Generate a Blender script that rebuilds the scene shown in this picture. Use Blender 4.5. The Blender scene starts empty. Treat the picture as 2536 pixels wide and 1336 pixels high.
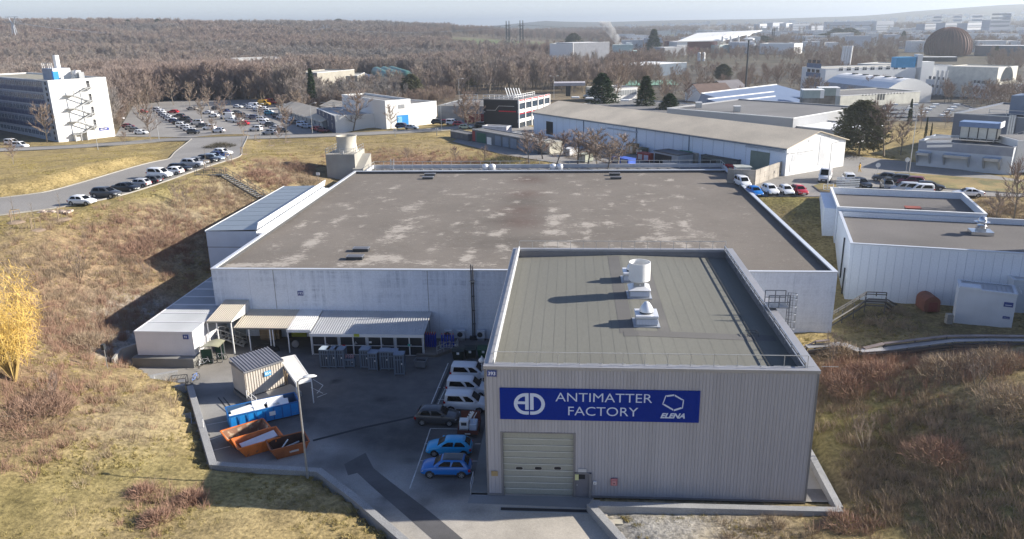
import bpy,bmesh,math,random
import numpy as np
from mathutils import Vector,Matrix
random.seed(7);rng=np.random.default_rng(7)
R=math.radians;PI=math.pi
SC=bpy.context.scene;COL=SC.collection

# ------------------------------------------------------------------ camera
CF,CP,CR,CY,CH=1940.,.3023,-.0176,.0763,36.
_c,_s=math.cos(CY),math.sin(CY)
FW=np.array([-_s*math.cos(CP),_c*math.cos(CP),-math.sin(CP)])
_rt=np.array([_c,_s,0.]);_up=np.cross(_rt,FW)
RT=_rt*math.cos(CR)+_up*math.sin(CR);UP=-_rt*math.sin(CR)+_up*math.cos(CR)
cam=bpy.data.objects.new('camera',bpy.data.cameras.new('camera'));COL.objects.link(cam)
cam.data.sensor_width=36;cam.data.lens=CF/2536*36
cam.data.clip_start=.5;cam.data.clip_end=60000
cam.matrix_world=Matrix([[RT[0],UP[0],-FW[0],0],[RT[1],UP[1],-FW[1],0],[RT[2],UP[2],-FW[2],CH],[0,0,0,1]])
SC.camera=cam

# ------------------------------------------------------------------ light
SUN_EL,SUN_AZ=24.5,8.0      # azimuth from +X towards +Y, degrees
w=bpy.data.worlds.new('World');SC.world=w;w.use_nodes=True
nt=w.node_tree;bg=nt.nodes['Background']
sky=nt.nodes.new('ShaderNodeTexSky');sky.sky_type='NISHITA';sky.sun_disc=False
sky.sun_elevation=R(SUN_EL);sky.sun_rotation=R(90-SUN_AZ)
sky.air_density=1.0;sky.dust_density=.7;sky.ozone_density=1.5;sky.altitude=450
wb=nt.nodes.new('ShaderNodeMix');wb.data_type='RGBA';wb.blend_type='MULTIPLY';wb.inputs[0].default_value=1;wb.inputs[7].default_value=(.90,.93,1.12,1)
tc=nt.nodes.new('ShaderNodeTexCoord');sx=nt.nodes.new('ShaderNodeSeparateXYZ');hr=nt.nodes.new('ShaderNodeMapRange');hz_=nt.nodes.new('ShaderNodeMix');hz_.data_type='RGBA'
hr.interpolation_type='SMOOTHSTEP';hr.inputs[1].default_value=-.02;hr.inputs[2].default_value=.35;hr.inputs[3].default_value=.8;hr.inputs[4].default_value=0;hz_.inputs[7].default_value=(6.2,6.7,7.1,1)
nt.links.new(tc.outputs['Generated'],sx.inputs[0]);nt.links.new(sx.outputs[2],hr.inputs[0]);nt.links.new(hr.outputs[0],hz_.inputs[0]);nt.links.new(wb.outputs[2],hz_.inputs[6])
nt.links.new(sky.outputs[0],wb.inputs[6]);nt.links.new(hz_.outputs[2],bg.inputs[0]);bg.inputs[1].default_value=.075
sun=bpy.data.objects.new('sun',bpy.data.lights.new('sun','SUN'));COL.objects.link(sun)
sun.data.energy=5.0;sun.data.angle=R(.53);sun.data.color=(1,.93,.82)
_d=Vector((math.cos(R(SUN_EL))*math.cos(R(SUN_AZ)),math.cos(R(SUN_EL))*math.sin(R(SUN_AZ)),math.sin(R(SUN_EL))))
sun.rotation_euler=_d.to_track_quat('Z','Y').to_euler();sun.location=(60,60,90)
v=SC.view_settings;v.view_transform='Standard';v.look='None';v.gamma=1;v.exposure=1.02;v.use_curve_mapping=False
SC.render.engine='CYCLES';cy=SC.cycles
cy.use_denoising=True;cy.denoiser='OPENIMAGEDENOISE';cy.max_bounces=5;cy.diffuse_bounces=3;cy.glossy_bounces=2
cy.transmission_bounces=3;cy.transparent_max_bounces=8;cy.volume_bounces=0;cy.caustics_reflective=False;cy.caustics_refractive=False
cy.sample_clamp_indirect=6;cy.use_fast_gi=False

# ------------------------------------------------------------------ survey: a pixel of the 2536x1336 photograph to a place at known height
def ray(px,py):return FW+RT*(px-1268)/CF-UP*(py-668)/CF
def at(px,py,z=0.):
    d=ray(px,py);t=(z-CH)/d[2];return (float(d[0]*t),float(d[1]*t),float(z))
def aty(px,py,y):
    d=ray(px,py);t=y/d[1];return (float(d[0]*t),float(y),float(CH+d[2]*t))
def scl(p):      # photo pixels per metre there
    q=np.array(p,float)-np.array([0,0,CH]);return CF/float(q@FW)

# ------------------------------------------------------------------ objects
def tag(o,label=None,cat=None,group=None,kind=None):
    if label:o['label']=label
    if cat:o['category']=cat
    if group:o['group']=group
    if kind:o['kind']=kind
    return o
def thing(name,label,cat,loc=(0,0,0),rz=0.,group=None):
    o=bpy.data.objects.new(name,None);COL.objects.link(o)
    o.location=loc;o.rotation_euler=(0,0,rz);o.empty_display_size=.3
    return tag(o,label,cat,group)
def link(name,me,parent=None,loc=None,rz=None,mat=None):
    o=bpy.data.objects.new(name,me);COL.objects.link(o)
    if parent:o.parent=parent
    if loc is not None:o.location=loc
    if rz is not None:o.rotation_euler=(0,0,rz)
    if mat:
        for s in o.material_slots:s.link='OBJECT';s.material=mat
    return o
def copy_tree(o,parent=None):
    c=o.copy();COL.objects.link(c);c.parent=parent
    for ch in o.children:copy_tree(ch,c)
    return c
class MB:
    def __init__(s):s.v=[];s.f=[];s.m=[];s.mats=[];s.T=None;s.mi=0
    def mat(s,m):
        if m not in s.mats:s.mats.append(m)
        s.mi=s.mats.index(m);return s
    def add(s,vs,fs):
        b=len(s.v)
        if s.T is not None:vs=[tuple(s.T @ Vector(p)) for p in vs]
        s.v += [tuple(p) for p in vs];s.f += [tuple(b+i for i in f) for f in fs];s.m += [s.mi]*len(fs)
        return s
    def box(s,x0,x1,y0,y1,z0,z1):
        return s.add([(x0,y0,z0),(x1,y0,z0),(x1,y1,z0),(x0,y1,z0),(x0,y0,z1),(x1,y0,z1),(x1,y1,z1),(x0,y1,z1)],
                     [(0,3,2,1),(4,5,6,7),(0,1,5,4),(1,2,6,5),(2,3,7,6),(3,0,4,7)])
    def quad(s,a,b,c,d):return s.add([a,b,c,d],[(0,1,2,3)])
    def prism(s,poly,z0,z1,z1f=None):      # poly ccw
        n=len(poly);vs=[(p[0],p[1],z0) for p in poly]+[(p[0],p[1],z1 if z1f is None else z1f(p)) for p in poly]
        return s.add(vs,[tuple(range(n-1,-1,-1)),tuple(range(n,2*n))]+[(i,(i+1) % n,n+(i+1) % n,n+i) for i in range(n)])
    def bar(s,p,q,w=.05,h=None):           # square bar between two points
        p,q=Vector(p),Vector(q);d=(q-p)
        if d.length < 1e-6:return s
        d.normalize();h=w if h is None else h
        a=d.cross(Vector((0,0,1)))
        if a.length < 1e-3:a=Vector((1,0,0))
        a.normalize();b=a.cross(d).normalized();vs=[]
        for c in (p,q):
            for i,j in ((-1,-1),(1,-1),(1,1),(-1,1)):vs.append(tuple(c+a*(i*w/2)+b*(j*h/2)))
        return s.add(vs,[(0,3,2,1),(4,5,6,7),(0,1,5,4),(1,2,6,5),(2,3,7,6),(3,0,4,7)])
    def tube(s,pts,r,n=8,r2=None,caps=True):
        pts=[Vector(p) for p in pts];k=len(pts);vs=[];pa=None
        for i,p in enumerate(pts):
            d=(pts[min(i+1,k-1)]-pts[max(i-1,0)]).normalized()
            a=(pa-d*pa.dot(d)) if pa else d.cross(Vector((0,0,1)) if abs(d.z) < .9 else Vector((1,0,0)))
            a.normalize();pa=a;b=d.cross(a)
            rr=r if r2 is None else r+(r2-r)*i/(k-1)
            vs += [tuple(p+a*(rr*math.cos(t*2*PI/n))+b*(rr*math.sin(t*2*PI/n))) for t in range(n)]
        fs=[(i*n+j,i*n+(j+1) % n,(i+1)*n+(j+1) % n,(i+1)*n+j) for i in range(k-1) for j in range(n)]
        if caps:fs += [tuple(range(n-1,-1,-1)),tuple(range((k-1)*n,k*n))]
        return s.add(vs,fs)
    def lathe(s,prof,n=20,c=(0,0,0)):
        vs=[(c[0]+r*math.cos(2*PI*j/n),c[1]+r*math.sin(2*PI*j/n),c[2]+z) for r,z in prof for j in range(n)]
        k=len(prof);fs=[(i*n+j,i*n+(j+1) % n,(i+1)*n+(j+1) % n,(i+1)*n+j) for i in range(k-1) for j in range(n)]
        fs += [tuple(range(n-1,-1,-1)),tuple(range((k-1)*n,k*n))]
        return s.add(vs,fs)
    def mesh(s,name,smooth=None):
        me=bpy.data.meshes.new(name);me.from_pydata(s.v,[],s.f)
        for m in s.mats:me.materials.append(m)
        if len(s.mats) > 1:me.polygons.foreach_set('material_index',s.m)
        me.update()
        if smooth:
            me.polygons.foreach_set('use_smooth',[True]*len(me.polygons));me.set_sharp_from_angle(angle=R(smooth))
        return me
    def build(s,name,mat=None,parent=None,loc=None,smooth=None,bevel=0,rz=None):
        if mat is not None and not s.mats:s.mat(mat)
        o=link(name,s.mesh(name,smooth),parent,loc,rz)
        if bevel:
            b=o.modifiers.new('bevel','BEVEL');b.width=bevel;b.segments=2;b.limit_method='ANGLE'
        return o
def box(name,mat,parent,x0,x1,y0,y1,z0,z1,bevel=0):return MB().box(x0,x1,y0,y1,z0,z1).build(name,mat,parent,bevel=bevel)

# ------------------------------------------------------------------ materials
_M={}
def _srgb(h):
    return tuple(((int(h[i:i+2],16)/255+.055)/1.055)**2.4 if int(h[i:i+2],16) > 10 else int(h[i:i+2],16)/3294.6 for i in (0,2,4))
def mt(name,col,rough=.75,metal=0.,var=.12,sc=1.5,bump=0.,bsc=30.,col2=None,cut=None,stretch=None,world=False,spec=.5,emit=0,alpha=None,coat=0,fine=.06):
    """procedural material: two scales of tone variation, optional second colour in patches, relief"""
    if name in _M:return _M[name]
    m=bpy.data.materials.new(name);m.use_nodes=True;t=m.node_tree;N=t.nodes;L=t.links.new
    b=N['Principled BSDF'];b.inputs['Roughness'].default_value=rough;b.inputs['Metallic'].default_value=metal
    b.inputs['Specular IOR Level'].default_value=spec
    if coat:b.inputs['Coat Weight'].default_value=coat;b.inputs['Coat Roughness'].default_value=.08
    if world:g=N.new('ShaderNodeNewGeometry');src=g.outputs['Position']
    else:g=N.new('ShaderNodeTexCoord');src=g.outputs['Object']
    if stretch:
        mp=N.new('ShaderNodeMapping');mp.inputs['Scale'].default_value=stretch;L(src,mp.inputs['Vector']);src=mp.outputs[0]
    def noise(scale,det=4,rg=.6):
        n=N.new('ShaderNodeTexNoise');n.inputs['Scale'].default_value=scale;n.inputs['Detail'].default_value=det;n.inputs['Roughness'].default_value=rg
        L(src,n.inputs['Vector']);return n.outputs['Fac']
    def mr(f,a,b_,lo,hi):
        r=N.new('ShaderNodeMapRange');L(f,r.inputs[0]);r.inputs[1].default_value=a;r.inputs[2].default_value=b_;r.inputs[3].default_value=lo;r.inputs[4].default_value=hi;return r.outputs[0]
    def mix(f,a,c,mode='MIX'):
        x=N.new('ShaderNodeMix');x.data_type='RGBA';x.blend_type=mode
        if isinstance(f,(int,float)):x.inputs[0].default_value=f
        else:L(f,x.inputs[0])
        for i,q in ((6,a),(7,c)):
            if isinstance(q,tuple):x.inputs[i].default_value=(*q[:3],1)
            else:L(q,x.inputs[i])
        return x.outputs[2]
    c=tuple(col)
    n1=noise(sc)
    if col2 is not None:
        lo,hi=cut or (.4,.6);c=mix(mr(n1,lo,hi,0,1),c,tuple(col2))
    else:c=mix(1.,c,(1,1,1),'MULTIPLY')
    val=mr(noise(sc*.37+.01,3),.3,.7,1-var,1+var)
    c2=N.new('ShaderNodeVectorMath');c2.operation='SCALE';L(c,c2.inputs[0]);L(val,c2.inputs['Scale'])
    fn=mr(noise(sc*14+3,2),.3,.7,1-fine,1+fine)
    c3=N.new('ShaderNodeVectorMath');c3.operation='SCALE';L(c2.outputs[0],c3.inputs[0]);L(fn,c3.inputs['Scale'])
    L(c3.outputs[0],b.inputs['Base Color'])
    if bump:
        bp=N.new('ShaderNodeBump');bp.inputs['Strength'].default_value=1;bp.inputs['Distance'].default_value=bump
        L(noise(bsc,5),bp.inputs['Height']);L(bp.outputs[0],b.inputs['Normal'])
    if emit:b.inputs['Emission Color'].default_value=(*col,1);b.inputs['Emission Strength'].default_value=emit
    if alpha is not None:b.inputs['Alpha'].default_value=alpha
    _M[name]=m;return m
def paint(name,col,rough=.35):return mt(name,col,rough,var=.03,sc=.8,coat=.6,fine=.01)
WHITE=mt('white_paint',(.78,.78,.76),.5,var=.05);GREYM=mt('grey_metal',(.42,.43,.44),.4,.6,var=.08)
GALV=mt('galvanised_steel',(.5,.51,.52),.42,.75,var=.12,sc=6);DARKM=mt('dark_metal',(.05,.055,.06),.5,.3)
BLACK=mt('black_rubber',(.018,.018,.02),.8);GLASS=mt('car_glass',(.004,.005,.006),.25,spec=.2,var=0)
WIN=mt('window_glass',(.03,.045,.065),.08,spec=1.,var=.3,sc=.5)
CONC=mt('concrete',(.32,.305,.275),.9,var=.15,sc=.6,bump=.004);CONCD=mt('stained_concrete',(.20,.195,.18),.9,var=.3,sc=.5,bump=.004)
STONEW=mt('pebble_concrete',(.30,.30,.295),.95,var=.12,sc=1.2,bump=.02,bsc=14,fine=.35)
BEIGE=mt('beige_render',(.55,.52,.44),.85,var=.1);RED=mt('red_paint',(.55,.02,.03),.45)
BLUE=mt('sign_blue',(.01,.03,.30),.45,var=.02);RUST=mt('rust',(.20,.085,.04),.85,var=.4,sc=2)
WOOD=mt('weathered_wood',(.30,.23,.15),.85,var=.3,sc=3)
ASPH=mt('asphalt',(.085,.083,.082),.92,var=.22,sc=.35,bump=.006,bsc=18,fine=.2,world=True)
ASPL=mt('old_asphalt',(.245,.232,.215),.92,var=.14,sc=.12,bump=.004,bsc=12,fine=.16,world=True)
LINE=mt('road_paint',(.55,.55,.53),.8,var=.35,sc=2,world=True)

def text_mesh(name,s,size,mat,parent,origin,xdir,up,bold=0.,shear=0.,depth=.01,align='CENTER',sx=1.):
    cu=bpy.data.curves.new(name,'FONT');cu.body=s;cu.size=size;cu.align_x=align;cu.align_y='CENTER'
    cu.extrude=depth;cu.offset=bold;cu.shear=shear;cu.resolution_u=4
    o=bpy.data.objects.new(name,cu);COL.objects.link(o)
    bpy.context.view_layer.update();dg=bpy.context.evaluated_depsgraph_get()
    me=bpy.data.meshes.new_from_object(o.evaluated_get(dg));bpy.data.objects.remove(o)
    me.materials.clear();me.materials.append(mat)
    x=Vector(xdir).normalized();u=Vector(up).normalized();n=x.cross(u)
    Mx=Matrix([[x[0]*sx,u[0],n[0],origin[0]],[x[1]*sx,u[1],n[1],origin[1]],[x[2]*sx,u[2],n[2],origin[2]],[0,0,0,1]])
    me.transform(Mx);return link(name,me,parent)
ORD=['first','second','third','fourth','fifth','sixth','seventh','eighth','ninth','tenth','eleventh','twelfth','thirteenth','fourteenth','fifteenth','sixteenth','seventeenth','eighteenth','nineteenth','twentieth']
# ------------------------------------------------------------------ ground heights
def sm(t):t=np.clip(t,0,1);return t*t*(3-2*t)
CP_=[  # x, y, height
 (-43,74,.9),(-36,66,.5),(-31.5,57.5,.5),(-26,55.5,.5),(-21.3,55,.5),(-17,51.5,.6),(-12.5,46.5,.7),(-9,40,1),(-5,30,1.5),
 (-41,45,3),(-30,45,1.6),(-46,56,4),(-56,64,7),(-50,70,3.2),(-70,60,11),(-60,30,8),(-30,20,4),
 (-49,77,.4),(-53,82,.9),(-56,90,1.2),(-56,97,1.5),(-60,82,3.6),(-66,84,7),(-60.5,102.5,4.7),(-57,112,4.2),(-56,125,5.5),(-57,135,7),
 (-66,95,7.6),(-72,97,10.2),(-66,112,9.6),(-68,125,10.6),(-64,140,10.8),(-54,146,7.5),(-60,150,10.2),(-84,95,11.2),(-95,85,12),(-100,70,12),
 (-90,115,11.8),(-92,135,12.6),(-88,150,12.2),(-100,150,11),(-82,175,9),(-100,185,8),(-125,190,7),(-150,200,6),(-120,120,12.6),(-150,130,12),
 (-46,110,3),(-46,130,5.5),(-44,150,6),(-44,160,7),(-30,158,6.6),(0,158,6.6),(25,156,7),(-30,175,7.6),(-5,175,7.2),(-40,200,7.8),(-60,190,8.8),(-60,165,9.8),
 (-60,212,7.4),(-20,200,7.6),(0,195,7.5),(20,180,8),(40,150,8),(55,150,8),(44,135,8),(36,132,7.8),(34,124,6),(32,112,1.6),(32,98,1.4),(34,88,1.2),
 (60,130,8),(80,130,8),(75,150,8),(90,165,7),(110,150,7),(60,95,2.2),(50,92,2),(42,90,1.6),(70,100,3.5),(64,82,4.5),(48,82,2.6),(36,80,2.2),(28,78,2.2),(24,72,2.6),
 (44,74,5),(34,70,4.4),(26,64,2.2),(23,58,1),(22,50,.9),(30,56,3.4),(38,60,6.6),(46,62,8),(56,70,8.5),(30,46,2.5),(40,46,5.5),(14,48,.7),(6,46,.7),(10,38,.9),(24,36,1.5),(60,50,9),
 (-10,60,0),(-20,70,0),(-30,80,0),(-10,80,0),(5,70,0),(10,95,.5),(-20,100,.5),(-5,130,3),(20,130,3),
 (-141,212,5),(-110,230,5),(-85,235,5),(-110,300,5),(-150,300,5),(-85,320,5),(-200,280,5),(-60,250,6),(-30,240,7),(0,240,7),(40,200,8),(80,220,6.5),(120,230,6),
 (-200,420,4),(0,420,4),(150,330,5),(250,400,4),(300,250,6),(-300,300,6),(-250,150,10),(-300,450,4),(150,80,9),(150,0,8),(-150,0,10),(0,0,4),(300,100,8),(-350,100,9),(0,-150,4)]
_cp=np.array(CP_,float);_n=len(_cp)
_D=np.sqrt(((_cp[:,None,:2]-_cp[None,:,:2])**2).sum(-1)+4)
_A=np.block([[_D,np.ones((_n,1)),_cp[:,:2]],[np.ones((1,_n)),np.zeros((1,3))],[_cp[:,:2].T,np.zeros((2,3))]])
_wt=np.linalg.lstsq(_A,np.concatenate([_cp[:,2],[0,0,0]]),rcond=None)[0]
def base_h(x,y):
    x=np.asarray(x,float);y=np.asarray(y,float);sh=x.shape;x=x.ravel();y=y.ravel();o=np.zeros(len(x))
    for i in range(0,len(x),20000):
        X,Y=x[i:i+20000],y[i:i+20000]
        o[i:i+20000]=np.sqrt((X[:,None]-_cp[None,:,0])**2+(Y[:,None]-_cp[None,:,1])**2+4)@_wt[:_n]+_wt[_n]+_wt[_n+1]*X+_wt[_n+2]*Y
    return o.reshape(sh)
def skyang(x,y):   # photo column of a bearing
    d=np.stack([x,y,np.zeros_like(x)],-1);z=np.maximum(d@FW,1e-3);return 1268+CF*(d@RT)/z
def far_h(x,y):
    x=np.asarray(x,float);y=np.asarray(y,float);d=np.hypot(x,y);px=np.where(y > 0,skyang(x,np.maximum(y,1)),np.where(x < 0,-3000,5000))
    top=np.interp(px,[-3000,0,300,700,950,1100,1250,1400,5000],[46,42,41,36,31,24,14,6,2])
    h=3+(top-3)*sm((d-620)/980)
    lump=np.sin(x*.006+1)*np.cos(y*.005)*3*sm((d-700)/500)*np.clip(top/40,0,1);h=h+lump
    ridge=np.interp(px,[1150,1350,1480,1700,1900,2150,2300,2450,2700,5000],[0,52,40,44,42,50,78,95,105,110])
    return h+ridge*sm((d-3000)/2600)*np.where(px > 1150,1,0)
ROADS=[  # name, half width, [(x,y,z)...]
]
def _poly(px):return [at(*p) for p in px]
# parking road on the left bank, access road, far road
RD1=[(-150,86,11),(-112,98,11),(-92,107,10.9),(-79.5,117,10.9),(-78,128,10.9),(-77.4,144,10.9),(-77,153,10.7),(-77.5,162,10),at(515,374,9.5),at(535,353,8.4),at(545,341,7.6)]
RD2=[at(-200,378,6.6),at(0,372,6.6),at(150,366,6.8),at(300,356,7),at(420,346,7.2),at(500,345,7.5),at(640,341,7.4),at(800,336,7.4),at(950,330,7.4),at(1080,322,7.4),at(1180,312,7.3),at(1240,300,7.2)]
ROADS=[('parking_road',7.8,RD1),('road',3.2,RD2)]
def seg_dist(x,y,P):
    best=np.full(x.shape,1e9);zz=np.zeros(x.shape)
    for a,b in zip(P[:-1],P[1:]):
        dx,dy=b[0]-a[0],b[1]-a[1];L2=dx*dx+dy*dy;t=np.clip(((x-a[0])*dx+(y-a[1])*dy)/L2,0,1)
        dd=np.hypot(x-a[0]-t*dx,y-a[1]-t*dy);m=dd < best;best=np.where(m,dd,best);zz=np.where(m,a[2]+t*(b[2]-a[2]),zz)
    return best,zz
def inpoly(x,y,P):
    r=np.zeros(x.shape,bool);n=len(P)
    for i in range(n):
        x1,y1=P[i][:2];x2,y2=P[(i+1) % n][:2]
        if y1 == y2:continue
        r ^= ((y1 > y) != (y2 > y)) & (x < (x2-x1)*(y-y1)/(y2-y1)+x1)
    return r
def pdist(x,y,P):   # distance outside polygon (0 inside)
    d,_=seg_dist(x,y,[(*p[:2],0) for p in P]+[(*P[0][:2],0)]);return np.where(inpoly(x,y,P),0,d)
COURT=[(-43.8,73.0),(-40.8,73.2),(-31,57.7),(-21.3,57.2),(-17.1,53.2),(-12,47.9),(-6.5,38),(-3,24),(9,24),(4.2,48.6),(2.0,54.2),(21.2,54.2),(21.2,63),(20,90),(30,90),(30,150),(-43,150),(-50,104),(-52.5,86),(-52,80.5),(-47.5,76.8)]
PARK=[at(285,338,5),at(330,262,5),at(420,250,5),at(690,246,5),at(690,268,5),at(800,318,5),at(795,332,5.2),at(560,340,5.2)]
RLOT=[at(1800,487,8),at(2560,487,8),at(2560,452,8),at(2290,405,8),at(2100,385,8),at(1960,400,8),at(1760,430,8)]
YARDP=[at(1120,352,7.4),at(1230,300,7.2),at(1340,318,7.6),at(1560,345,7.8),at(1930,436,8),at(1740,440,8),at(1440,415,7.4),at(1250,385,7.4)]
def court_h(x,y):
    x=np.asarray(x,float);y=np.asarray(y,float)
    return .40*sm((60-y)/6)*sm((x+17)/9)
def ground(x,y):
    x=np.asarray(x,float);y=np.asarray(y,float)
    h=base_h(x,y);d=np.hypot(x,y)
    k=sm((d-430)/250);h=h*(1-k)+far_h(x,y)*k
    for P,z,fall in ((PARK,5.,14.),(RLOT,8.,5.),(YARDP,7.5,6.)):
        dd=pdist(x,y,P);k=1-sm(dd/fall);h=h*(1-k)+(z-.12)*k
    for _,w_,P in ROADS:
        dd,z=seg_dist(x,y,P);k=1-sm((dd-w_-.6)/3.5);h=h*(1-k)+(z-.12)*k
    ins=pdist(x,y,COURT) < .75;h=np.where(ins,np.minimum(h,court_h(x,y)-.15),h)
    return h
def gz(x,y):return float(ground(np.array([x]),np.array([y]))[0])
def hit(px,py,lo=3.,far=3000.):      # where the sight line of a photo pixel meets the ground
    d=ray(px,py);t=np.concatenate([np.arange(40,400,1.5),np.arange(400,far,8)]);t=t/np.linalg.norm(d[:2])
    x,y,z=d[0]*t,d[1]*t,CH+d[2]*t;g=ground(x,y);i=np.argmax(z < g)
    if not (z < g).any():i=len(t)-1
    a,b=(z-g)[i-1],(z-g)[i];u=a/(a-b+1e-9) if i > 0 else 0;tt=t[i-1]+(t[i]-t[i-1])*np.clip(u,0,1)
    return (float(d[0]*tt),float(d[1]*tt),float(CH+d[2]*tt))

def lines(segs):
    o=[]
    for a,b,st in segs:o += list(np.arange(a,b,st))
    return np.array(o)
xs=lines([(-9000,-2000,700),(-2000,-600,100),(-600,-200,20),(-200,-100,4),(-100,75,1.),(75,150,4),(150,600,15),(600,2000,60),(2000,10001,500)])
ys=lines([(-300,0,60),(0,30,5),(30,170,1.),(170,260,2.5),(260,500,10),(500,1800,40),(1800,4000,200),(4000,12001,500)])
X,Y=np.meshgrid(xs,ys);HT=ground(X,Y)
near=(np.hypot(X,Y) < 260)
_lump=(np.sin(X*1.3+np.sin(Y*.9)*2)*np.cos(Y*1.1+np.sin(X*.7)*2)*.08+np.sin(X*.41+2)*np.sin(Y*.37)*.12)
_msk=np.ones_like(X)
for P in (PARK,RLOT,YARDP,COURT):_msk *= sm(pdist(X,Y,P)/3)
for _,w_,P in ROADS:_msk *= sm((seg_dist(X,Y,P)[0]-w_-1)/3)
HT=HT+_lump*near*_msk
# what grows where: base tone of the ground cover, plus shade painted in on the right bank
G_OLIVE=np.array([.29,.222,.10]);G_DRY=np.array([.31,.24,.125]);G_GREEN=np.array([.18,.18,.05]);G_BROWN=np.array([.215,.155,.10]);G_RED=np.array([.20,.125,.088]);G_PALE=np.array([.34,.30,.22]);G_SHADE=np.array([.05,.048,.03]);G_GRAVEL=np.array([.36,.35,.33]);G_WOOD=np.array([.13,.108,.09])
Cc=np.tile(G_OLIVE,X.shape+(1,)).astype(float)
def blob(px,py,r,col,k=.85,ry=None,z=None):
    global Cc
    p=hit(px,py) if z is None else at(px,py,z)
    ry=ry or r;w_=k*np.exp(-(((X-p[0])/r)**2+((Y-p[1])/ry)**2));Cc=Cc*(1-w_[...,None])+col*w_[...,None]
_dist=np.hypot(X,Y);_pxc=skyang(X,np.maximum(Y,1))
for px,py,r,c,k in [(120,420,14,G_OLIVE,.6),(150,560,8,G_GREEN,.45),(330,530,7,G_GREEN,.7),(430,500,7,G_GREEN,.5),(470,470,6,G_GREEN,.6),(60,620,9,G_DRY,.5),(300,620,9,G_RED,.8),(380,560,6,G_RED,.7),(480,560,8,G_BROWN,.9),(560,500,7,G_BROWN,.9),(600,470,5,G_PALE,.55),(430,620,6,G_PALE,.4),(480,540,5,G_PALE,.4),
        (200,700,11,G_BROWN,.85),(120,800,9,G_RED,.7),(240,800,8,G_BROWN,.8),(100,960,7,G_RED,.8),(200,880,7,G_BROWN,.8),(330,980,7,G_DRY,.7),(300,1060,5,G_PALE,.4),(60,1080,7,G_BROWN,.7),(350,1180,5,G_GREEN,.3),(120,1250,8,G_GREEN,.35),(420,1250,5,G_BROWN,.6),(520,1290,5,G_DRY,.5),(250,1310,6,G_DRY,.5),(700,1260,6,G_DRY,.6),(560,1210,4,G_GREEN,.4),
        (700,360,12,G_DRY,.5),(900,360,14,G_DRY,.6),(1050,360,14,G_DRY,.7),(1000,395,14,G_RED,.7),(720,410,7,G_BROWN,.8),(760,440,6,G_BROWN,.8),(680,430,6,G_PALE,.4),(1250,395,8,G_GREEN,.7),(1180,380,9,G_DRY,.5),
        (2150,900,5,G_RED,.7),(2080,920,3,G_RED,.8),(2300,900,5,G_DRY,.5),(2300,960,5,G_OLIVE,.5),(2400,1000,5,G_BROWN,.7),(2200,1100,7,G_GREEN,.6),(2150,1000,5,G_GREEN,.5),(2350,950,6,G_OLIVE,.6),(2480,1080,5,G_DRY,.7),(2350,1130,4,G_RED,.7),(2300,1230,6,G_SHADE,.6),(2150,1200,4,G_BROWN,.7),(2480,1250,6,G_GREEN,.4),(2200,800,6,G_SHADE,.7),(2400,830,6,G_SHADE,.6),(2150,780,4,G_SHADE,.6),(2450,880,5,G_RED,.6),
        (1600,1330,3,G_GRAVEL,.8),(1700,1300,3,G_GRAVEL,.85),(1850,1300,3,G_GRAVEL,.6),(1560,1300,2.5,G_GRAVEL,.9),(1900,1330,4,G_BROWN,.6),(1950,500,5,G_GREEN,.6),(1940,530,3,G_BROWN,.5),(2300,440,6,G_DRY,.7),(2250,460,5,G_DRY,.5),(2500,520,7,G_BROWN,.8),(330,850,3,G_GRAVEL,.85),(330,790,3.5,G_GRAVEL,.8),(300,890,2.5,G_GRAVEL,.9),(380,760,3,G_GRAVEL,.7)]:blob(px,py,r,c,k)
w_=sm((_dist-255)/60)*(1-sm((_pxc-1250)/400)*.5);Cc=Cc*(1-w_[...,None]*.9)+G_WOOD*w_[...,None]*.9
fld=np.exp(-(((_pxc-1300)/190)**4+((_dist-1150)/190)**4))+np.exp(-(((_pxc-1750)/140)**4+((_dist-1900)/250)**4));fld=np.clip(fld,0,1)
Cc=Cc*(1-fld[...,None])+np.array([.11,.15,.06])*fld[...,None]
fr=sm((_dist-2300)/1500)[...,None];Cc=Cc*(1-fr)+np.array([.07,.07,.055])*fr
ur=(sm((_dist-230)/60)*sm((_pxc-1500)/150)*(1-sm((_dist-640)/100)))[...,None];Cc=Cc*(1-ur*.9)+np.array([.095,.088,.08])*ur*.9
pl_=(sm((_dist-600)/120)*sm((_pxc-1330)/150)*(1-fld))[...,None];Cc=Cc*(1-pl_*.85)+np.array([.085,.078,.062])*pl_*.85
def painted_grid(name,X,Y,Z,C,mat):
    ny,nx=X.shape;me=bpy.data.meshes.new(name);n=nx*ny
    me.vertices.add(n);me.vertices.foreach_set('co',np.stack([X,Y,Z],-1).astype(np.float32).ravel())
    i=np.arange(nx-1)[None,:]+np.arange(ny-1)[:,None]*nx;q=np.stack([i,i+1,i+1+nx,i+nx],-1).reshape(-1)
    m=(nx-1)*(ny-1);me.loops.add(4*m);me.loops.foreach_set('vertex_index',q.astype(np.int32));me.polygons.add(m)
    me.polygons.foreach_set('loop_start',np.arange(0,4*m,4,dtype=np.int32));me.update(calc_edges=True)
    a=me.color_attributes.new('tone','FLOAT_COLOR','POINT');cc=np.concatenate([C,np.ones(C.shape[:2]+(1,))],-1)
    a.data.foreach_set('color',cc.astype(np.float32).ravel());me.polygons.foreach_set('use_smooth',[True]*m)
    me.materials.append(mat);me.update();return me
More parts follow.
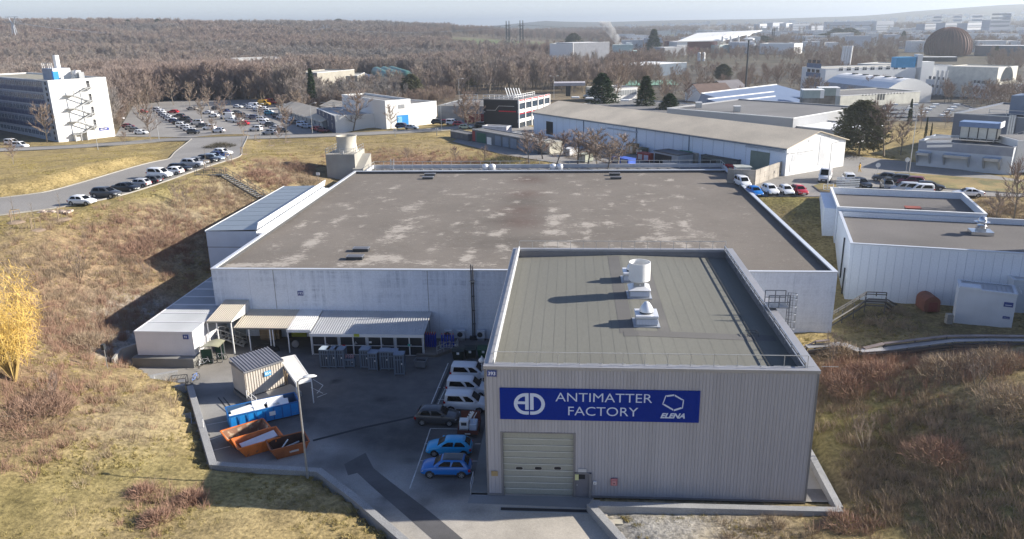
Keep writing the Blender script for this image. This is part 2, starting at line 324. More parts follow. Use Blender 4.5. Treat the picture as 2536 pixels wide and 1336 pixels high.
def ground_material(name,rough=.95,amp=1.,sizes=((.045,.35),(.35,.35),(2.6,.45)),bump=.12,tint=((.25,.20,.10),.35),spots=True):
    m=bpy.data.materials.new(name);m.use_nodes=True;t=m.node_tree;N=t.nodes;L=t.links.new;b=N['Principled BSDF']
    b.inputs['Roughness'].default_value=rough;b.inputs['Specular IOR Level'].default_value=.15
    at_=N.new('ShaderNodeAttribute');at_.attribute_name='tone';g=N.new('ShaderNodeNewGeometry');c=at_.outputs['Color'];hs=None
    for i,(s_,a_) in enumerate(sizes):
        n=N.new('ShaderNodeTexNoise');n.inputs['Scale'].default_value=s_;n.inputs['Detail'].default_value=6;n.inputs['Roughness'].default_value=.62;L(g.outputs['Position'],n.inputs['Vector'])
        r=N.new('ShaderNodeMapRange');r.inputs[1].default_value=.3;r.inputs[2].default_value=.7;r.inputs[3].default_value=1-a_*amp;r.inputs[4].default_value=1+a_*amp;L(n.outputs['Fac'],r.inputs[0])
        v_=N.new('ShaderNodeVectorMath');v_.operation='SCALE';L(c,v_.inputs[0]);L(r.outputs[0],v_.inputs['Scale']);c=v_.outputs[0];hs=n.outputs['Fac']
        if i == 1:
            r2=N.new('ShaderNodeMapRange');r2.inputs[1].default_value=.5;r2.inputs[2].default_value=.68;r2.inputs[3].default_value=0;r2.inputs[4].default_value=tint[1];L(n.outputs['Fac'],r2.inputs[0])
            x=N.new('ShaderNodeMix');x.data_type='RGBA';L(r2.outputs[0],x.inputs[0]);L(c,x.inputs[6]);x.inputs[7].default_value=(*tint[0],1);c=x.outputs[2]
    L(c,b.inputs['Base Color']);bp=N.new('ShaderNodeBump');bp.inputs['Distance'].default_value=bump;L(hs,bp.inputs['Height']);L(bp.outputs[0],b.inputs['Normal']);return m
GM=ground_material('ground_cover')
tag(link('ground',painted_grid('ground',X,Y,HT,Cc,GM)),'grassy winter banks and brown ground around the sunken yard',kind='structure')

# courtyard floor
def sheet(name,poly,hf,mat,step=2.,dz=0.,parent=None,label=None,kind='structure'):
    bm=bmesh.new();bm.faces.new([bm.verts.new((p[0],p[1],0)) for p in poly])
    x0,x1=min(p[0] for p in poly),max(p[0] for p in poly);y0,y1=min(p[1] for p in poly),max(p[1] for p in poly)
    for ax,a,b in ((0,x0,x1),(1,y0,y1)):
        for q in np.arange(a+step,b,step):
            co=(q,0,0) if ax == 0 else (0,q,0);no=(1,0,0) if ax == 0 else (0,1,0)
            bmesh.ops.bisect_plane(bm,geom=bm.verts[:]+bm.edges[:]+bm.faces[:],plane_co=co,plane_no=no)
    xy=np.array([v.co[:2] for v in bm.verts]);z=hf(xy[:,0],xy[:,1])
    for v_,q in zip(bm.verts,z):v_.co.z=float(q)+dz
    bmesh.ops.recalc_face_normals(bm,faces=bm.faces);me=bpy.data.meshes.new(name);bm.to_mesh(me);bm.free()
    if me.polygons and sum(p.normal.z for p in me.polygons) < 0:me.flip_normals()
    me.materials.append(mat);o=link(name,me,parent)
    if parent is None:tag(o,label,kind=kind)
    return o
cx,cy_=np.arange(-54,33,.5),np.arange(22,92,.5);CX,CYY=np.meshgrid(cx,cy_);CZ=court_h(CX,CYY)
K=np.tile(np.array([.135,.132,.13]),CX.shape+(1,)).astype(float)
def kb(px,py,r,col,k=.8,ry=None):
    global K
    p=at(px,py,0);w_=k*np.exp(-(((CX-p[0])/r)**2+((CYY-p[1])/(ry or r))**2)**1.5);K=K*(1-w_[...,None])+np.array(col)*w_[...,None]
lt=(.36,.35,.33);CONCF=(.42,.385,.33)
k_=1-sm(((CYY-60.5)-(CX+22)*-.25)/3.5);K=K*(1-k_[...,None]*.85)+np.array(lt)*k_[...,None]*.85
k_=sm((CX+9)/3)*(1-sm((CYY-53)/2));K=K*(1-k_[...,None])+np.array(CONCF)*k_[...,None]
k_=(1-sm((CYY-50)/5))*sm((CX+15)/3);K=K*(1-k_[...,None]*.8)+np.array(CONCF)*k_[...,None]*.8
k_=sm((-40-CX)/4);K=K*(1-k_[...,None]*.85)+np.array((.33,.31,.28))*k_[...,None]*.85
for a in [(560,940,3,lt,.7),(520,1010,3,lt,.75),(900,960,4,(.12,.115,.11),.6),(980,1100,4,(.06,.06,.06),.6),(700,1120,4,lt,.5),(830,1150,2,(.16,.15,.15),.5),(600,1090,4,(.05,.05,.05),.6),(1120,1200,3,(.05,.05,.055),.6),(900,1000,5,(.10,.10,.10),.5),(500,900,4,(.3,.28,.24),.8),(560,905,4,(.26,.24,.21),.7),(830,945,.5,(.02,.02,.02),.9),(850,1145,1.6,(.12,.12,.12),.5),(960,1235,.7,(.05,.05,.05),.7),(1050,1250,.8,(.06,.05,.05),.5)]:kb(*a)  # pale blob between wall and skips paints the sunlit patch into the paving
for i in range(70):kb(rng.uniform(560,1180),rng.uniform(920,1300),rng.uniform(.4,1.5),[(.045,.044,.043),(.16,.155,.15)][i % 2],rng.uniform(.15,.5),rng.uniform(.3,1.2))
YM=ground_material('yard_asphalt',.88,.6,((.16,.25),(.8,.2),(9.,.22)),.012,((.16,.15,.14),.25))
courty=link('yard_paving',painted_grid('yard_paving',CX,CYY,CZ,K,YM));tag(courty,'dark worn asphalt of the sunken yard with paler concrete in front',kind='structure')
me=courty.data;bm=bmesh.new();bm.from_mesh(me)
ctr=np.array([f.calc_center_median()[:2] for f in bm.faces]);ok=inpoly(ctr[:,0],ctr[:,1],COURT)
bm.faces.ensure_lookup_table();bmesh.ops.delete(bm,geom=[bm.faces[i] for i in np.where(~ok)[0]],context='FACES');bm.to_mesh(me);bm.free()
# roads
def strip(name,P,w_,mat,label,dz=0.,n=4,parent=None):
    pts=[];
    for a,b in zip(P[:-1],P[1:]):
        for i in range(n):t=i/n;pts.append(tuple(a[j]+(b[j]-a[j])*t for j in range(3)))
    pts.append(tuple(P[-1]));A=np.array(pts); 
    for _ in range(3):A[1:-1]=.25*A[:-2]+.5*A[1:-1]+.25*A[2:]
    T=np.gradient(A[:,:2],axis=0);T /= np.linalg.norm(T,axis=1)[:,None];Nn=np.stack([-T[:,1],T[:,0]],1)
    vs=[]; 
    for p,q in zip(A,Nn):
        for u in (-1,-.5,0,.5,1):vs.append((p[0]+q[0]*w_*u,p[1]+q[1]*w_*u,p[2]+dz))
    fs=[(i*5+j,i*5+j+1,(i+1)*5+j+1,(i+1)*5+j) for i in range(len(A)-1) for j in range(4)]
    m=MB();m.add(vs,[f[::-1] for f in fs]);o=m.build(name,mat,parent)
    if parent is None:tag(o,label,kind='structure')
    return o,A,Nn
rd1,A1,N1=strip('parking_road',RD1,7.3,ASPL,'pale asphalt road with parking bays on the left bank')
rd2,A2,N2=strip('road',RD2,3.2,ASPL,'grey road running across behind the grass banks',.008)
for AA,NN,w_ in ((A1,N1,7.3),(A2,N2,3.2)):
    for sg in (1,-1):
        k=MB()
        for i in range(len(AA)-1):
            p=AA[i]+np.array([*(NN[i]*sg*(w_+.07)),.03]);q=AA[i+1]+np.array([*(NN[i+1]*sg*(w_+.07)),.03]);k.bar(p,q,.15,.2)
        tag(k.build('kerb',CONC),'pale concrete kerb along the edge of the road',kind='structure')
flat=lambda z:(lambda x,y:np.full(np.shape(x),z))
sheet('car_park',PARK,flat(5.0),ASPL,8.,0,None,'worn grey asphalt of the far car park')
sheet('car_park_right',RLOT,flat(8.0),ASPL,8.,0,None,'grey asphalt street and car park on the right')
sheet('storage_yard',YARDP,flat(7.5),ASPL,8.,0,None,'dirty paving of the storage yard beside the long shed')
# ------------------------------------------------------------------ building 393
XL,XR,YF,YB,ZT,ZB=-6.35,18.27,53.8,86.4,11.58,.42
CLAD=mt('grey_cladding',(.37,.368,.395),.55,.12,var=.09,sc=.9,stretch=(2.5,2.5,.07),fine=.03);CLADD=mt('grey_trim',(.20,.20,.21),.5,.2);COPE=mt('coping_metal',(.36,.355,.36),.5,.35,var=.08,sc=.6)
ROOFG=mt('green_grey_membrane',(.155,.153,.130),.9,var=.09,sc=.25,bump=.003,stretch=(1,.25,1),fine=.05);ROOFD=mt('dark_membrane',(.125,.12,.112),.9,var=.1,sc=.5)
B=thing('grey_hall','grey ribbed-metal hall with the big blue banner on its front','building',(0,0,0))
m=MB()
def ribs(m,p,q,z0,z1,pitch=.25,d=.022,gap=.045):   # ribbed sheet from p to q (outside is on the right hand side going p->q)
    p,q=np.array(p,float),np.array(q,float);L_=np.linalg.norm(q-p);u=(q-p)/L_;n=np.array([u[1],-u[0]]);k=int(L_/pitch);pt=[]
    for i in range(k):
        s0=i*L_/k;s1=(i+1)*L_/k
        pt += [(s0,0),(s0+gap*.25,-d),(s0+gap*.75,-d),(s0+gap,0)]
    pt.append((L_,0));vs=[]
    for s_,o_ in pt:
        c=p+u*s_+n*o_;vs += [(c[0],c[1],z0),(c[0],c[1],z1)]
    m.add(vs,[(2*i,2*i+2,2*i+3,2*i+1) for i in range(len(pt)-1)])
GX0,GX1,GZ0,GZ1=aty(1246,1213,YF)[0],aty(1421,1213,YF)[0],ZB+.02,aty(1330,1074,YF)[2]
DX0,DX1,DZ1=aty(1424,1200,YF)[0],aty(1464,1200,YF)[0],aty(1445,1172,YF)[2]
ribs(m,(XL,YF),(GX0,YF),ZB+.15,ZT-.25);ribs(m,(GX0,YF),(GX1,YF),GZ1,ZT-.25);ribs(m,(GX1,YF),(DX1,YF),DZ1,ZT-.25);ribs(m,(DX1,YF),(XR,YF),ZB+.15,ZT-.25)
ribs(m,(XR,YF),(XR,YB),0,ZT-.25);ribs(m,(XL,YB),(XL,YF),0,ZT-.25);m.box(XL+.06,XR-.06,YB-.1,YB,8.9,ZT-.25)
m.build('cladding',CLAD,B)
m=MB();m.box(XL-.03,XL+.12,YF-.03,YF+.12,ZB,ZT-.3);m.box(XR-.12,XR+.03,YF-.03,YF+.12,ZB,ZT-.3)
for x0,x1 in ((XL-.02,GX0),(DX1,XR+.02)):m.box(x0,x1,YF-.07,YF+.03,ZB+.02,ZB+.16)
m.build('corner_trim',CLADD,B)
m=MB();i_=.62                                        # coping ring
for x0,x1,y0,y1 in ((XL-.08,XR+.08,YF-.08,YF+i_),(XL-.08,XR+.08,YB-i_+.1,YB+.1),(XL-.08,XL+.55,YF+i_,YB-i_+.1),(XR-.75,XR+.08,YF+i_,YB-i_+.1)):m.box(x0,x1,y0,y1,ZT-.26,ZT)
for i in range(7):x=XL+1.1+i*3.9;m.box(x,x+.03,YF-.082,YF+i_,ZT-.24,ZT+.004)
for i in range(12):y=YF+2+i*2.6;m.box(XL-.082,XL+.55,y,y+.03,ZT-.24,ZT+.004);m.box(XR-.75,XR+.082,y,y+.03,ZT-.24,ZT+.004)
m.build('coping',COPE,B,bevel=.015)
RX0,RX1,RY0,RY1,RZ=XL+.57,XR-.77,YF+i_+.02,YB-i_+.08,ZT-.95
m=MB();xm=(RX0+RX1)/2                                # roof: shallow gable along x (ridge in the middle)
m.add([(RX0,RY0,RZ),(xm,RY0,RZ+.35),(RX1,RY0,RZ),(RX0,RY1,RZ),(xm,RY1,RZ+.35),(RX1,RY1,RZ)],[(0,1,4,3),(1,2,5,4)]);roof=m.build('roof',ROOFG,B)
m=MB();m.box(RX0-.02,RX1+.02,RY1-.04,RY1+.06,RZ-.3,ZT-.27);m.box(RX0-.06,RX0,RY0,RY1,RZ-.3,ZT-.27);m.box(RX1,RX1+.06,RY0,RY1,RZ-.3,ZT-.27);m.box(RX0,RX1,RY0-.06,RY0,RZ-.3,ZT-.27)
for i in range(60):x=RX0+.2+i*(RX1-RX0-.4)/60;m.mat(CLADD).box(x,x+.03,RY1-.05,RY1-.041,RZ+.35,ZT-.3)
m.mat(COPE);m.build('parapet_lining',mt('lining',(.40,.43,.50),.5,.3,var=.05),B)
rzz=lambda x:RZ+.35*(1-abs(x-xm)/(xm-RX0))
def rstrip(name,x0,y0,x1,y1,mat,dz,par=None):
    m=MB();xsx=[x0,x1] if not (x0 < xm < x1) else [x0,xm,x1]
    vs=[(x,y,rzz(x)+dz) for x in xsx for y in (y0,y1)];m.add(vs,[(2*i,2*i+2,2*i+3,2*i+1) for i in range(len(xsx)-1)]);return m.build(name,mat,par or B)
def rp(px,py):p=at(px,py,RZ+.25);return p[:2]
for i in range(23):                                       # lapped membrane sheets
    x=RX0+.55+i*.99
    if x < RX1-.3:rstrip('membrane_seam',x,RY0,x+.045,RY1,mt('seam',(.142,.141,.12),.9),.006)
a=rp(1545,900-40);rstrip('walkway_strip',rp(1515,700)[0],rp(1400,826)[1],rp(1545,700)[0],RY1-.5,ROOFD,.012)
rstrip('walkway_strip',rp(1612,760)[0],rp(1400,826)[1],rp(1640,760)[0],RY1-3,ROOFD,.012)
rstrip('walkway_strip',rp(1545,830)[0],rp(1600,836)[1],RX1-.3,rp(1600,822)[1],ROOFD,.02)
m=MB()                                                 # lightning conductor tape + hatch frame near right parapet
xa=rp(1800,720)[0];m.bar((xa,RY0+.2,rzz(xa)+.06),(xa,RY1-.3,rzz(xa)+.06),.06);m.build('conductor_cable',DARKM,B)
for i in range(22):y=RY0+1+i*1.35;rstrip('membrane_seam',xa+.1,y,RX1-.1,y+.05,mt('seam'  ,(.165,.16,.135)),.007)
xh,yh=rp(1862,826);m=MB();z=rzz(xh)+.35
for p,q in (((xh-.4,yh-.3),(xh+.5,yh-.3)),((xh+.5,yh-.3),(xh+.4,yh+.3)),((xh+.4,yh+.3),(xh-.5,yh+.3)),((xh-.5,yh+.3),(xh-.4,yh-.3))):m.bar((*p,z),(*q,z),.05)
for p in ((xh-.4,yh-.3),(xh+.5,yh-.3),(xh+.4,yh+.3)):m.bar((*p,z-.4),(*p,z),.04)
m.build('roof_frame',DARKM,B)
# railings on the roof
def railing(name,P,h,mat,parent,post=1.6,mid=True,r=.022,foot=0,lab=None,posts=True):
    o=None;m=MB(); 
    for a,b in zip(P[:-1],P[1:]):
        for hh in ([h,h*.45] if mid else [h]):m.bar((a[0],a[1],a[2]+hh),(b[0],b[1],b[2]+hh),r*2)
    rr=m.build('rail',mat,parent);pm=MB().box(-r,r,-r,r,0,h).mesh('post');pm.materials.append(mat)
    L_=0
    for a,b in zip(P[:-1],P[1:]):
        d=math.dist(a,b);k=max(1,round(d/post))
        for i in range(k+1 if b is P[-1] else k):
            t=i/k;link('post',pm,parent,tuple(a[j]+(b[j]-a[j])*t for j in range(3)))
RAILM=mt('rail_galvanised',(.55,.55,.53),.45,.5,var=.1)
RL=thing('roof_railing','thin metal guard rail along the front edge of the grey hall roof','railing',(0,0,0));railing('r',[(XL+.7,YF+.45,ZT),((XL+XR)/2-.3,YF+.45,ZT),(XR-.75,YF+.45,ZT)],.95,RAILM,RL,1.72,mid=False)
m=MB()
for i in range(15):x=XL+.8+i*1.72;m.bar((x,YF+.45,ZT+.1),(x+1.2,YF+.45,ZT+.1),.03)
m.build('low_rail',RAILM,RL)
RL=thing('roof_railing','thin metal guard rail along the rear edge of the grey hall roof','railing',(0,0,0));railing('r',[(XL+.7,YB-.25,ZT),(XR-.75,YB-.25,ZT)],.9,RAILM,RL,1.45,mid=False,r=.02)
RL=thing('roof_railing','white guard rail tilted along the left roof edge of the grey hall','railing',(0,0,0));railing('r',[(XL+.66,YF+.5,ZT-.3),(XL+.66,YB-.4,ZT-.3)],.55,WHITE,RL,1.9,mid=True,r=.05)
RL=thing('roof_railing','grey guard rail along the right roof edge of the grey hall','railing',(0,0,0));railing('r',[(XR-.9,YF+.5,ZT-.4),(XR-.9,67.2,ZT-.4),(XR-.9,YB-.4,ZT-.4)],.8,GALV,RL,1.8,mid=True,r=.045)
# roller door, sections and panes
m=MB();m.box(GX0-.12,GX0+.05,YF-.03,YF+.35,ZB,GZ1+.1);m.box(GX1-.05,GX1+.12,YF-.03,YF+.35,ZB,GZ1+.1);m.box(GX0+.05,GX1-.05,YF-.03,YF+.35,GZ1,GZ1+.1);m.build('door_frame',CLADD,B)
gd=MB().box(GX0,GX1,YF+.28,YF+.36,ZB,GZ1).build('garage_door',mt('door_grey',(.26,.28,.25),.6,var=.05),B)
sect=mt('door_section',(.31,.325,.29),.5,.2,var=.05,sc=.4);nz=10;hh=(GZ1-ZB)/nz
for i in range(nz):
    z0=ZB+i*hh;MB().box(GX0+.06,GX1-.06,YF+.2,YF+.27,z0+.02,z0+hh-.035).mat(WHITE).box(GX0+.06,GX1-.06,YF+.19,YF+.2,z0+hh-.075,z0+hh-.035).mesh('x');s_=MB().mat(sect).box(GX0+.06,GX1-.06,YF+.2,YF+.27,z0+.02,z0+hh-.09).mat(mt('section_edge',(.55,.56,.52),.5)).box(GX0+.06,GX1-.06,YF+.2,YF+.255,z0+hh-.088,z0+hh-.03).build('door_section',None,gd)
for px in (1286,1333,1381):
    p=aty(px,1160,YF+.2);m=MB();r_=.12;pts=[(p[0]+s*.16+r_*math.cos(a),p[2]+r_*math.sin(a)) for s,a0 in ((1,-PI/2),(-1,PI/2)) for a in np.linspace(a0,a0+PI,7)]
    for e,y_,mm in ((1.18,YF+.185,GREYM),(1,YF+.18,BLACK)):
        c=[(p[0]+(x-p[0])*e,y_,p[2]+(z-p[2])*e) for x,z in pts];m.mat(mm).add(c,[tuple(range(len(c)))[::-1]])
    m.build('door_window',None,gd)
dr=box('door',mt('door_leaf',(.16,.16,.18),.5),B,DX0,DX1,YF-.02,YF+.1,ZB+.02,DZ1);m=MB().box(DX0-.05,DX0+.02,YF-.1,YF,ZB,DZ1+.06);m.box(DX1-.16,DX1+.02,YF-.22,YF,ZB,DZ1+.06);m.box(DX0-.05,DX1+.02,YF-.1,YF-.02,DZ1,DZ1+.06);m.build('door_frame',CLADD,dr)
p=aty(1441,1181,YF);box('window',BLACK,dr,p[0]-.25,p[0]+.25,YF-.035,YF-.02,p[2]-.2,p[2]+.2)
box('handle',GREYM,dr,DX0+.12,DX0+.2,YF-.06,YF-.02,ZB+1.05,ZB+1.2)
def plate(name,mat,px0,py0,px1,py1,y,parent,d=.04):
    a,b=aty(px0,py0,y),aty(px1,py1,y);return box(name,mat,parent,a[0],b[0],y-d,y,min(a[2],b[2]),max(a[2],b[2]),0),a,b
def sign(lab,cat,mat,px0,py0,px1,py1,y,d=.04,name='sign'):
    a,b=aty(px0,py0,y),aty(px1,py1,y);t=thing(name,lab,cat,(a[0],y-.06,min(a[2],b[2])))
    box('panel',mat,t,0,b[0]-a[0],-d,0,0,abs(b[2]-a[2]));return t,b[0]-a[0],abs(b[2]-a[2])
yf=YF
t,W,H_=sign('small yellowed notice panel left of the roller door','sign',mt('ochre_panel',(.34,.25,.12),.7),1217,1166,1233,1178,yf)
t,W,H_=sign('small white plate above the grey side door','sign',mt('pale_plate',(.5,.5,.5),.6),1432,1160,1452,1169,yf)
t,W,H_=sign('small white and yellow notice stuck on the grey side door','sign',mt('notice',(.6,.6,.3),.6),1424,1174,1433,1188,yf-.07)
t=thing('fire_hose_box','pale red wall box on the ribbed front to the right of the side door','box',(*aty(1512,1200,yf)[:2],aty(1512,1200,yf)[2]))
z=t.location.z;box('case',mt('faded_red',(.42,.16,.17),.6),t,0,.52,-.2,-.06,0,.6,.02);box('door',mt('faded_red2',(.5,.24,.24),.6),t,.1,.42,-.24,-.2,.1,.48);box('handle',DARKM,t,.2,.32,-.27,-.24,.2,.25)
p=aty(1473,1194,yf);t=thing('junction_box','small white electrical box between the side door and the red wall box','box',p);box('case',WHITE,t,-.12,.12,-.16,-.06,-.14,.12,.01);box('cover',GREYM,t,-.06,.06,-.18,-.16,-.06,.04)
# 393 sign
t,W,H_=sign('small blue square sign 393 at the top left corner of the grey front','sign',mt('navy_sign',(.03,.06,.24),.5),1206,917,1230,932,yf-.03)
LET=mt('pale_lettering',(.55,.62,.75),.6,var=.02);LETW=mt('white_lettering',(.78,.80,.85),.6,var=.02)
text_mesh('lettering','393',.40,LETW,t,(W/2,-.045,H_/2+.0),(1,0,0),(0,0,1),.006)
# banner
BN=thing('banner','long blue banner with white ANTIMATTER FACTORY lettering on the grey front','banner',(0,0,0))
a,b,c,d=aty(1237,961,yf-.05),aty(1735,969,yf-.05),aty(1730,1047,yf-.05),aty(1239,1038,yf-.05)
BLUEB=mt('banner_blue',(.0,.021,.235),.6,var=.05,sc=.3,spec=.12);x0,x1,z0,z1=(a[0]+d[0])/2,(b[0]+c[0])/2,(c[2]+d[2])/2,(a[2]+b[2])/2
box('banner_sheet',BLUEB,BN,x0,x1,yf-.09,yf-.01,z0,z1);yb=yf-.095
def bp(px,py):p=aty(px,py,yb);return (p[0],p[2])
def wp(px,py):p=bp(px,py);return (p[0],yb,p[1])
def flatpoly(m,pts,th=.012):
    n=len(pts);vs=[(x,yb,z) for x,z in pts]+[(x,yb+th*0+.004,z) for x,z in pts];m.add([(x,yb-.004,z) for x,z in pts],[tuple(range(n))])
CXm,CZm=bp(1311,1001)
text_mesh('lettering','ANTIMATTER',1.06,LET,BN,(bp(1495,987)[0],yb,bp(1495,987)[1]),(1,0,0),(0,0,1),-.006,sx=1.13)
text_mesh('lettering','FACTORY',1.06,LET,BN,(bp(1492,1021)[0],yb,bp(1492,1021)[1]),(1,0,0),(0,0,1),-.006,sx=1.13)
lg=MB();W2=(bp(1350,1000)[0]-bp(1273,1000)[0])/2;H2=(bp(1311,975)[1]-bp(1311,1028)[1])/2;th=.27;gap=.05
def arcring(sgn):
    k=14;R1=H2;o=[];inn=[]
    for i in range(k+1):
        a=PI/2-PI*i/k;ex=W2-R1;o.append((ex+R1*math.cos(a),R1*math.sin(a)));inn.append((ex+(R1-th)*math.cos(a),(R1-th)*math.sin(a)))
    o=[(gap,H2)]+o+[(gap,-H2)];inn=[(gap,H2-th)]+inn+[(gap,-H2+th)];vs=[]
    for (a1,b1),(a2,b2) in zip(o,inn):vs += [(CXm+sgn*a1,yb,CZm+b1),(CXm+sgn*a2,yb,CZm+b2)]
    lg.add(vs,[((2*i,2*i+1,2*i+3,2*i+2) if sgn > 0 else (2*i,2*i+2,2*i+3,2*i+1)) for i in range(len(o)-1)])
arcring(1);arcring(-1)
def lr(x0,x1,z0,z1):lg.box(CXm+x0,CXm+x1,yb-.001,yb+.001,CZm+z0,CZm+z1)
lr(gap,gap+th,-H2+th+.14,H2-th);lr(-gap-th,-gap,-H2+th+.14,H2-th);lr(-W2+th*.9,-gap-th,-.02,.2)
lg.build('emblem',LET,BN)
hx,hz=bp(1667,1000);sh=.07;hexp=[(1650,979),(1672,977),(1694,990),(1692,1009),(1668,1020),(1641,1003)]
hm=MB();HP=[bp(*p) for p in [(1648,980),(1670,977),(1694,991),(1691,1012),(1669,1019),(1640,1002)]];cxh=sum(p[0] for p in HP)/6;czh=sum(p[1] for p in HP)/6
for i in range(6):
    p,q=HP[i],HP[(i+1) % 6];e0=.06 if i in (1,4) else .01;w_=.17 if i in (0,1,3,4) else .08
    p2=(p[0]+(q[0]-p[0])*e0,p[1]+(q[1]-p[1])*e0);q2=(q[0]-(q[0]-p[0])*.01,q[1]-(q[1]-p[1])*.01)
    f=1-w_/.85;hm.add([(p2[0],yb,p2[1]),(cxh+(p2[0]-cxh)*f,yb,czh+(p2[1]-czh)*f),(cxh+(q2[0]-cxh)*f,yb,czh+(q2[1]-czh)*f),(q2[0],yb,q2[1])],[(0,1,2,3)])
hm.build('hexagon_emblem',LET,BN)
text_mesh('lettering','ELENA',.56,LET,BN,(bp(1665,1031)[0],yb,bp(1665,1031)[1]),(1,0,0),(0,0,1),.022,shear=.35,sx=1.1)
# platform, drain, side passage
PLAT=mt('grey_slab',(.20,.205,.21),.85,var=.12,sc=.5)
pl=thing('loading_slab','smooth grey concrete slab in front of the roller door','slab',(0,0,0));p0,p1=at(1157,1250,.42),at(1452,1262,.42)
MB().prism([(p0[0],p0[1]+.2),(p1[0],p1[1]+.2),(DX1+.15,YF-.02),(XL-1.4,YF-.02)],-.1,.42).build('slab_top',PLAT,pl,bevel=.02)
MB().box(XL-1.4,XL-.05,YF,YB,-.1,.40).build('side_ledge',CONCD,pl)
dp=thing('drain_channel','long dark drain grating set in front of the grey slab','drain',(0,0,0));a,b=at(1240,1263,.40),at(1458,1272,.41)
m=MB();m.box(a[0]-.1,b[0]+.1,a[1]-.25,a[1]+.4,.2,.415);m.build('drain_frame',mt('pale_concrete',(.30,.30,.29),.9),dp)
gr=MB().box(a[0],b[0],a[1]-.08,a[1]+.3,.416,.418).build('grating',BLACK,dp)
rl=thing('hand_rail','short grey rail at the left corner of the grey slab','railing',(0,0,0));railing('r',[(XL-1.35,YF-.1,.42),(XL-1.35,YF+1.7,.42)],1.,GALV,rl,1.8)
# ---- roof fans and the tall exhaust
FANW=mt('fan_white',(.74,.75,.77),.35,.3,var=.05);FANG=mt('fan_grey',(.45,.47,.50),.45,.4)
def fan_unit(px,py,lab,s=1.):
    p=at(px,py,RZ+.25);t=thing('roof_fan',lab,'roof fan',(p[0],p[1]+.9*s,rzz(p[0])));w=.98*s
    box('base_plate',FANG,t,-w-.15,w+.15,-w-.15,w+.15,0,.08);box('body',FANG,t,-w+.08,w-.08,-w+.08,w-.08,.08,.78*s,.02)
    box('lid',FANW,t,-w,w,-w,w,.78*s,1.0*s,.03)
    for i in range(7):MB().box(-.12,.12,-.02,.02,0,.42*s).build('louvre',mt('louvre_pale',(.6,.63,.7),.5),t,(-w+.22+i*.26*s,-w+.06,.22))
    MB().lathe([(.58,0),(.58,.1)],20,(0,.0,1.0*s)).build('collar',DARKM,t);MB().lathe([(.50,.1),(.62,.14),(.60,.3),(.45,.62),(.25,.9),(.1,1.0),(.0,1.02)],24,(0,0,1.0*s)).build('cowl',FANW,t,smooth=50);return t
fan_unit(1602,812,'white-cowled roof fan nearest the front of the grey hall roof');fan_unit(1567,702,'white-cowled roof fan half hidden behind the tall white cylinder')
p=at(1584,742,RZ+.25);t=thing('roof_exhaust','tall open white cylinder on a metal box in the middle of the grey hall roof','exhaust',(p[0],p[1]+1.0,rzz(p[0])));w=1.05
box('base_plate',FANG,t,-w-.1,w+.12,-w-.1,w+.1,0,.08);box('body',FANG,t,-w+.1,w-.1,-w+.1,w-.1,.08,.8,.02)
for i in range(7):MB().box(-.12,.12,-.02,.02,0,.42).build('louvre',mt('louvre_pale',(.6,.63,.7)),t,(-w+.28+i*.25,-w+.08,.22))
MB().add([(-w,-w,.8),(w,-w,.8),(w,w,.8),(-w,w,.8),(-.6,-.6,1.05),(.6,-.6,1.05),(.6,.6,1.05),(-.6,.6,1.05)],[(0,1,5,4),(1,2,6,5),(2,3,7,6),(3,0,4,7),(4,5,6,7),(3,2,1,0)]).build('hood',FANW,t)
box('motor_box',GREYM,t,-.5,.45,-.55,.4,1.05,1.45);box('switch',WHITE,t,-.02,.12,-.6,-.55,1.15,1.3)
MB().lathe([(.9,1.5),(1.02,1.62),(1.02,3.35),(.96,3.35),(.96,1.75),(.6,1.7)],40).build('cylinder',WHITE,t,smooth=40);MB().lathe([(.7,1.45),(.7,1.55)],20).build('ring',DARKM,t);MB().lathe([(.95,2.3),(.0,2.32)],24).build('damper',DARKM,t)
# ladder with cage on the right side
LM=mt('ladder_steel',(.16,.18,.21),.5,.5);t=thing('caged_ladder','dark steel caged ladder and landing on the right edge of the grey hall roof','ladder',(XR-.2,67.2,ZT-.4))
box('landing',LM,t,-.5,1.3,-.7,.7,.55,.63)
railing('r',[(-.5,-.7,.6),(1.3,-.7,.6)],1.15,LM,t,.9,r=.035);railing('r',[(-.5,.7,.6),(1.3,.7,.6)],1.15,LM,t,.9,r=.035)
for sy in (-.3,.3):MB().bar((1.4,sy,-5.),(1.4,sy,1.7),.06).build('stringer',LM,t)
for i in range(18):MB().bar((1.4,-.3,-4.5+i*.32),(1.4,.3,-4.5+i*.32),.03).build('rung',LM,t)
for z in (-1.6,-.9,-.2,.5,1.2,1.65):MB().tube([(1.4+.38*(1+math.sin(a)) if False else 1.4+.75*math.cos(a)*1.,.38*math.sin(a)/.5*.5,z) for a in np.linspace(-PI/2,PI/2,9)],.022,6).build('cage_hoop',LM,t)
for a in np.linspace(-PI/2.6,PI/2.6,4):MB().bar((1.4+.75*math.cos(a),.38*math.sin(a),-1.6),(1.4+.75*math.cos(a),.38*math.sin(a),1.65),.03).build('cage_bar',LM,t)

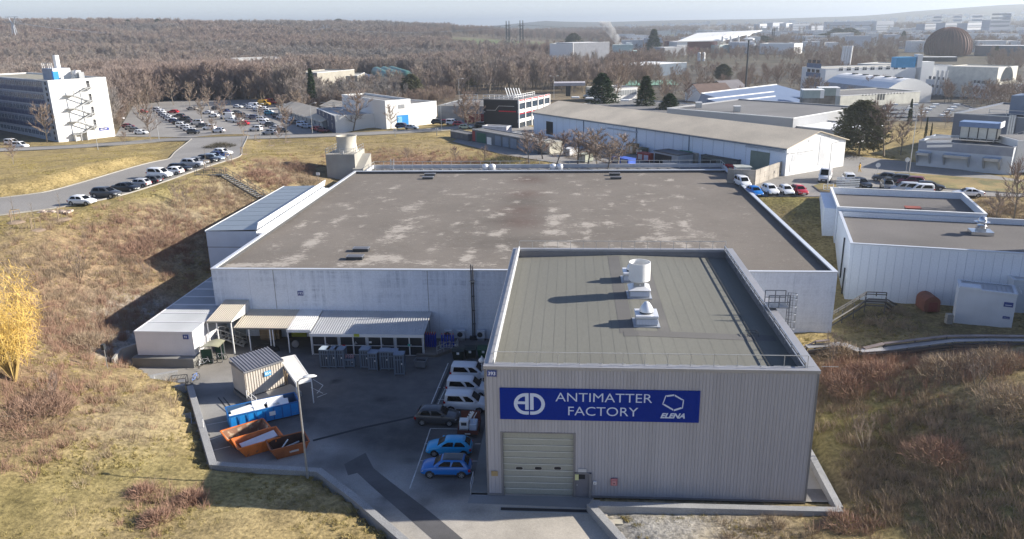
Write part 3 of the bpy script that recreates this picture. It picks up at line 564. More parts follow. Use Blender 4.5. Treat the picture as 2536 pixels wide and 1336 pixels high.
# ------------------------------------------------------------------ the big white hall 193
HXL,HXR,HYF,HYB,HZ=-43.,30.4,87.15,153.1,8.69
HALLW=mt('blue_white_panel',(.66,.72,.79),.6,var=.06,sc=.15)
def grime_mat():
    m=mt('grimy_wall',(.70,.75,.82),.6,var=.06,sc=.2,spec=.3);N=m.node_tree.nodes;L=m.node_tree.links.new;b=N['Principled BSDF']
    src=b.inputs['Base Color'].links[0].from_socket;g=N.new('ShaderNodeNewGeometry')
    def nz(scale,st,lo,hi):
        mp=N.new('ShaderNodeMapping');mp.inputs['Scale'].default_value=st;L(g.outputs['Position'],mp.inputs['Vector']);n=N.new('ShaderNodeTexNoise');n.inputs['Scale'].default_value=scale;n.inputs['Detail'].default_value=5;n.inputs['Roughness'].default_value=.7;L(mp.outputs[0],n.inputs['Vector'])
        r=N.new('ShaderNodeMapRange');L(n.outputs['Fac'],r.inputs[0]);r.inputs[1].default_value=lo;r.inputs[2].default_value=hi;return r.outputs[0]
    def ma(op,a,c):
        x=N.new('ShaderNodeMath');x.operation=op
        for i,q in enumerate((a,c)):
            if isinstance(q,(int,float)):x.inputs[i].default_value=q
            else:L(q,x.inputs[i])
        return x.outputs[0]
    v1=nz(1.4,(1,1,.03),.42,.66);h1=nz(1.3,(.05,1,1.6),.45,.62);big=nz(.12,(1,1,1),.38,.6);st=nz(2.6,(1,1,.15),.5,.7)
    s=N.new('ShaderNodeSeparateXYZ');L(g.outputs['Position'],s.inputs[0]);rz=N.new('ShaderNodeMapRange');L(s.outputs[2],rz.inputs[0]);rz.inputs[1].default_value=0;rz.inputs[2].default_value=8.4;rz.inputs[3].default_value=.5;rz.inputs[4].default_value=1.7
    f=ma('MULTIPLY',ma('MULTIPLY',ma('ADD',ma('MULTIPLY',v1,ma('ADD',h1,.25)),ma('MULTIPLY',st,.5)),big),ma('MULTIPLY',rz.outputs[0],.38))
    x=N.new('ShaderNodeMix');x.data_type='RGBA';L(f,x.inputs[0]);L(src,x.inputs[6]);x.inputs[7].default_value=(.13,.18,.26,1);L(x.outputs[2],b.inputs['Base Color']);return m
GRIME=grime_mat()
HB=thing('white_hall','huge low white hall with a wide flat gravel roof behind the grey hall','building',(0,0,0))
m=MB();m.box(HXL,HXR,HYF,HYF+.3,0,HZ-.1);m.build('front_wall',GRIME,HB)
m=MB();m.box(HXL,HXL+.3,HYF+.3,HYB,0,HZ-.1);m.box(HXR-.3,HXR,HYF+.3,HYB,0,HZ-.1);m.box(HXL+.3,HXR-.3,HYB-.3,HYB,0,HZ-.1);m.build('side_wall',HALLW,HB)
for px,n_ in ((681,1),(1060,0),(1300,0)):
    x=aty(px,720,HYF)[0];box('expansion_joint',CLADD,HB,x-.03,x+.03,HYF-.012,HYF,.5,HZ-.15)
for i in range(16):x=HXL+4.58*(i+1)-.01;box('wall_seam',mt('seam_blue',(.42,.47,.54),.6),HB,x,x+.025,HYF-.006,HYF,.5,HZ-.15) if i < 15 else None
EDGE=mt('parapet_coping',(.62,.65,.69),.5,.3,var=.06,sc=.4)
m=MB();m.box(HXL-.06,HXR+.06,HYF-.06,HYF+.38,HZ-.16,HZ);m.box(HXL-.06,HXL+.45,HYF+.38,HYB,HZ-.16,HZ);m.box(HXR-.5,HXR+.06,HYF+.38,HYB,HZ-.16,HZ);m.box(HXL+.45,HXR-.5,HYB-.5,HYB,HZ-.16,HZ);m.build('coping',EDGE,HB,bevel=.02)
m=MB();m.box(HXL+.3,HXL+.42,HYF+.4,HYB-.4,HZ-.9,HZ-.17);m.box(HXR-.45,HXR-.31,HYF+.4,HYB-.4,HZ-1.3,HZ-.17);m.box(HXL+.45,HXR-.5,HYB-.45,HYB-.31,HZ-1.1,HZ-.17);m.box(HXL+.3,HXR-.31,HYF+.3,HYF+.36,HZ-.8,HZ-.17);m.build('parapet_upstand',mt('dark_upstand',(.07,.07,.072),.85),HB)
# roof with weathering painted where it lies
gx=np.linspace(HXL+.42,HXR-.45,150);gy=np.linspace(HYF+.36,HYB-.45,134);GX,GY=np.meshgrid(gx,gy)
GZ=np.where(np.abs(GX-HXR) < 99,HZ-.55-.0*GX,0)-.55*sm((GX-(HXR-2.5))/2)*0-.35*sm((GY-(HYB-6))/6)*0
BASE=np.array([.188,.166,.143]);PALE=np.array([.42,.38,.33]);RC=np.tile(BASE,GX.shape+(1,)).astype(float)
pale=np.zeros(GX.shape);dk=np.zeros(GX.shape);br=np.zeros(GX.shape)
def rb(A,px,py,rx,ry,k=1.):
    p=at(px,py,HZ-.5);A += k*np.exp(-(((GX-p[0])/rx)**2+((GY-p[1])/ry)**2))
for px,py,rx,ry,k in [(1015,515,1.8,3,1),(985,570,2,3,1),(960,595,1.8,2,.9),(940,640,2.4,2,1.1),(860,655,2,1.4,.7),(775,600,1.1,3,.9),(735,640,1.4,2,.9),(690,655,2,1.4,1),(830,548,1,2.2,.8),(860,540,.8,1.4,.7),(755,550,.8,2,.7),(740,560,.9,1.6,.7),(735,515,.6,1.5,.6),(855,508,1,1.8,.8),(890,500,.6,1,.6),(975,466,1.2,1.3,.8),(1120,482,1.6,1,.8),(1080,545,.9,1.1,.6),(1022,540,.8,1.6,.6),(1175,487,1.3,1.2,.8),(1240,530,1.2,1.6,.9),(1225,578,1.6,1.4,1),(1375,540,1.5,3,1),(1375,575,1.9,1.8,1.1),(1370,605,2,1.2,1.1),(1455,520,1,1.3,.8),(1458,555,1.7,1.5,1),(1455,575,.9,1.6,.9),(1635,560,1.6,2.4,1),(1650,590,2.4,1.5,1),(1620,545,1,1.4,.8),(1675,515,.8,1.5,.8),(1700,560,.8,3,.8),(1715,585,.8,2,.7),(1415,435,1,1.2,.7),(1418,450,1,.9,.7),(1350,477,1.6,1,.7),(1425,480,1.2,.9,.6),(1495,483,1.8,.9,.8),(1265,477,1.3,1,.7),(1100,436,.8,.8,.5),(1250,428,2.5,.6,.6),(1590,498,1,1,.6),(1610,480,.8,.7,.5),(1740,466,.7,1.2,.7),(1850,530,.7,.8,.6),(1835,512,.6,.7,.5),(620,655,2.6,1.1,.8),(580,658,2.4,.9,.9),(1020,650,1.8,1.2,.5),(1100,655,3,.9,.6),(1150,640,1,1.6,.5),(1200,655,2,1,.7),(1060,620,.6,.9,.5),(900,470,.8,1.1,.5),(1320,660,1,1,.5),(1680,603,1.8,1,.7),(1560,610,1.2,.8,.4),(1040,500,1,1.4,.7),(1000,545,1.2,1.4,.7),(800,580,.8,1.6,.7),(700,640,1,1.2,.6)]:rb(pale,px,py,rx,ry,k)
for px,py,rx,ry,k in [(1310,440,3,5,.8),(1300,500,4,5,.8),(1285,545,5,5,.8),(1250,600,7,4,.55),(560,640,3,5,.5),(700,540,3.4,9,.55),(820,470,3.2,8,.5),(1860,480,3,8,.6),(1960,590,3,8,.35),(1900,450,3,5,.5),(1150,560,4,4,.25),(1500,580,6,4,.2)]:rb(dk,px,py,rx,ry,k)
for px,py in ((1310,445),(1300,480),(1290,520),(1288,550)):rb(br,px,py,3,3.5,.7)
for _ in range(360):
    a0=rng.choice([700,780,850,960,1010,1100,1170,1240,1370,1420,1455,1520,1600,1650,1700,1760]);yv=rng.uniform(430,655);xv=1410+(a0-1410)*(yv-58)/(600-58)+rng.normal(0,12);rb(pale,xv,yv,rng.uniform(.25,1.0),rng.uniform(.3,1.4),rng.uniform(.35,.85))
dk=np.clip(dk,0,.75)[...,None];RC=RC*(1-dk*.38);br=np.clip(br,0,1)[...,None];RC=RC*(1-br*.85)+np.array([.125,.085,.072])*br*.85
def roof_mat():
    m=ground_material('gravel_roof',.95,.55,((.09,.2),(.5,.16),(7.,.3)),.006,((.13,.125,.11),.3));N=m.node_tree.nodes;L=m.node_tree.links.new;b=N['Principled BSDF'];src=b.inputs['Base Color'].links[0].from_socket
    a_=N.new('ShaderNodeAttribute');a_.attribute_name='pale';g=N.new('ShaderNodeNewGeometry');mp=N.new('ShaderNodeMapping');mp.inputs['Scale'].default_value=(.55,1.1,1);L(g.outputs['Position'],mp.inputs['Vector'])
    n=N.new('ShaderNodeTexNoise');n.inputs['Scale'].default_value=2.4;n.inputs['Detail'].default_value=5;n.inputs['Roughness'].default_value=.75;L(mp.outputs[0],n.inputs['Vector'])
    x=N.new('ShaderNodeMath');x.operation='MULTIPLY_ADD';L(a_.outputs['Fac'],x.inputs[0]);x.inputs[1].default_value=.215;L(n.outputs['Fac'],x.inputs[2])
    r=N.new('ShaderNodeMapRange');L(x.outputs[0],r.inputs[0]);r.inputs[1].default_value=.60;r.inputs[2].default_value=.72;r.inputs[4].default_value=.8
    q=N.new('ShaderNodeMix');q.data_type='RGBA';L(r.outputs[0],q.inputs[0]);L(src,q.inputs[6]);q.inputs[7].default_value=(*PALE,1);L(q.outputs[2],b.inputs['Base Color']);return m
me=painted_grid('roof',GX,GY,GZ,RC,roof_mat());a_=me.attributes.new('pale','FLOAT','POINT');a_.data.foreach_set('value',np.clip(pale,0,1.3).astype(np.float32).ravel());link('roof',me,HB)
# hatches
def hatch(px,py,lab):
    p=at(px,py,HZ-.5);t=thing('roof_hatch',lab,'roof hatch',(p[0],p[1],HZ-.55));box('curb',DARKM,t,-1.0,1.0,-.5,.5,0,.38)
    MB().box(-1.08,1.08,-.58,.58,.38,.46).build('lid',mt('hatch_lid',(.25,.25,.26),.3,.4),t,bevel=.02);MB().box(-.9,.9,-.42,.42,.46,.475).build('glazing',mt('hatch_glazing',(.12,.12,.13),.4),t)
for a_ in ((880,641,'grey roof hatch nearest the front left edge of the gravel roof'),(895,621,'grey roof hatch just behind the nearest one at the front left of the gravel roof'),(1060,443,'grey roof hatch at the back left of the gravel roof, front one of its pair'),(1065,435,'grey roof hatch at the back left of the gravel roof, rear one of its pair'),(1525,443,'grey roof hatch at the back right of the gravel roof, front one of its pair'),(1522,434,'grey roof hatch at the back right of the gravel roof, rear one of its pair')):hatch(*a_)
# rear lower strip with rail on ballast feet
b0,b1=at(930,412,HZ),at(1772,408,HZ);YB2=(b0[1]+b1[1])/2+3.5;BX0,BX1=HXL+2.2,HXR+.2
RB=thing('rear_annex','narrow lower roof strip with dark rim along the back of the white hall','annex',(0,0,0));yb2=HYB+6.2
box('wall',HALLW,RB,BX0,BX1,HYB+.01,yb2,4,HZ-.9);box('roof',mt('grey_membrane',(.16,.16,.165),.9),RB,BX0+.3,BX1-.3,HYB+.02,yb2-.3,HZ-.9,HZ-.6)
m=MB();m.box(BX0,BX1,yb2-.3,yb2,HZ-.9,HZ+.1);m.box(BX0,BX0+.3,HYB+.02,yb2-.3,HZ-.9,HZ+.1);m.box(BX1-.3,BX1,HYB+.02,yb2-.3,HZ-.9,HZ+.1);m.build('parapet',mt('pale_parapet',(.5,.51,.53),.6),RB)
RL=thing('roof_railing','long guard rail on weighted feet along the back roof strip of the white hall','railing',(0,0,0));yr=yb2-1.2;railing('r',[(BX0+.6,HYB+.6,HZ-.55),(BX0+.6,yr,HZ-.55),(BX1-.6,yr,HZ-.55),(BX1-.6,HYB+.6,HZ-.55)],1.5,RAILM,RL,2.0,mid=False,r=.035)
fm=MB().box(-.25,.25,-.9,.1,0,.12).mesh('ballast_foot');fm.materials.append(CONCD)
for i in range(int((BX1-BX0-1.4)/2.0)+1):link('ballast_foot',fm,RL,(BX0+.7+i*2.0,yr-.2,HZ-.6))
for px in (1205,1222,1370,1387):
    p=at(px,417,HZ-.4);t=thing('roof_vent',{1205:'white domed vent, left one of the left pair on the back roof strip',1222:'white domed vent, right one of the left pair on the back roof strip',1370:'white domed vent, left one of the right pair on the back roof strip',1387:'white domed vent, right one of the right pair on the back roof strip'}[px],'roof vent',(p[0],HYB+2.4,HZ-.6));box('base',FANG,t,-.62,.62,-.6,.6,0,.35)
    MB().lathe([(.5,.35),(.62,.5),(.66,.95),(.6,1.2),(.4,1.38),(.1,1.45)],20).build('dome',FANW,t,smooth=50)
t=thing('access_ladder','small bright steel ladder hoops rising behind the back roof rail','ladder',(*at(978,408,HZ)[:2],HZ-.6));t.location.y=yr
for sx in (-.3,.3):MB().tube([(sx,-.8,0),(sx,-.5,1.9),(sx,.1,2.1),(sx,.3,.6)],.05,6).build('stringer',GALV,t)
for i in range(5):MB().bar((-.3,-.75+i*.06,.3+i*.35),(.3,-.75+i*.06,.3+i*.35),.05).build('rung',GALV,t)
# sign 193 and pipes on the front wall
t,W,H_=sign('small blue sign 193 on the white hall front wall','sign',mt('navy_sign',(.03,.06,.24)),737,721,752,732,HYF);text_mesh('lettering','193',.42,LETW,t,(W/2,-.045,H_/2),(1,0,0),(0,0,1),.006)
p0,p1=aty(1168,655,HYF-.3),aty(1175,833,HYF-.3);t=thing('exhaust_pipe','pair of thin dark steel pipes running up the white hall front wall','pipe',(p0[0],HYF-.35,p1[2]))
h=p0[2]-p1[2]
for dx,dz in ((-.11,0),(.11,-.12)):MB().tube([(dx,0,0),(dx,0,h+dz)],.075,10).build('pipe',mt('pipe_steel',(.16,.16,.17),.35,.8),t)
for z in (1.5,3.2,5,6.6):box('clamp',DARKM,t,-.2,.2,.08,.34,z,z+.04)
box('collar',GALV,t,-.3,.3,-.1,.34,6.9,7.0);box('cabinet',DARKM,t,-.5,.5,-.15,.25,-.7,0)
# ------------------------------------------------------------------ cars: nose towards +X of the thing, origin under the middle
KINDS={  # L, W, hood/belt stations (x, ztop), roof x at z, z roof, cabin (x base front, x roof front, x roof rear, x base rear), belt z, wheel x
 'hatchback':dict(L=4.05,W=1.76,top=[(0,.56),(.12,.72),(.5,.84),(1.05,.95),(1.6,.96),(3.4,.99),(3.85,.97),(4.0,.8),(4.05,.5)],cab=(1.0,1.78,3.35,3.92),zb=.93,zr=1.45,wx=(.78,3.35),r=.32),
 'small suv':dict(L=4.2,W=1.8,top=[(0,.66),(.12,.84),(.5,.96),(1.1,1.06),(1.6,1.06),(3.5,1.09),(3.95,1.06),(4.15,.9),(4.2,.58)],cab=(1.05,1.8,3.55,4.02),zb=1.03,zr=1.6,wx=(.8,3.42),r=.35),
 'suv':dict(L=4.65,W=1.88,top=[(0,.7),(.12,.88),(.6,1.02),(1.2,1.1),(1.6,1.1),(3.9,1.12),(4.4,1.1),(4.6,.95),(4.65,.6)],cab=(1.15,1.95,4.0,4.45),zb=1.08,zr=1.68,wx=(.88,3.75),r=.37),
 'estate car':dict(L=4.65,W=1.8,top=[(0,.55),(.12,.7),(.6,.82),(1.2,.93),(1.6,.94),(4.0,.97),(4.4,.95),(4.6,.82),(4.65,.5)],cab=(1.15,2.0,4.0,4.5),zb=.91,zr=1.46,wx=(.88,3.65),r=.33),
 'saloon car':dict(L=4.6,W=1.8,top=[(0,.55),(.12,.7),(.6,.82),(1.2,.93),(1.6,.94),(3.7,1.0),(4.3,.98),(4.55,.9),(4.6,.5)],cab=(1.15,2.0,3.2,4.05),zb=.91,zr=1.42,wx=(.88,3.6),r=.33),
 'van':dict(L=4.4,W=1.85,top=[(0,.68),(.12,.86),(.45,1.0),(.95,1.13),(1.4,1.14),(4.2,1.14),(4.34,1.1),(4.38,.9),(4.4,.55)],cab=(.9,1.72,4.2,4.34),zb=1.11,zr=1.84,wx=(.85,3.62),r=.33),
 'large van':dict(L=5.4,W=2.05,top=[(0,.8),(.1,1.0),(.4,1.2),(.8,1.32),(1.3,1.33),(5.2,1.33),(5.34,1.3),(5.38,1.1),(5.4,.6)],cab=(.72,1.5,5.22,5.34),zb=1.3,zr=2.4,wx=(.95,4.35),r=.36)}
def lam(x,P):
    xs_,zs_=zip(*P);return float(np.interp(x,xs_,zs_))
_PR={}
def proto(kind,fine):
    key=(kind,fine)
    if key in _PR:return _PR[key]
    K_=KINDS[kind];L_,W_=K_['L'],K_['W'];hw=W_/2;P={};dummy=WHITE
    xs_=sorted(set([0,.06,.14,.3,.55,.85,1.2,1.6,L_*.5,L_*.65,L_-1.1,L_-.7,L_-.35,L_-.12,L_-.04,L_]));vs=[];n=13;zbot=.24 if kind in ('hatchback','saloon car','estate car') else .3
    for x in xs_:
        e=min(x,L_-x);wf=np.interp(e,[0,.06,.2,.6,1.3],[.80,.88,.945,.985,1.0]);zt=lam(x,K_['top']);zb_=zbot+np.interp(e,[0,.15,.4],[.12,.05,0]);zm=(zb_+zt)/2
        h=hw*wf;half=[(0,zb_),(h*.82,zb_),(h*.96,zb_+.07),(h,zm-.05),(h*.985,zt-.14),(h*.93,zt-.035),(h*.80,zt+.012)]
        ring=[(x,y,z) for y,z in half]+[(x,0,zt+.03)]+[(x,-y,z) for y,z in half[:0:-1]];vs += ring;n=len(ring)
    k=len(xs_);fs=[(i*n+j,i*n+(j+1) % n,(i+1)*n+(j+1) % n,(i+1)*n+j) for i in range(k-1) for j in range(n)]+[tuple(range(n))[::-1],tuple(range((k-1)*n,k*n))]
    m=MB();m.mat(dummy);T=Matrix.Rotation(PI,4,'Z') @ Matrix.Translation((-L_/2,0,0));m.T=T;m.add(vs,fs)
    x1,x2,x3,x4=K_['cab'];zb_,zr=K_['zb'],K_['zr'];hb=hw*.90;hr=hw*(.70 if 'van' not in kind else .80)
    rings=[(x1,x4,hb,zb_-.02),(x1+(x2-x1)*.5,x4+(x3-x4)*.42,hb*.6+hr*.4+.01,(zb_+zr)/2),(x2-.06,x3+.05,hr+.03,zr-.08),(x2+.05,x3-.04,hr-.05,zr-.015),(x2+.35,x3-.3,hr-.3,zr+.025)]
    cv=[]
    for a,b_,h,z in rings:
        r_=.16;cv += [(a,-h+r_,z),(a+r_*.7,-h,z),(b_-r_*.5,-h,z),(b_,-h+r_,z),(b_,h-r_,z),(b_-r_*.5,h,z),(a+r_*.7,h,z),(a,h-r_,z)]
    cf=[(i*8+j,i*8+(j+1) % 8,(i+1)*8+(j+1) % 8,(i+1)*8+j) for i in range(4) for j in range(8)]+[tuple(range(32,40))];m.add(cv,cf)
    P['body']=m.mesh('body',38)
    def side(u,vv,s,off=.012):     # u along the cabin side, vv up (between ring 0 and 2)
        a=rings[0];b_=rings[2];x0=a[0]+.11+(a[1]-.08-a[0]-.11)*u;xr_=b_[0]+.11+(b_[1]-.08-b_[0]-.11)*u;mid=rings[1]
        h=np.interp(vv,[0,.5,1],[a[2],mid[2],b_[2]]);return (x0+(xr_-x0)*vv,s*(h+off),float(np.interp(vv,[0,.5,1],[a[3],mid[3],b_[3]])))
    def endw(u,vv,front,off=.02):
        i=0 if front else 1;a,c,b_=rings[0],rings[1],rings[2];x=np.interp(vv,[0,.5,1],[a[i],c[i],b_[i]]);h=np.interp(vv,[0,.5,1],[a[2],c[2],b_[2]])-.15
        return (x+(-off if front else off),(u*2-1)*h,float(np.interp(vv,[0,.5,1],[a[3],c[3],b_[3]]))+off)
    wins=[]
    van='van' in kind
    for s in (1,-1):
        for (u0,u1) in ([(.05,.33),(.40,.92)] if van else [(.07,.47),(.51,.9)]):
            if kind == 'large van' and u0 > .3:continue
            g=MB();g.mat(GLASS);g.T=T;v0,v1=.14,.93;pts=[side(u0,v0,s,.022),side(u1,v0,s,.022),side(u1-.01,.5,s,.022),side(u0+.02,.5,s,.022),side(u1-.04,v1,s,.022),side(u0+.05,v1,s,.022)]
            g.add(pts,[(0,1,2,3),(3,2,4,5)] if s > 0 else [(3,2,1,0),(5,4,2,3)]);wins.append(('side_window',g))
    g=MB();g.mat(GLASS);g.T=T;pts=[endw(u,v_,True) for v_ in (.06,.5,.93) for u in (.02,.5,.98)];g.add(pts,[(0,3,4,1),(1,4,5,2),(3,6,7,4),(4,7,8,5)]);wins.append(('windshield',g))
    g=MB();g.mat(GLASS);g.T=T;v0=.12;pts=[endw(u,v_,False) for v_ in (v0,.5,.9) for u in (.04,.5,.96)];g.add(pts,[(0,1,4,3),(1,2,5,4),(3,4,7,6),(4,5,8,7)]);wins.append(('rear_window',g))
    lights=[]
    LAMP=mt('headlamp',(.6,.63,.66),.1,.2,coat=1);TAIL=mt('tail_lamp',(.35,.01,.01),.25);tz=lam(.1,K_['top'])-.1
    for s in (1,-1):
        g=MB();g.mat(LAMP);g.T=T;g.add([(.0,s*hw*.46,tz-.09),(-.01,s*hw*.52,tz+.03),(.05,s*hw*.82,tz+.08),(.27,s*hw*.955,tz+.05),(.24,s*hw*.965,tz-.03),(.05,s*hw*.88,tz-.1)],[tuple(range(6)) if s < 0 else tuple(range(5,-1,-1))])
        lights.append(('headlight',g));g=MB();g.mat(TAIL);g.T=T;zt=lam(L_-.1,K_['top'])-(.1 if not van else .0)
        g.box(L_-.22,L_-.015,*(sorted((s*hw*.72,s*hw*.94))),zt-.2,zt+.02);lights.append(('tail_light',g))
    if not fine:
        g=MB();g.mats=[GLASS]
        for _,q in wins:b0=len(g.v);g.v += q.v;g.f += [tuple(b0+i for i in f) for f in q.f];g.m += q.m
        P['windows']=g.mesh('windows')
        g=MB();g.mats=[LAMP,TAIL]
        for nm,q in lights:b0=len(g.v);g.v += q.v;g.f += [tuple(b0+i for i in f) for f in q.f];g.m += [0 if nm == 'headlight' else 1]*len(q.f)
        P['lamps']=g.mesh('lamps')
    else:
        P['wins']=[(nm,q.mesh(nm)) for nm,q in wins];P['lights']=[(nm,q.mesh(nm)) for nm,q in lights]
        g=MB();g.mat(DARKM);g.T=T;g.box(-.012,.05,-hw*.55,hw*.55,.36,tz-.16);P['grille']=g.mesh('grille')
        P['plates']=[]
        for bx in ((-.02,-.013,-.26,.26,.42,.53),(L_+.002,L_+.012,-.26,.26,.55,.66)):g=MB();g.mat(WHITE);g.T=T;g.box(*bx);P['plates'].append(g.mesh('number_plate'))
        g=MB();g.mat(DARKM);g.T=T;zs=zbot+.02;g.box(K_['wx'][0]+.5,K_['wx'][1]-.5,-hw*.985,hw*.985,zs-.03,zs+.09);P['sill']=g.mesh('sill')
        P['mirrors']=[]
        for s in (1,-1):g=MB();g.mat(dummy);g.T=T;g.box(x1+.32,x1+.5,*sorted((s*hw*.92,s*(hw+.13))),zb_+.02,zb_+.17);P['mirrors'].append(g.mesh('mirror',30))
    g=MB();r=K_['r'];n=18 if fine else 12;g.mat(BLACK);vs=[((r*f)*math.cos(2*PI*j/n),y,(r*f)*math.sin(2*PI*j/n)) for y,f in ((-.1,.93),(-.08,1),(.08,1),(.1,.93)) for j in range(n)]
    g.add(vs,[(i*n+j,(i+1)*n+j,(i+1)*n+(j+1) % n,i*n+(j+1) % n) for i in range(3) for j in range(n)]+[tuple(range(n)),tuple(range(4*n-1,3*n-1,-1))]);P['wheel']=g.mesh('wheel',40)
    g=MB();g.mat(mt('alloy',(.45,.46,.47),.3,.7));g.lathe([(r*.6,-.107),(r*.55,.0),(r*.6,.107)],14);g.mat(DARKM)
    for i in range(5):a=2*PI*i/5;g.lathe([(.045,-.112),(.045,.112)],6,(r*.4*math.cos(a),r*.4*math.sin(a),0))
    me=g.mesh('rim',40);me.transform(Matrix.Rotation(PI/2,4,'X'));P['rim']=me
    g=MB();g.mat(BLACK);n=14;R_=r*1.16
    for wx in K_['wx']:
        for s in (1,-1):
            if fine:g=MB();g.mat(BLACK);P.setdefault('arches',[]).append(g)
            g.T=T;g.add([(wx+R_*math.cos(a),s*(hw*.985+.004),r+R_*math.sin(a)) for a in np.linspace(-.35,PI+.35,n)],[tuple(range(n)) if s < 0 else tuple(range(n-1,-1,-1))])
    if fine:P['arches']=[q.mesh('wheel_arch') for q in P['arches']]
    else:P['arch']=g.mesh('wheel_arches')
    P['wp']=[(L_/2-wx,s*(hw-.09),r) for wx in K_['wx'] for s in (1,-1)];_PR[key]=P;return P
PAINT={'white':(.74,.75,.76),'silver':(.42,.43,.45),'grey':(.14,.145,.155),'dark grey':(.05,.053,.06),'black':(.012,.013,.016),'navy':(.018,.03,.10),'blue':(.0,.15,.50),'bright blue':(.0,.36,.70),'red':(.42,.012,.02),'dark red':(.16,.01,.02),'teal':(.01,.26,.36),'yellow':(.75,.42,.04),'silver blue':(.30,.36,.44),'pale blue':(.45,.55,.68),'beige':(.42,.38,.32),'pale green':(.5,.55,.4)}
def car(kind,colour,x,y,z,deg,label,group=None,fine=True,roofcol=None,cat=None,tilt=0.):
    cat=cat or ('van' if 'van' in kind else 'car');P=proto(kind,fine);m=paint(colour.replace(' ','_')+'_car_paint',PAINT[colour])
    t=thing('parked_van' if 'van' in kind else 'parked_car',label,cat,(x,y,z),R(deg),group)
    link('body',P['body'],t,mat=m); 
    for p in P['wp']:
        w_=link('wheel',P['wheel'],t,p)
        if fine:link('rim',P['rim'],w_)
    if not fine:tag(link('wheel_arches',P['arch'],t),kind='stuff')
    if fine:
        for q in P['arches']:link('wheel_arch',q,t)
        for nm,me in P['wins']+P['lights']:link(nm,me,t)
        link('grille',P['grille'],t);link('sill',P['sill'],t)
        for q in P['plates']:link('number_plate',q,t)
        for q in P['mirrors']:link('mirror',q,t,mat=m)
    else:link('windows',P['windows'],t);link('lamps',P['lamps'],t)
    return t
# ------------------------------------------------------------------ vehicles in the sunken yard
def cz(x,y):return float(court_h(np.array([x]),np.array([y]))[0])+.006
def ycar(px,py,kind,col,deg,lab,grp=None):
    p=at(px,py,.02);return car(kind,col,p[0],p[1],cz(p[0],p[1]),deg,lab,grp)
g3='white vans parked in the yard'
p=at(1152,1000,0); 
van3=[]
for i,(px,py,lab) in enumerate([(1157,1013,'nearest of the three white vans nosed against the grey hall'),(1160,976,'middle of the three white vans nosed against the grey hall'),(1168,940,'farthest of the three white vans nosed against the grey hall')]):van3.append(ycar(px,py,'van','white',-3,lab,g3))
ycar(1084,1045,'small suv','dark grey',-2,'dark grey hatchback sticking out behind the equipment trailer')
ycar(1114,1120,'hatchback','bright blue',181,'light blue hatchback with blue roof parked tail to the grey hall')
c_=ycar(1107,1176,'small suv','blue',181,'deep blue compact car with dark roof, nearest in the yard')
rm=MB();K_=KINDS['small suv'];x1,x2,x3,x4=K_['cab'];hr=K_['W']/2*.70;zr=K_['zr'];rm.T=Matrix.Rotation(PI,4,'Z') @ Matrix.Translation((-K_['L']/2,0,.008))
rm.add([(x2+.05,-hr+.05,zr-.012),(x3-.04,-hr+.05,zr-.012),(x3-.04,hr-.05,zr-.012),(x2+.05,hr-.05,zr-.012),(x2+.35,-hr+.3,zr+.028),(x3-.3,-hr+.3,zr+.028),(x3-.3,hr-.3,zr+.028),(x2+.35,hr-.3,zr+.028)],[(0,1,5,4),(1,2,6,5),(2,3,7,6),(3,0,4,7),(4,5,6,7)]);rm.build('roof_panel',paint('black_roof',(.02,.025,.03)),c_)
# trailer loaded with equipment
p=at(1162,1072,0);t=thing('equipment_trailer','small red trailer loaded with white equipment behind the dark grey hatchback','trailer',(p[0],p[1],cz(*p[:2])+0.0),R(0))
TR=mt('trailer_red',(.16,.05,.035),.6);box('bed',TR,t,-.95,.95,-1.1,1.5,.42,.52)
for a in ((-.95,-.9,-1.1,1.5),(.9,.95,-1.1,1.5)):box('side_board',TR,t,*a,.52,.85)
box('tail_board',TR,t,-.9,.9,-1.1,-1.05,.52,.8);box('head_board',TR,t,-.9,.9,1.45,1.5,.52,1.5)
wm=MB().lathe([(.28,-.09),(.3,0),(.28,.09)],14).mesh('wheel',40);wm.transform(Matrix.Rotation(PI/2,4,'Y'));wm.materials.append(BLACK)
for x in (-.85,.85):link('wheel',wm,t,(x,.2,.3))
box('number_plate',WHITE,t,-.25,.25,-1.13,-1.1,.42,.54)
e=thing('white_equipment','white machine cabinet with dark screen standing on the trailer','machine',(p[0]-.35,p[1]-.5,cz(*p[:2])+.53));box('cabinet',WHITE,e,-.42,.42,-.35,.35,.25,1.1,.03);box('screen',DARKM,e,-.25,.25,-.37,-.35,.65,.95);box('base_frame',GALV,e,-.45,.35,-.4,.4,0,.25)
e=thing('white_equipment','pale blue tipped machine with a notched white arm on the trailer','machine',(p[0]+.45,p[1]-.2,cz(*p[:2])+.53));box('hopper',mt('pale_machine',(.5,.58,.68),.5),e,-.35,.38,-.6,.6,0,.75,.08)
m=MB();m.T=Matrix.Translation((-.45,.2,.8)) @ Matrix.Rotation(R(28),4,'Y');m.box(-.12,.12,-.05,.05,0,.95)
for i in range(3):m.box(-.26,-.12,-.05,.05,.15+i*.28,.28+i*.28)
m.build('notched_arm',WHITE,e);MB().tube([(.1,-.3,.7),(.1,-.2,1.3),(.3,.3,1.5)],.04,6).build('hose',WHITE,e)
# the lamp standing beside the vans
p=at(1184,1000,0);t=thing('yard_lamp','white onion-shaped lamp on a thin pole between the vans and the grey hall','lamp',(p[0]+.1,p[1]+3.4,0));hz_=aty(1182,897,p[1]+3.4)[2]
MB().tube([(0,0,0),(0,0,hz_)],.045,8).build('pole',WHITE,t);MB().lathe([(.05,-.05),(.3,.05),(.36,.2),(.28,.36),(.1,.5),(.04,.7),(0,.72)],18,(0,0,hz_)).build('lamp_head',WHITE,t,smooth=50);MB().tube([(0,0,hz_-1.6),(.9,0,hz_-2.3),(0,0,hz_-2.3)],.035,6).build('bracket',WHITE,t)
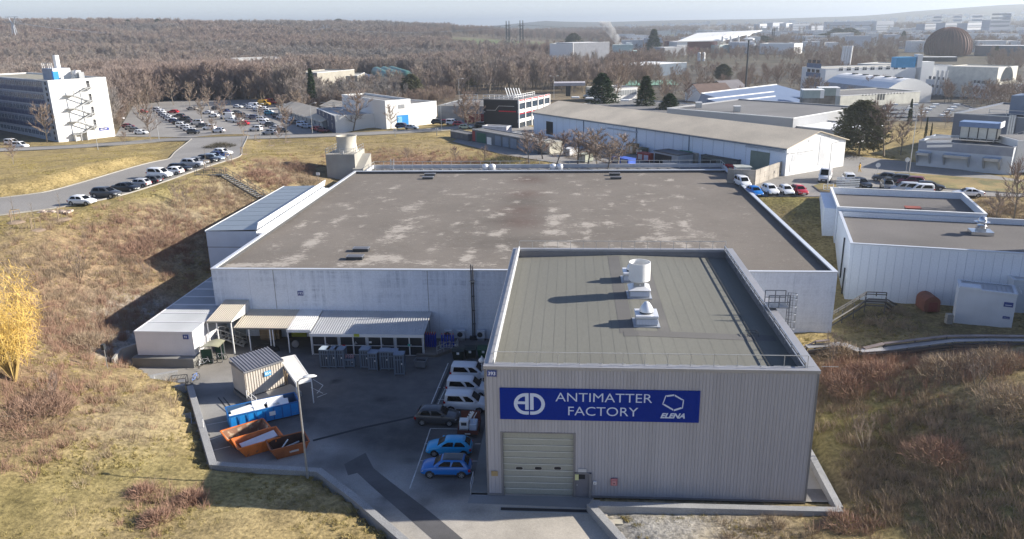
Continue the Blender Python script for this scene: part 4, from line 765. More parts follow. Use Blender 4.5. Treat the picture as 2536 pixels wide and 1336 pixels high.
# painted bay lines and channels
def line(P,w_,mat=LINE,name='bay_line',dz=.006,lab='worn white bay line painted on the yard asphalt'):
    m=MB()
    for a,b in zip(P[:-1],P[1:]):
        d=np.array([b[0]-a[0],b[1]-a[1]]);L_=np.linalg.norm(d);n_=max(1,int(L_/1.));u=d/L_;q=np.array([-u[1],u[0]])*w_/2
        for i in range(n_):
            p0=np.array(a[:2])+d*i/n_;p1=np.array(a[:2])+d*(i+1)/n_;c=[p0-q,p1-q,p1+q,p0+q];m.add([(k[0],k[1],cz(*k)+dz) for k in c],[(0,1,2,3)])
    return tag(m.build(name,mat),lab,kind='structure')
A_=lambda *p:[at(x,y,0) for x,y in p]
for P in (A_((1110,900),(1060,1020)),A_((1130,905),(1075,1022)),A_((1066,1062),(1015,1215)),A_((1066,1062),(1180,1064)),A_((1051,1100),(1080,1100)),A_((1038,1142),(1052,1142)),A_((1086,960),(1112,960)),A_((1078,990),(1105,990)),A_((1176,1100),(1190,1100)),A_((1170,1143),(1185,1143))):line(P,.1)
for P in (A_((512,1053),(565,1043)),A_((525,1117),(570,1106)),A_((520,1090),(555,1078)),A_((775,940),(800,955),(785,975)),A_((785,985),(810,975)),A_((770,960),(800,975)),A_((828,888),(870,892)),A_((880,878),(905,872))):line(P,.08)
DR=mt('drain_dark',(.035,.035,.037),.9,world=True)
line(A_((775,1092),(900,1060),(1040,1030)),.34,DR,'drain_channel',.010,'dark drain channel crossing the yard asphalt');line(A_((1120,903),(1068,1020)),.3,DR,'drain_channel',.010,'dark drain channel beside the white vans')
line(A_((540,985),(560,1010),(570,1030)),.12,DR,'drain_channel',.010,'dark slot in the sunlit paving by the stone wall');line(A_((553,985),(572,1008)),.1,DR,'drain_channel',.010,'second dark slot in the sunlit paving by the stone wall')
PATCH=mt('new_asphalt',(.105,.102,.103),.93,var=.25,sc=.8,world=True,fine=.15)
sheet('asphalt_patch',A_((852,1150),(905,1122),(925,1160),(1055,1268),(1150,1350),(1075,1350),(985,1265),(885,1172),(862,1178)),court_h,PATCH,1.,.009,None,'dark strip of newer asphalt patched into the drive')
# ------------------------------------------------------------------ low pebble concrete walls
def wall(P,w_,z0,z1,mat,lab,cat='wall',name='low_wall',stones=False):
    t=thing(name,lab,cat,(P[0][0],P[0][1],0));A=np.array([p[:2] for p in P],float); 
    T=np.gradient(A,axis=0) if len(A) > 2 else np.repeat((A[1]-A[0])[None],2,0);offs=[]
    for i in range(len(A)):
        d0=A[i]-A[i-1] if i else A[1]-A[0];d1=A[i+1]-A[i] if i < len(A)-1 else d0;d0=d0/np.linalg.norm(d0);d1=d1/np.linalg.norm(d1);n0=np.array([-d0[1],d0[0]]);n1=np.array([-d1[1],d1[0]]);b=n0+n1;b /= np.linalg.norm(b);offs.append(b/max(.5,b@n0))
    L_=A+np.array(offs)*w_/2-A[0];Rr=A-np.array(offs)*w_/2-A[0];zt=z1 if isinstance(z1,(list,tuple)) else [z1]*len(A);zb=z0 if isinstance(z0,(list,tuple)) else [z0]*len(A);vs=[]
    for i in range(len(A)):vs += [(*Rr[i],zb[i]),(*Rr[i],zt[i]),(*L_[i],zt[i]),(*L_[i],zb[i])]
    n=len(A);fs=[(i*4+j,(i+1)*4+j,(i+1)*4+(j+1) % 4,i*4+(j+1) % 4) for i in range(n-1) for j in range(3)]+[(0,1,2,3),(4*n-1,4*n-2,4*n-3,4*n-4)]
    MB().add(vs,[f[::-1] for f in fs]).build('wall_body',mat,t,bevel=.02);return t
q=lambda *P:[at(*p) for p in P]
wall(q((470,955,.9),(527,1147,.9),(600,1153,.9),(790,1164,.9),(880,1232,.95),(1000,1336,1.1),(1060,1400,1.2),(1250,1700,1.3)),.62,-.4,[.9,.9,.9,.9,.95,1.1,1.25,1.5],STONEW,'long pebble-faced low wall bounding the yard on the left and along the drive')
t=wall(q((457,952,.8),(378,966,.8),(376,930,.8),(440,918,.8)),.45,-.3,.8,STONEW,'small pebble-faced open box of walls at the left end of the yard wall')
WR=[at(1470,1247,1.),at(2086,1262,1.),at(2012,1135,1.)]
wall([WR[0],WR[1]],.62,-.2,1.0,STONEW,'pebble-faced low wall along the foot of the grey hall front');wall([(WR[1][0]-.1,WR[1][1]+.3),(WR[2][0]+.1,WR[2][1]),(WR[2][0]+.1,66)],.55,-.2,1.0,STONEW,'pebble-faced low wall beside the right side of the grey hall')
wall([(WR[0][0]-.25,WR[0][1]),at(1555,1350,1.1),at(1700,1600,1.3)],.62,-.2,[1.0,1.1,1.3],STONEW,'pebble-faced low wall along the right side of the drive')
box_=thing('cover_slab','square pale cover slab in the gravel inside the corner of the low walls','slab',gz0 :=(*at(1531,1280,.8)[:2],gz(*at(1531,1280,.8)[:2])+.02));box('slab_top',mt('pale_slab',(.45,.42,.34),.85),box_,-.35,.35,-.3,.3,0,.12)
tag(sheet('side_paving',[(18.4,54.4),(20.9,54.4),(20.4,62),(20.0,88),(18.4,88)],lambda x,y:x*0+.3,mt('pale_concrete_path',(.33,.31,.27),.9),4,0,None,'stained pale concrete strip beside the grey hall'))
# lying ladder-like steel grid on the grass + tall pole wires
m_=hit(470,1046);t=thing('steel_stair','small slatted steel stair leaning on the outside of the yard wall','stair',(m_[0]-.15,m_[1]-.1,m_[2]+.05),R(-62))
for s in (-.35,.35):MB().bar((-.9,s,.5),(.9,s,0),.06,.1).build('stringer',GALV,t)
for i in range(11):MB().box(-.03,.03,-.35,.35,-.015,.015).build('tread',GALV,t,(-.82+i*.165,0,.53-i*.046))
# street lamp in front
p=at(762,1182,.6);t=thing('street_lamp','tall grey street lamp with a white oval head in front of the skips','street lamp',(p[0],p[1],.5));top=aty(735,945,p[1]);dz=top[2]-.5; 
MB().tube([(0,0,0),(0,0,dz*.5),(0,0,dz)],.10,10,.06).build('pole',GALV,t);dx=top[0]-p[0]
MB().tube([(0,0,dz-.1),(.2,.05,dz+.15),(.75,.2,dz+.3)],.045,8).build('arm',GALV,t);hm=MB().lathe([(0,-.1),(.25,-.08),(.42,0),(.3,.12),(0,.17)],18).mesh('lamp_head',50);hm.materials.append(WHITE);hm.transform(Matrix.Diagonal((1.35,.55,.8,1)));link('lamp_head',hm,t,(.95,.25,dz+.33),R(12))
p=at(507,1080,0);t=thing('marker_post','thin white post in a dark foot between the yard wall and the skips','post',p);MB().tube([(0,0,.1),(.03,0,1.7)],.035,6).build('pole',WHITE,t);MB().prism([(.5*math.cos(a),.3*math.sin(a)) for a in np.linspace(0,2*PI,10)[:-1]],0,.12).build('foot',DARKM,t)
for pp,lab in (((776,1000),'thin steel post at the near end of the tin canopy'),):
    pass
p=hit(267,915);t=thing('lamp_post','thin post with a small dark lamp beside the gravel path at the left','lamp',p);h=.0
MB().tube([(0,0,0),(0,0,2.9)],.04,6).build('pole',GALV,t);box('lamp_head',DARKM,t,-.15,.15,-.25,.15,2.3,2.9)
# ------------------------------------------------------------------ skips
def skip(name,lab,px0,px1,W_,H_,base,mat,inner,slope=.0,flare=.12,nr=8,ribm=None,rust=None):
    a,b=at(*px0,base),at(*px1,base);L_=math.dist(a[:2],b[:2]);ang=math.atan2(b[1]-a[1],b[0]-a[0]);t=thing(name,lab,'skip',(a[0],a[1],base),ang)
    s0=slope;m=MB();th=.06   # long section in XZ: bottom shorter than top when slope
    o=[(s0*1.,0),(L_-s0,0),(L_,H_),(0,H_)];f=flare
    V=lambda x,y,z:(x,y,z)
    def shell(d):
        bt=[V(o[0][0]+d,d,th if d else 0),V(o[1][0]-d,d,th if d else 0),V(o[1][0]-d,W_-d,th if d else 0),V(o[0][0]+d,W_-d,th if d else 0)]
        tp=[V(o[3][0]+d,-f+d,H_),V(o[2][0]-d,-f+d,H_),V(o[2][0]-d,W_+f-d,H_),V(o[3][0]+d,W_+f-d,H_)];return bt+tp
    S,I=shell(0),shell(th);m.mat(mat).add(S,[(0,3,2,1),(0,1,5,4),(1,2,6,5),(2,3,7,6),(3,0,4,7)]);m.add(S[4:]+I[4:],[(0,1,5,4),(1,2,6,5),(2,3,7,6),(3,0,4,7)])
    m.mat(inner).add(I,[(0,1,2,3),(0,4,5,1),(1,5,6,2),(2,6,7,3),(3,7,4,0)]);m.build('body',None,t)
    for i in range(nr):
        x=s0+.08+(L_-2*s0-.16)*i/(nr-1)
        for yy,sg in ((0,-1),(W_,1)):MB().add([(x-.05,yy,.05),(x+.05,yy,.05),(x+.05,yy+sg*(f+.07),H_-.1),(x-.05,yy+sg*(f+.07),H_-.1),(x-.05,yy+sg*.07,.05),(x+.05,yy+sg*.07,.05),(x+.05,yy+sg*(f+.09),H_-.1),(x-.05,yy+sg*(f+.09),H_-.1)],[(0,1,2,3),(4,7,6,5),(0,4,5,1),(1,5,6,2),(2,6,7,3),(3,7,4,0)]).build('rib',ribm or mat,t)
    r_=MB();c=S[4:]
    for i in range(4):r_.bar(c[i],c[(i+1) % 4],.11,.1)
    r_.build('rim',ribm or mat,t);return t,L_
SB=mt('skip_blue',(.01,.22,.58),.5,var=.15,sc=2.2,fine=.1,col2=(.22,.30,.38),cut=(.62,.70));SBD=mt('skip_blue_dark',(.01,.12,.36),.55);SO=mt('skip_orange',(.70,.18,.03),.55,var=.2,sc=2.,fine=.12,col2=(.34,.12,.06),cut=(.58,.68));SOD=mt('skip_rusty_orange',(.33,.10,.03),.7,var=.35,sc=1.6);INN=mt('rusty_inside',(.20,.11,.07),.9,var=.5,sc=1.4,col2=(.42,.34,.24),cut=(.5,.62))
t,L1=skip('blue_skip','long blue ribbed skip full of white panels',(571,1065),(744,1025),2.15,1.35,.15,SB,mt('skip_inner_blue',(.04,.1,.2),.7),.0,.03,9,SBD);SKB=t
t2=thing('white_sheet','square white notice fixed to the side of the blue skip','sign',(0,0,0));t2.parent=None
mw=t.matrix_basis if False else Matrix.Translation(t.location) @ Matrix.Rotation(t.rotation_euler.z,4,'Z');pp=mw @ Vector((L1*.6,-.11,.55));t2.location=pp;t2.rotation_euler=(0,0,t.rotation_euler.z);box('panel',WHITE,t2,-.28,.28,-.02,0,0,.42)
PAN=mt('white_board',(.80,.80,.78),.6,var=.06)
def debris(par,lab,pos,size,rot,mat=PAN,nm='white_board',cat='board'):
    q_=mw @ Vector(pos);e=thing(nm,lab,cat,q_,0);e.rotation_euler=(rot[0],rot[1],rot[2]+par.rotation_euler.z);box('sheet',mat,e,-size[0]/2,size[0]/2,-size[1]/2,size[1]/2,-size[2]/2,size[2]/2,.01);box('edge_strip',mt('board_edge',(.55,.55,.54),.6),e,-size[0]/2,size[0]/2,-size[1]/2-.01,-size[1]/2,-size[2]/2,size[2]/2+.02);return e
debris(SKB,'largest white board lying tilted in the left half of the blue skip',(1.9,1.1,1.05),(3.0,1.5,.10),(.18,-.10,.06));debris(SKB,'narrow white board leaning across the left end of the blue skip',(1.2,.55,1.22),(2.2,.5,.07),(.3,-.05,.12));debris(SKB,'white board lying flat at the right end of the blue skip',(4.7,1.0,1.15),(2.0,1.5,.12),(.05,.04,-.1));debris(SKB,'white board propped along the rear side of the blue skip',(3.9,1.75,1.25),(3.0,.6,.1),(.6,.03,.03));debris(SKB,'grey framed panel standing in the middle of the blue skip',(2.75,.8,1.3),(.8,.55,.06),(.9,.1,.3),mt('grey_panel',(.45,.5,.56),.6),'framed_panel','panel');debris(SKB,'thin dark frame lying across the middle of the blue skip',(3.3,.9,1.0),(1.2,.5,.08),(.1,.1,-.3),mt('dark_board',(.1,.1,.1),.8),'metal_grid','grid');debris(SKB,'grey box on the white board at the right end of the blue skip',(4.6,.8,1.27),(.35,.28,.14),(0,0,.2),mt('grey_panel',(.45,.5,.56)),'grey_box','box')
ta,La=skip('orange_skip','rearmost rusty orange skip, empty with a stained inside',(566,1115),(672,1082),1.9,1.0,.02,SO,INN,.55,.12,3)
tb,Lb=skip('orange_skip','bright orange skip in the middle holding a long white sheet',(592,1138),(703,1105),1.9,1.05,.02,SO,mt('orange_inside',(.45,.14,.05),.7,var=.3),.6,.12,3)
tc,Lc=skip('orange_skip','rusty orange skip nearest the street lamp with scrap inside',(672,1142),(768,1118),1.8,1.05,.02,SOD,mt('dark_rust',(.06,.028,.02),.9,var=.4),.5,.14,3)
mw=Matrix.Translation(tb.location) @ Matrix.Rotation(tb.rotation_euler.z,4,'Z');debris(tb,'long pale sheet lying in the bright orange skip',(2.1,1.0,.78),(3.2,.95,.06),(.2,-.08,.08),mt('pale_sheet',(.66,.62,.64),.5),'pale_sheet','sheet')
mw=Matrix.Translation(tc.location) @ Matrix.Rotation(tc.rotation_euler.z,4,'Z');debris(tc,'light scrap bar lying in the rusty skip by the street lamp',(2.0,.9,.6),(1.4,.12,.08),(.1,-.15,.1),GALV,'scrap_bar','scrap');debris(tc,'bent pale scrap strip in the rusty skip by the street lamp',(1.5,1.2,.7),(.9,.1,.06),(.3,-.5,.6),WHITE,'scrap_strip','scrap')
box('label_strip',mt('dirty_white',(.5,.45,.42)),tc,1.6,2.4,-.16,-.15,.42,.6)
# ------------------------------------------------------------------ shed 854 and its tin canopy
CR=mt('cream_ribbed',(.58,.53,.46),.55,var=.08);a,b=at(612,985,.55),at(703,955,.55);ang=math.atan2(b[1]-a[1],b[0]-a[0]);L_=math.dist(a[:2],b[:2])+.1
S=thing('ribbed_shed','cream ribbed steel shed numbered 854 with a grey ribbed roof','shed',(a[0],a[1],.55),ang);D_=3.2;Hs=2.9
box('floor_frame',DARKM,S,0,L_,.0,D_,-.2,.02)
m=MB()
for P0,P1 in (((0,0),(L_,0)),((L_,0),(L_,D_)),((L_,D_),(0,D_)),((0,D_),(0,0))):ribs(m,P0,P1,.02,Hs-.08,.26,.07,.13)
m.build('wall_panel',CR,S);m=MB();nrb=13;xs2=[]
for i in range(nrb):x=-.1+(L_+.2)*i/nrb;w2=(L_+.2)/nrb;xs2 += [(x,0),(x+w2*.55,0),(x+w2*.6,.07),(x+w2*.95,.07)]
xs2.append((L_+.1,0));vs=[]
for x,h in xs2:vs += [(x,-.15,Hs-.05+h),(x,D_+.15,Hs+.35+h)]
m.add(vs,[(2*i,2*i+2,2*i+3,2*i+1) for i in range(len(xs2)-1)]);m.build('roof_sheet',mt('shed_roof_grey',(.26,.26,.28),.5,.3),S);m=MB();m.box(-.1,L_+.1,-.17,-.12,Hs-.2,Hs-.04);m.box(-.1,-.05,-.12,D_+.15,Hs-.2,Hs+.05);m.box(L_+.05,L_+.1,-.12,D_+.15,Hs-.2,Hs+.05);m.build('gutter',mt('shed_trim',(.2,.2,.21),.6),S)
mw=Matrix.Translation(S.location) @ Matrix.Rotation(ang,4,'Z');t=thing('sign','light blue sign 854 on the cream ribbed shed','sign',mw @ Vector((L_*.58,-.12,1.95)),ang);box('panel',mt('light_blue_sign',(.05,.33,.65),.5),t,-.36,.36,-.03,0,-.26,.26);text_mesh('lettering','854',.42,LETW,t,(0,-.036,0),(1,0,0),(0,0,1),.004)
rp_=thing('ramp_slab','worn concrete slab with a rail in front of the shed 854','slab',(a[0],a[1],.0),ang);box('slab_top',mt('worn_slab',(.33,.31,.28),.9,var=.2),rp_,-.1,L_+.6,-2.5,-.02,0,.5);box('slab_base',CONCD,rp_,-.1,L_+.2,.0,D_,0,.34);railing('r',[(-.05,-2.4,.5),(-.05,-.1,.5)],.9,WHITE,rp_,1.2,r=.025)
# small tin canopy to the right of the shed
c0,c1,c2,c3=at(733,949,2.6),at(771,940,2.6),at(730,880,2.75),at(692,888,2.75)
def slab_roof(name,c,mat,parent,rib=.0,nr=12,th=.06,along=0):
    c=[Vector(p) for p in c];vs=[]   # c: four corners ccw; ribs run from edge 01 to edge 32
    for i in range(nr):
        for f,h in ((0,0),(.5,0),(.56,rib),(.94,rib)):
            u=(i+f)/nr;p=c[0].lerp(c[1],u);q_=c[3].lerp(c[2],u);vs += [tuple(p+Vector((0,0,h))),tuple(q_+Vector((0,0,h)))]
    vs += [tuple(c[1]),tuple(c[2])];m=MB();m.mat(mat).add(vs,[(2*i,2*i+2,2*i+3,2*i+1) for i in range(len(vs)//2-1)]);d=Vector((0,0,-th))
    m.add([tuple(p+d) for p in c],[(3,2,1,0)]);return m.build(name,None,parent)
t=thing('tin_canopy','open-sided canopy with a pale ribbed tin roof beside shed 854','canopy',(0,0,0));TIN=mt('pale_tin',(.70,.67,.62),.5,.1,var=.06);C4=[c3,c0,c1,c2]
slab_roof('roof_sheet',[c0,c3,c2,c1][::-1] if False else [c2,c1,c0,c3],TIN,t,.06,20)
m=MB(); 
for p_,q_ in ((c0,c1),(c1,c2),(c2,c3),(c3,c0)):m.bar((*p_[:2],p_[2]-.08),(*q_[:2],q_[2]-.08),.08,.26)
m.build('fascia',WHITE,t)
for p_ in (c0,c1,c2):MB().bar((*p_[:2],0),(*p_[:2],p_[2]-.1),.09).build('post',WHITE,t)
tb_=thing('scrap_timber','leaning bundle of brown scrap timber between shed 854 and the tin canopy','timber',(*at(706,950,0)[:2],0))
for i in range(9):a_=random.uniform(-.5,.5);MB().bar((i*.1-.4,random.uniform(-.5,.2),0),(i*.1-.4+a_*.6,random.uniform(-.2,.5),random.uniform(1.1,1.8)),.06).build('plank',WOOD,tb_)
# ------------------------------------------------------------------ container row 93 and lower tin roofs
WC=mt('container_white',(.70,.69,.70),.5,var=.05);CRf=mt('container_roof',(.42,.435,.45),.5,.2,var=.1,sc=.8)
xa,xb=-48.6,-41.9;y0=78.5;zb_,zt_=1.1,4.0
for i in range(9):
    y=y0+i*2.95;x1_=xb if i < 3 else HXL-.12
    t=thing('site_container',['nearest white container of the row, with the blue sign 93','second white container of the row, sunlit like the first','third white container of the row, just inside the hall shadow','fourth white container of the row, shaded beside the hall wall','fifth white container of the row, shaded beside the hall wall','sixth white container of the row, shaded beside the hall wall','seventh white container of the row, far along the hall wall','eighth white container of the row, far along the hall wall','rearmost white container of the row, below the tall annex'][i],'container',(xa,y,zb_),0,'white containers along the hall side')
    wdt=x1_-xa;box('wall',WC,t,0,wdt,0,2.86,0,2.8)
    n2=26;vs=[]
    for k in range(n2):
        for f,h in ((0,0),(.5,0),(.58,.05),(.92,.05)):x=wdt*(k+f)/n2;vs += [(x,.04,2.82+h),(x,2.82,2.82+h)]
    vs += [(wdt,.04,2.82),(wdt,2.82,2.82)];MB().add(vs,[(2*j,2*j+2,2*j+3,2*j+1) for j in range(len(vs)//2-1)]).build('roof_sheet',CRf,t)
    m=MB();m.box(-.04,wdt+.04,-.04,.06,2.72,2.9);m.box(-.04,wdt+.04,2.8,2.9,2.72,2.9);m.box(-.04,.06,.06,2.8,2.72,2.9);m.box(wdt-.06,wdt+.04,.06,2.8,2.72,2.9);m.build('rim',WC if i < 2 else DARKM if False else WC,t)
t,W,H_=sign('small blue sign 93 on the nearest white container','sign',mt('navy_sign',(.03,.06,.24)),453,829,468,840,y0-.02);text_mesh('lettering','93',.36,LETW,t,(W/2,-.045,H_/2),(1,0,0),(0,0,1),.006)
t=thing('container_base','low concrete plinth under the container row','plinth',(0,0,0));m=MB();m.box(xa-.3,xb+.15,y0-.9,106,0,1.08);m.build('plinth',CONCD,t)
wall([at(280,895,1.2),at(298,868,1.4),(xa-1.0,y0+3),(xa-1.0,y0+8)],.3,0,[1.5,1.6,1.5,1.5],CONC,'low pale concrete wall curving along the left of the container row')
# tall annex with seamed metal roof
AX0,AX1,AY0,AY1,AZ=-51.3,-43.95,104,136,9.0
T_=thing('metal_annex','tall narrow annex with seamed grey metal roof along the left of the white hall','annex',(0,0,0));PNL=mt('annex_panel',(.55,.60,.66),.5,var=.06)
box('wall',PNL,T_,AX0,AX1,AY0,AY1,2,AZ-.1);box('wall_joint',DARKM,T_,AX0-.01,AX1+.01,AY0-.015,AY0,6.55,6.62);SEAM=mt('metal_roof_sheet',(.30,.34,.37),.38,.5,var=.08,sc=.3,stretch=(.2,1,1));npn=11;wp_=(AY1-AY0)/npn
for i in range(npn):MB().add([(AX0,AY0+i*wp_,AZ),(AX1,AY0+i*wp_,AZ+.16),(AX1,AY0+(i+1)*wp_-.12,AZ+.16),(AX0,AY0+(i+1)*wp_-.12,AZ),(AX0,AY0+i*wp_,AZ-.06),(AX1,AY0+i*wp_,AZ+.1),(AX1,AY0+(i+1)*wp_-.12,AZ+.1),(AX0,AY0+(i+1)*wp_-.12,AZ-.06)],[(0,1,2,3),(7,6,5,4),(0,4,5,1),(1,5,6,2),(2,6,7,3),(3,7,4,0)]).build('roof_sheet',SEAM,T_)
box('roof_underlay',DARKM,T_,AX0+.05,AX1-.05,AY0+.05,AY1-.05,AZ-.12,AZ-.07);m=MB();m.box(AX0-.12,AX0,AY0-.05,AY1,AZ-.2,AZ+.05);m.build('gutter',WHITE,T_)
F_=thing('screen_fence','row of tilted white metal screens between the annex roof and the gravel roof','screen',(0,0,0));ns=11;sl=(AY1-AY0)/ns
for i in range(ns):
    y=AY0+i*sl;MB().add([(AX1+.05,y+.03,AZ+.15),(AX1+.05,y+sl-.06,AZ+.15),(AX1+.3,y+sl-.06,AZ+1.15),(AX1+.3,y+.03,AZ+1.15),(AX1+.12,y+.03,AZ+.15),(AX1+.12,y+sl-.06,AZ+.15),(AX1+.37,y+sl-.06,AZ+1.15),(AX1+.37,y+.03,AZ+1.15)],[(0,3,2,1),(4,5,6,7),(0,1,5,4),(1,2,6,5),(2,3,7,6),(3,0,4,7)]).build('screen_panel',mt('screen_white',(.70,.71,.76),.5),F_)
    MB().bar((AX1+.42,y,AZ+1.1),(AX1+.25,y,HZ-.05),.06).build('strut',GALV,F_)
MB().box(AX1,HXL-.06,AY0-.02,AY1,HZ-.3,HZ-.05).build('sill_flashing',WHITE,F_)
# canopies along the hall front
yh=HYF;CT=mt('cream_tin',(.56,.51,.42),.5,.1,var=.06);GT=mt('grey_tin',(.50,.51,.52),.45,.3,var=.08)
def canopy(lab,x0,x1,yfr,zf,zbk,mat,nr,posts,fascia=WHITE,fh=.25,yb_=None,sidew=False):
    t=thing('ribbed_canopy',lab,'canopy',(0,0,0));yb_=yb_ or yh-.02;slab_roof('roof_sheet',[(x0,yfr,zf),(x1,yfr,zf),(x1,yb_,zbk),(x0,yb_,zbk)],mat,t,.07,nr)
    m=MB();m.box(x0-.02,x1+.02,yfr-.07,yfr,zf-fh,zf+.03);m.build('fascia',fascia,t)
    for x in posts:box('post',WHITE,t,x-.06,x+.06,yfr+.0,yfr+.12,0,zf-.07)
    if sidew:m=MB();m.add([(x1,yfr,zf-.1),(x1,yb_,zbk-1.4),(x1,yb_,zbk),(x1,yfr,zf+.05)],[(0,1,2,3)]);m.build('side_panel',mt('shade_panel',(.5,.5,.48)),t)
    return t
p1,p2=at(506,796,4.05),at(572,797,4.05);canopy('short raised cream ribbed canopy over the steps by the container row',p1[0]+.1,p2[0],p1[1],4.0,4.7,CT,13,(p1[0]+.3,(p1[0]+p2[0])/2-.2,p2[0]-.1),CONCD,.12,sidew=True)
pA=at(573,815,2.85);pB=at(706,820,2.85);canopy('long cream ribbed canopy along the foot of the white hall',pA[0],pB[0],82.6,2.85,3.5,CT,24,(pA[0]+1.9,pA[0]+4.4,pB[0]-1.8),CONCD,.12)
pC=at(763,824,2.85);canopy('short white ribbed canopy between the cream canopy and the gas store',pB[0]+.03,pC[0],82.2,2.85,3.5,mt('white_tin',(.72,.72,.70),.5),11,(pB[0]+.15,),WHITE,.3,sidew=True)
pD=at(1047,834,2.7);GX_=pC[0]+.08;GW=pD[0]-GX_
gs=canopy('long grey ribbed canopy roofing the fenced gas bottle store',GX_,pD[0],81.6,2.65,3.4,GT,46,(),WHITE,.34)
gc=thing('gas_store','row of dark mesh doors in white frames under the grey ribbed canopy','cage',(GX_,81.75,0));MESH=mt('dark_mesh',(.035,.038,.042),.6,.3);box('back_panel',mt('dark_interior',(.05,.05,.055),.9),gc,.05,GW-.1,.9,1.0,.02,2.4);box('floor',CONCD,gc,0,GW-.1,-.05,4.5,0,.05)
for i in range(4):
    x=.05+i*(GW-.2)/4;w4=(GW-.2)/4;box('corner_post',WHITE,gc,x,x+.1,-.08,.1,0,2.4)
    for k in range(2):
        dx0=x+.16+k*(w4-.2)/2;dw=(w4-.24)/2;d=box('mesh_door',MESH,gc,dx0+.05,dx0+dw-.05,.0,.02,.1,2.25);m=MB()
        for a_,b_ in (((dx0,.06),(dx0+dw,.06)),((dx0,1.2),(dx0+dw,1.2)),((dx0,2.28),(dx0+dw,2.28))):m.box(a_[0],b_[0],-.04,.03,a_[1]-.03,a_[1]+.03)
        m.box(dx0,dx0+.06,-.042,.032,.06,2.28);m.box(dx0+dw-.06,dx0+dw,-.042,.032,.06,2.28);m.build('frame',WHITE,d)
        if k == 1:box('lock_plate',GREYM,d,dx0+.08,dx0+.24,-.06,-.04,1.25,1.45)
box('corner_post',WHITE,gc,GW-.15,GW-.05,-.08,.1,0,2.4)
def wsign(lab,cat,mat,px,py,y,w,h):p=aty(px,py,y);t=thing('sign',lab,cat,p);box('panel',mat,t,-w/2,w/2,-.03,0,-h/2,h/2);return t
wsign('yellow-green warning plate on the white fascia of the gas store','sign',mt('warn_yellow',(.45,.48,.05)),883,831,81.5,.62,.34);wsign('small red square sign on the mesh doors of the gas store','sign',RED,852,858,81.68,.36,.36);wsign('small white sheet on the third mesh bay of the gas store','sign',WHITE,917,848,81.68,.3,.22);wsign('small turquoise sheet on the last mesh bay of the gas store','sign',mt('turquoise',(.10,.5,.42)),1013,855,81.68,.28,.26)
t=thing('warning_triangle','small grey warning triangle on the second mesh bay of the gas store','sign',aty(881,849,81.68));MB().prism([(-.2,-.02),(.2,-.02),(.2,0),(-.2,0)],-.15,.0).mesh('x');MB().add([(-.2,-.02,-.15),(.2,-.02,-.15),(0,-.02,.2)],[(0,1,2)]).build('plate',GREYM,t)
# doors, stair, ventilators under the canopies
def wobj(name,lab,cat,px,py,mat,w,h,d=.2,y=None):
    p=aty(px,py,(y or yh-.02));t=thing(name,lab,cat,(p[0],y or yh-.02,max(p[2],.0)));box('leaf' if cat == 'door' else 'case',mt('x_'+lab[:18].replace(' ','_'),mat,.6),t,-w/2,w/2,-d,0,0,h);return t
t=wobj('door','grey metal door with small window under the cream canopy','door',602,868,(.33,.35,.36),1.3,2.2,.12);box('window',BLACK,t,-.35,.35,-.14,-.12,1.3,1.75)
t=wobj('door','yellow-green painted double door beside the gas store','door',742,866,(.34,.38,.06),2.2,2.7,.1);box('window',BLACK,t,-.2,.6,-.12,-.1,1.9,2.3)
t=wobj('door','pale blue white door panel left of the yellow-green doors','door',712,866,(.5,.55,.6),1.5,2.6,.1);box('window',BLACK,t,.35,.6,-.12,-.1,1.3,1.6)
t=wobj('door','grey door at the top of the metal steps','door',530,845,(.22,.24,.27),1.2,2.3,.1);box('window',BLACK,t,-.2,.2,-.12,-.1,1.3,1.8)
t=wobj('wooden_crate','pale wooden crate stacked under the cream canopy by its middle post','crate',675,858,(.38,.27,.14),1.9,1.3,1.1)
for i in range(4):box('slat',WOOD,t,-.95,.95,-1.14,-1.1,.05+i*.32,.3+i*.32)
t=wobj('wooden_crate','smaller wooden crate under the cream canopy next to the pale one','crate',694,858,(.25,.18,.1),.8,1.25,.9);box('slat',WOOD,t,-.4,.4,-.94,-.9,.5,.75)
p=at(650,880,.0);t=thing('covered_heap','low dark covered heap under the long cream canopy','heap',(p[0],p[1]+1.4,0));m=MB();m.lathe([(1.3,0),(1.25,.35),(.9,.6),(.3,.72),(0,.74)],14);me=m.mesh('cover',60);me.materials.append(mt('dark_cover',(.035,.03,.025),.9));me.transform(Matrix.Diagonal((1.2,.55,1,1)));link('cover',me,t)
p=at(724,872,0);t=thing('hose_reel','grey round hose reel by the yellow-green doors','reel',(p[0],p[1]+1.2,.0));m=MB();m.lathe([(.42,-.12),(.42,-.1),(.2,-.08),(.2,.08),(.42,.1),(.42,.12)],20);me=m.mesh('drum',40);me.materials.append(GREYM);me.transform(Matrix.Translation((0,0,.5)) @ Matrix.Rotation(PI/2,4,'X'));link('drum',me,t);box('stand',DARKM,t,-.3,.3,-.15,.15,0,.1)
# metal steps
p=at(555,880,0);t=thing('metal_stair','grey metal steps with handrails going up to the container door','stair',(p[0],p[1]+2.4,0),0);x_t=-4.2
for s in (0,1.1):MB().bar((1.4,s,.1),(-1.2,s,1.15),.07,.22).build('stringer',GALV,t);railing('r',[(1.4,s,.1),(-1.2,s,1.15),(-3.2,s,1.15)],1.,GALV,t,1.1,r=.025)
for i in range(6):MB().box(-.15,.15,0,1.1,-.02,.02).build('tread',GALV,t,(1.2-i*.42,0,.22+i*.17))
box('landing',GALV,t,-3.2,-1.2,0,1.1,1.08,1.15)
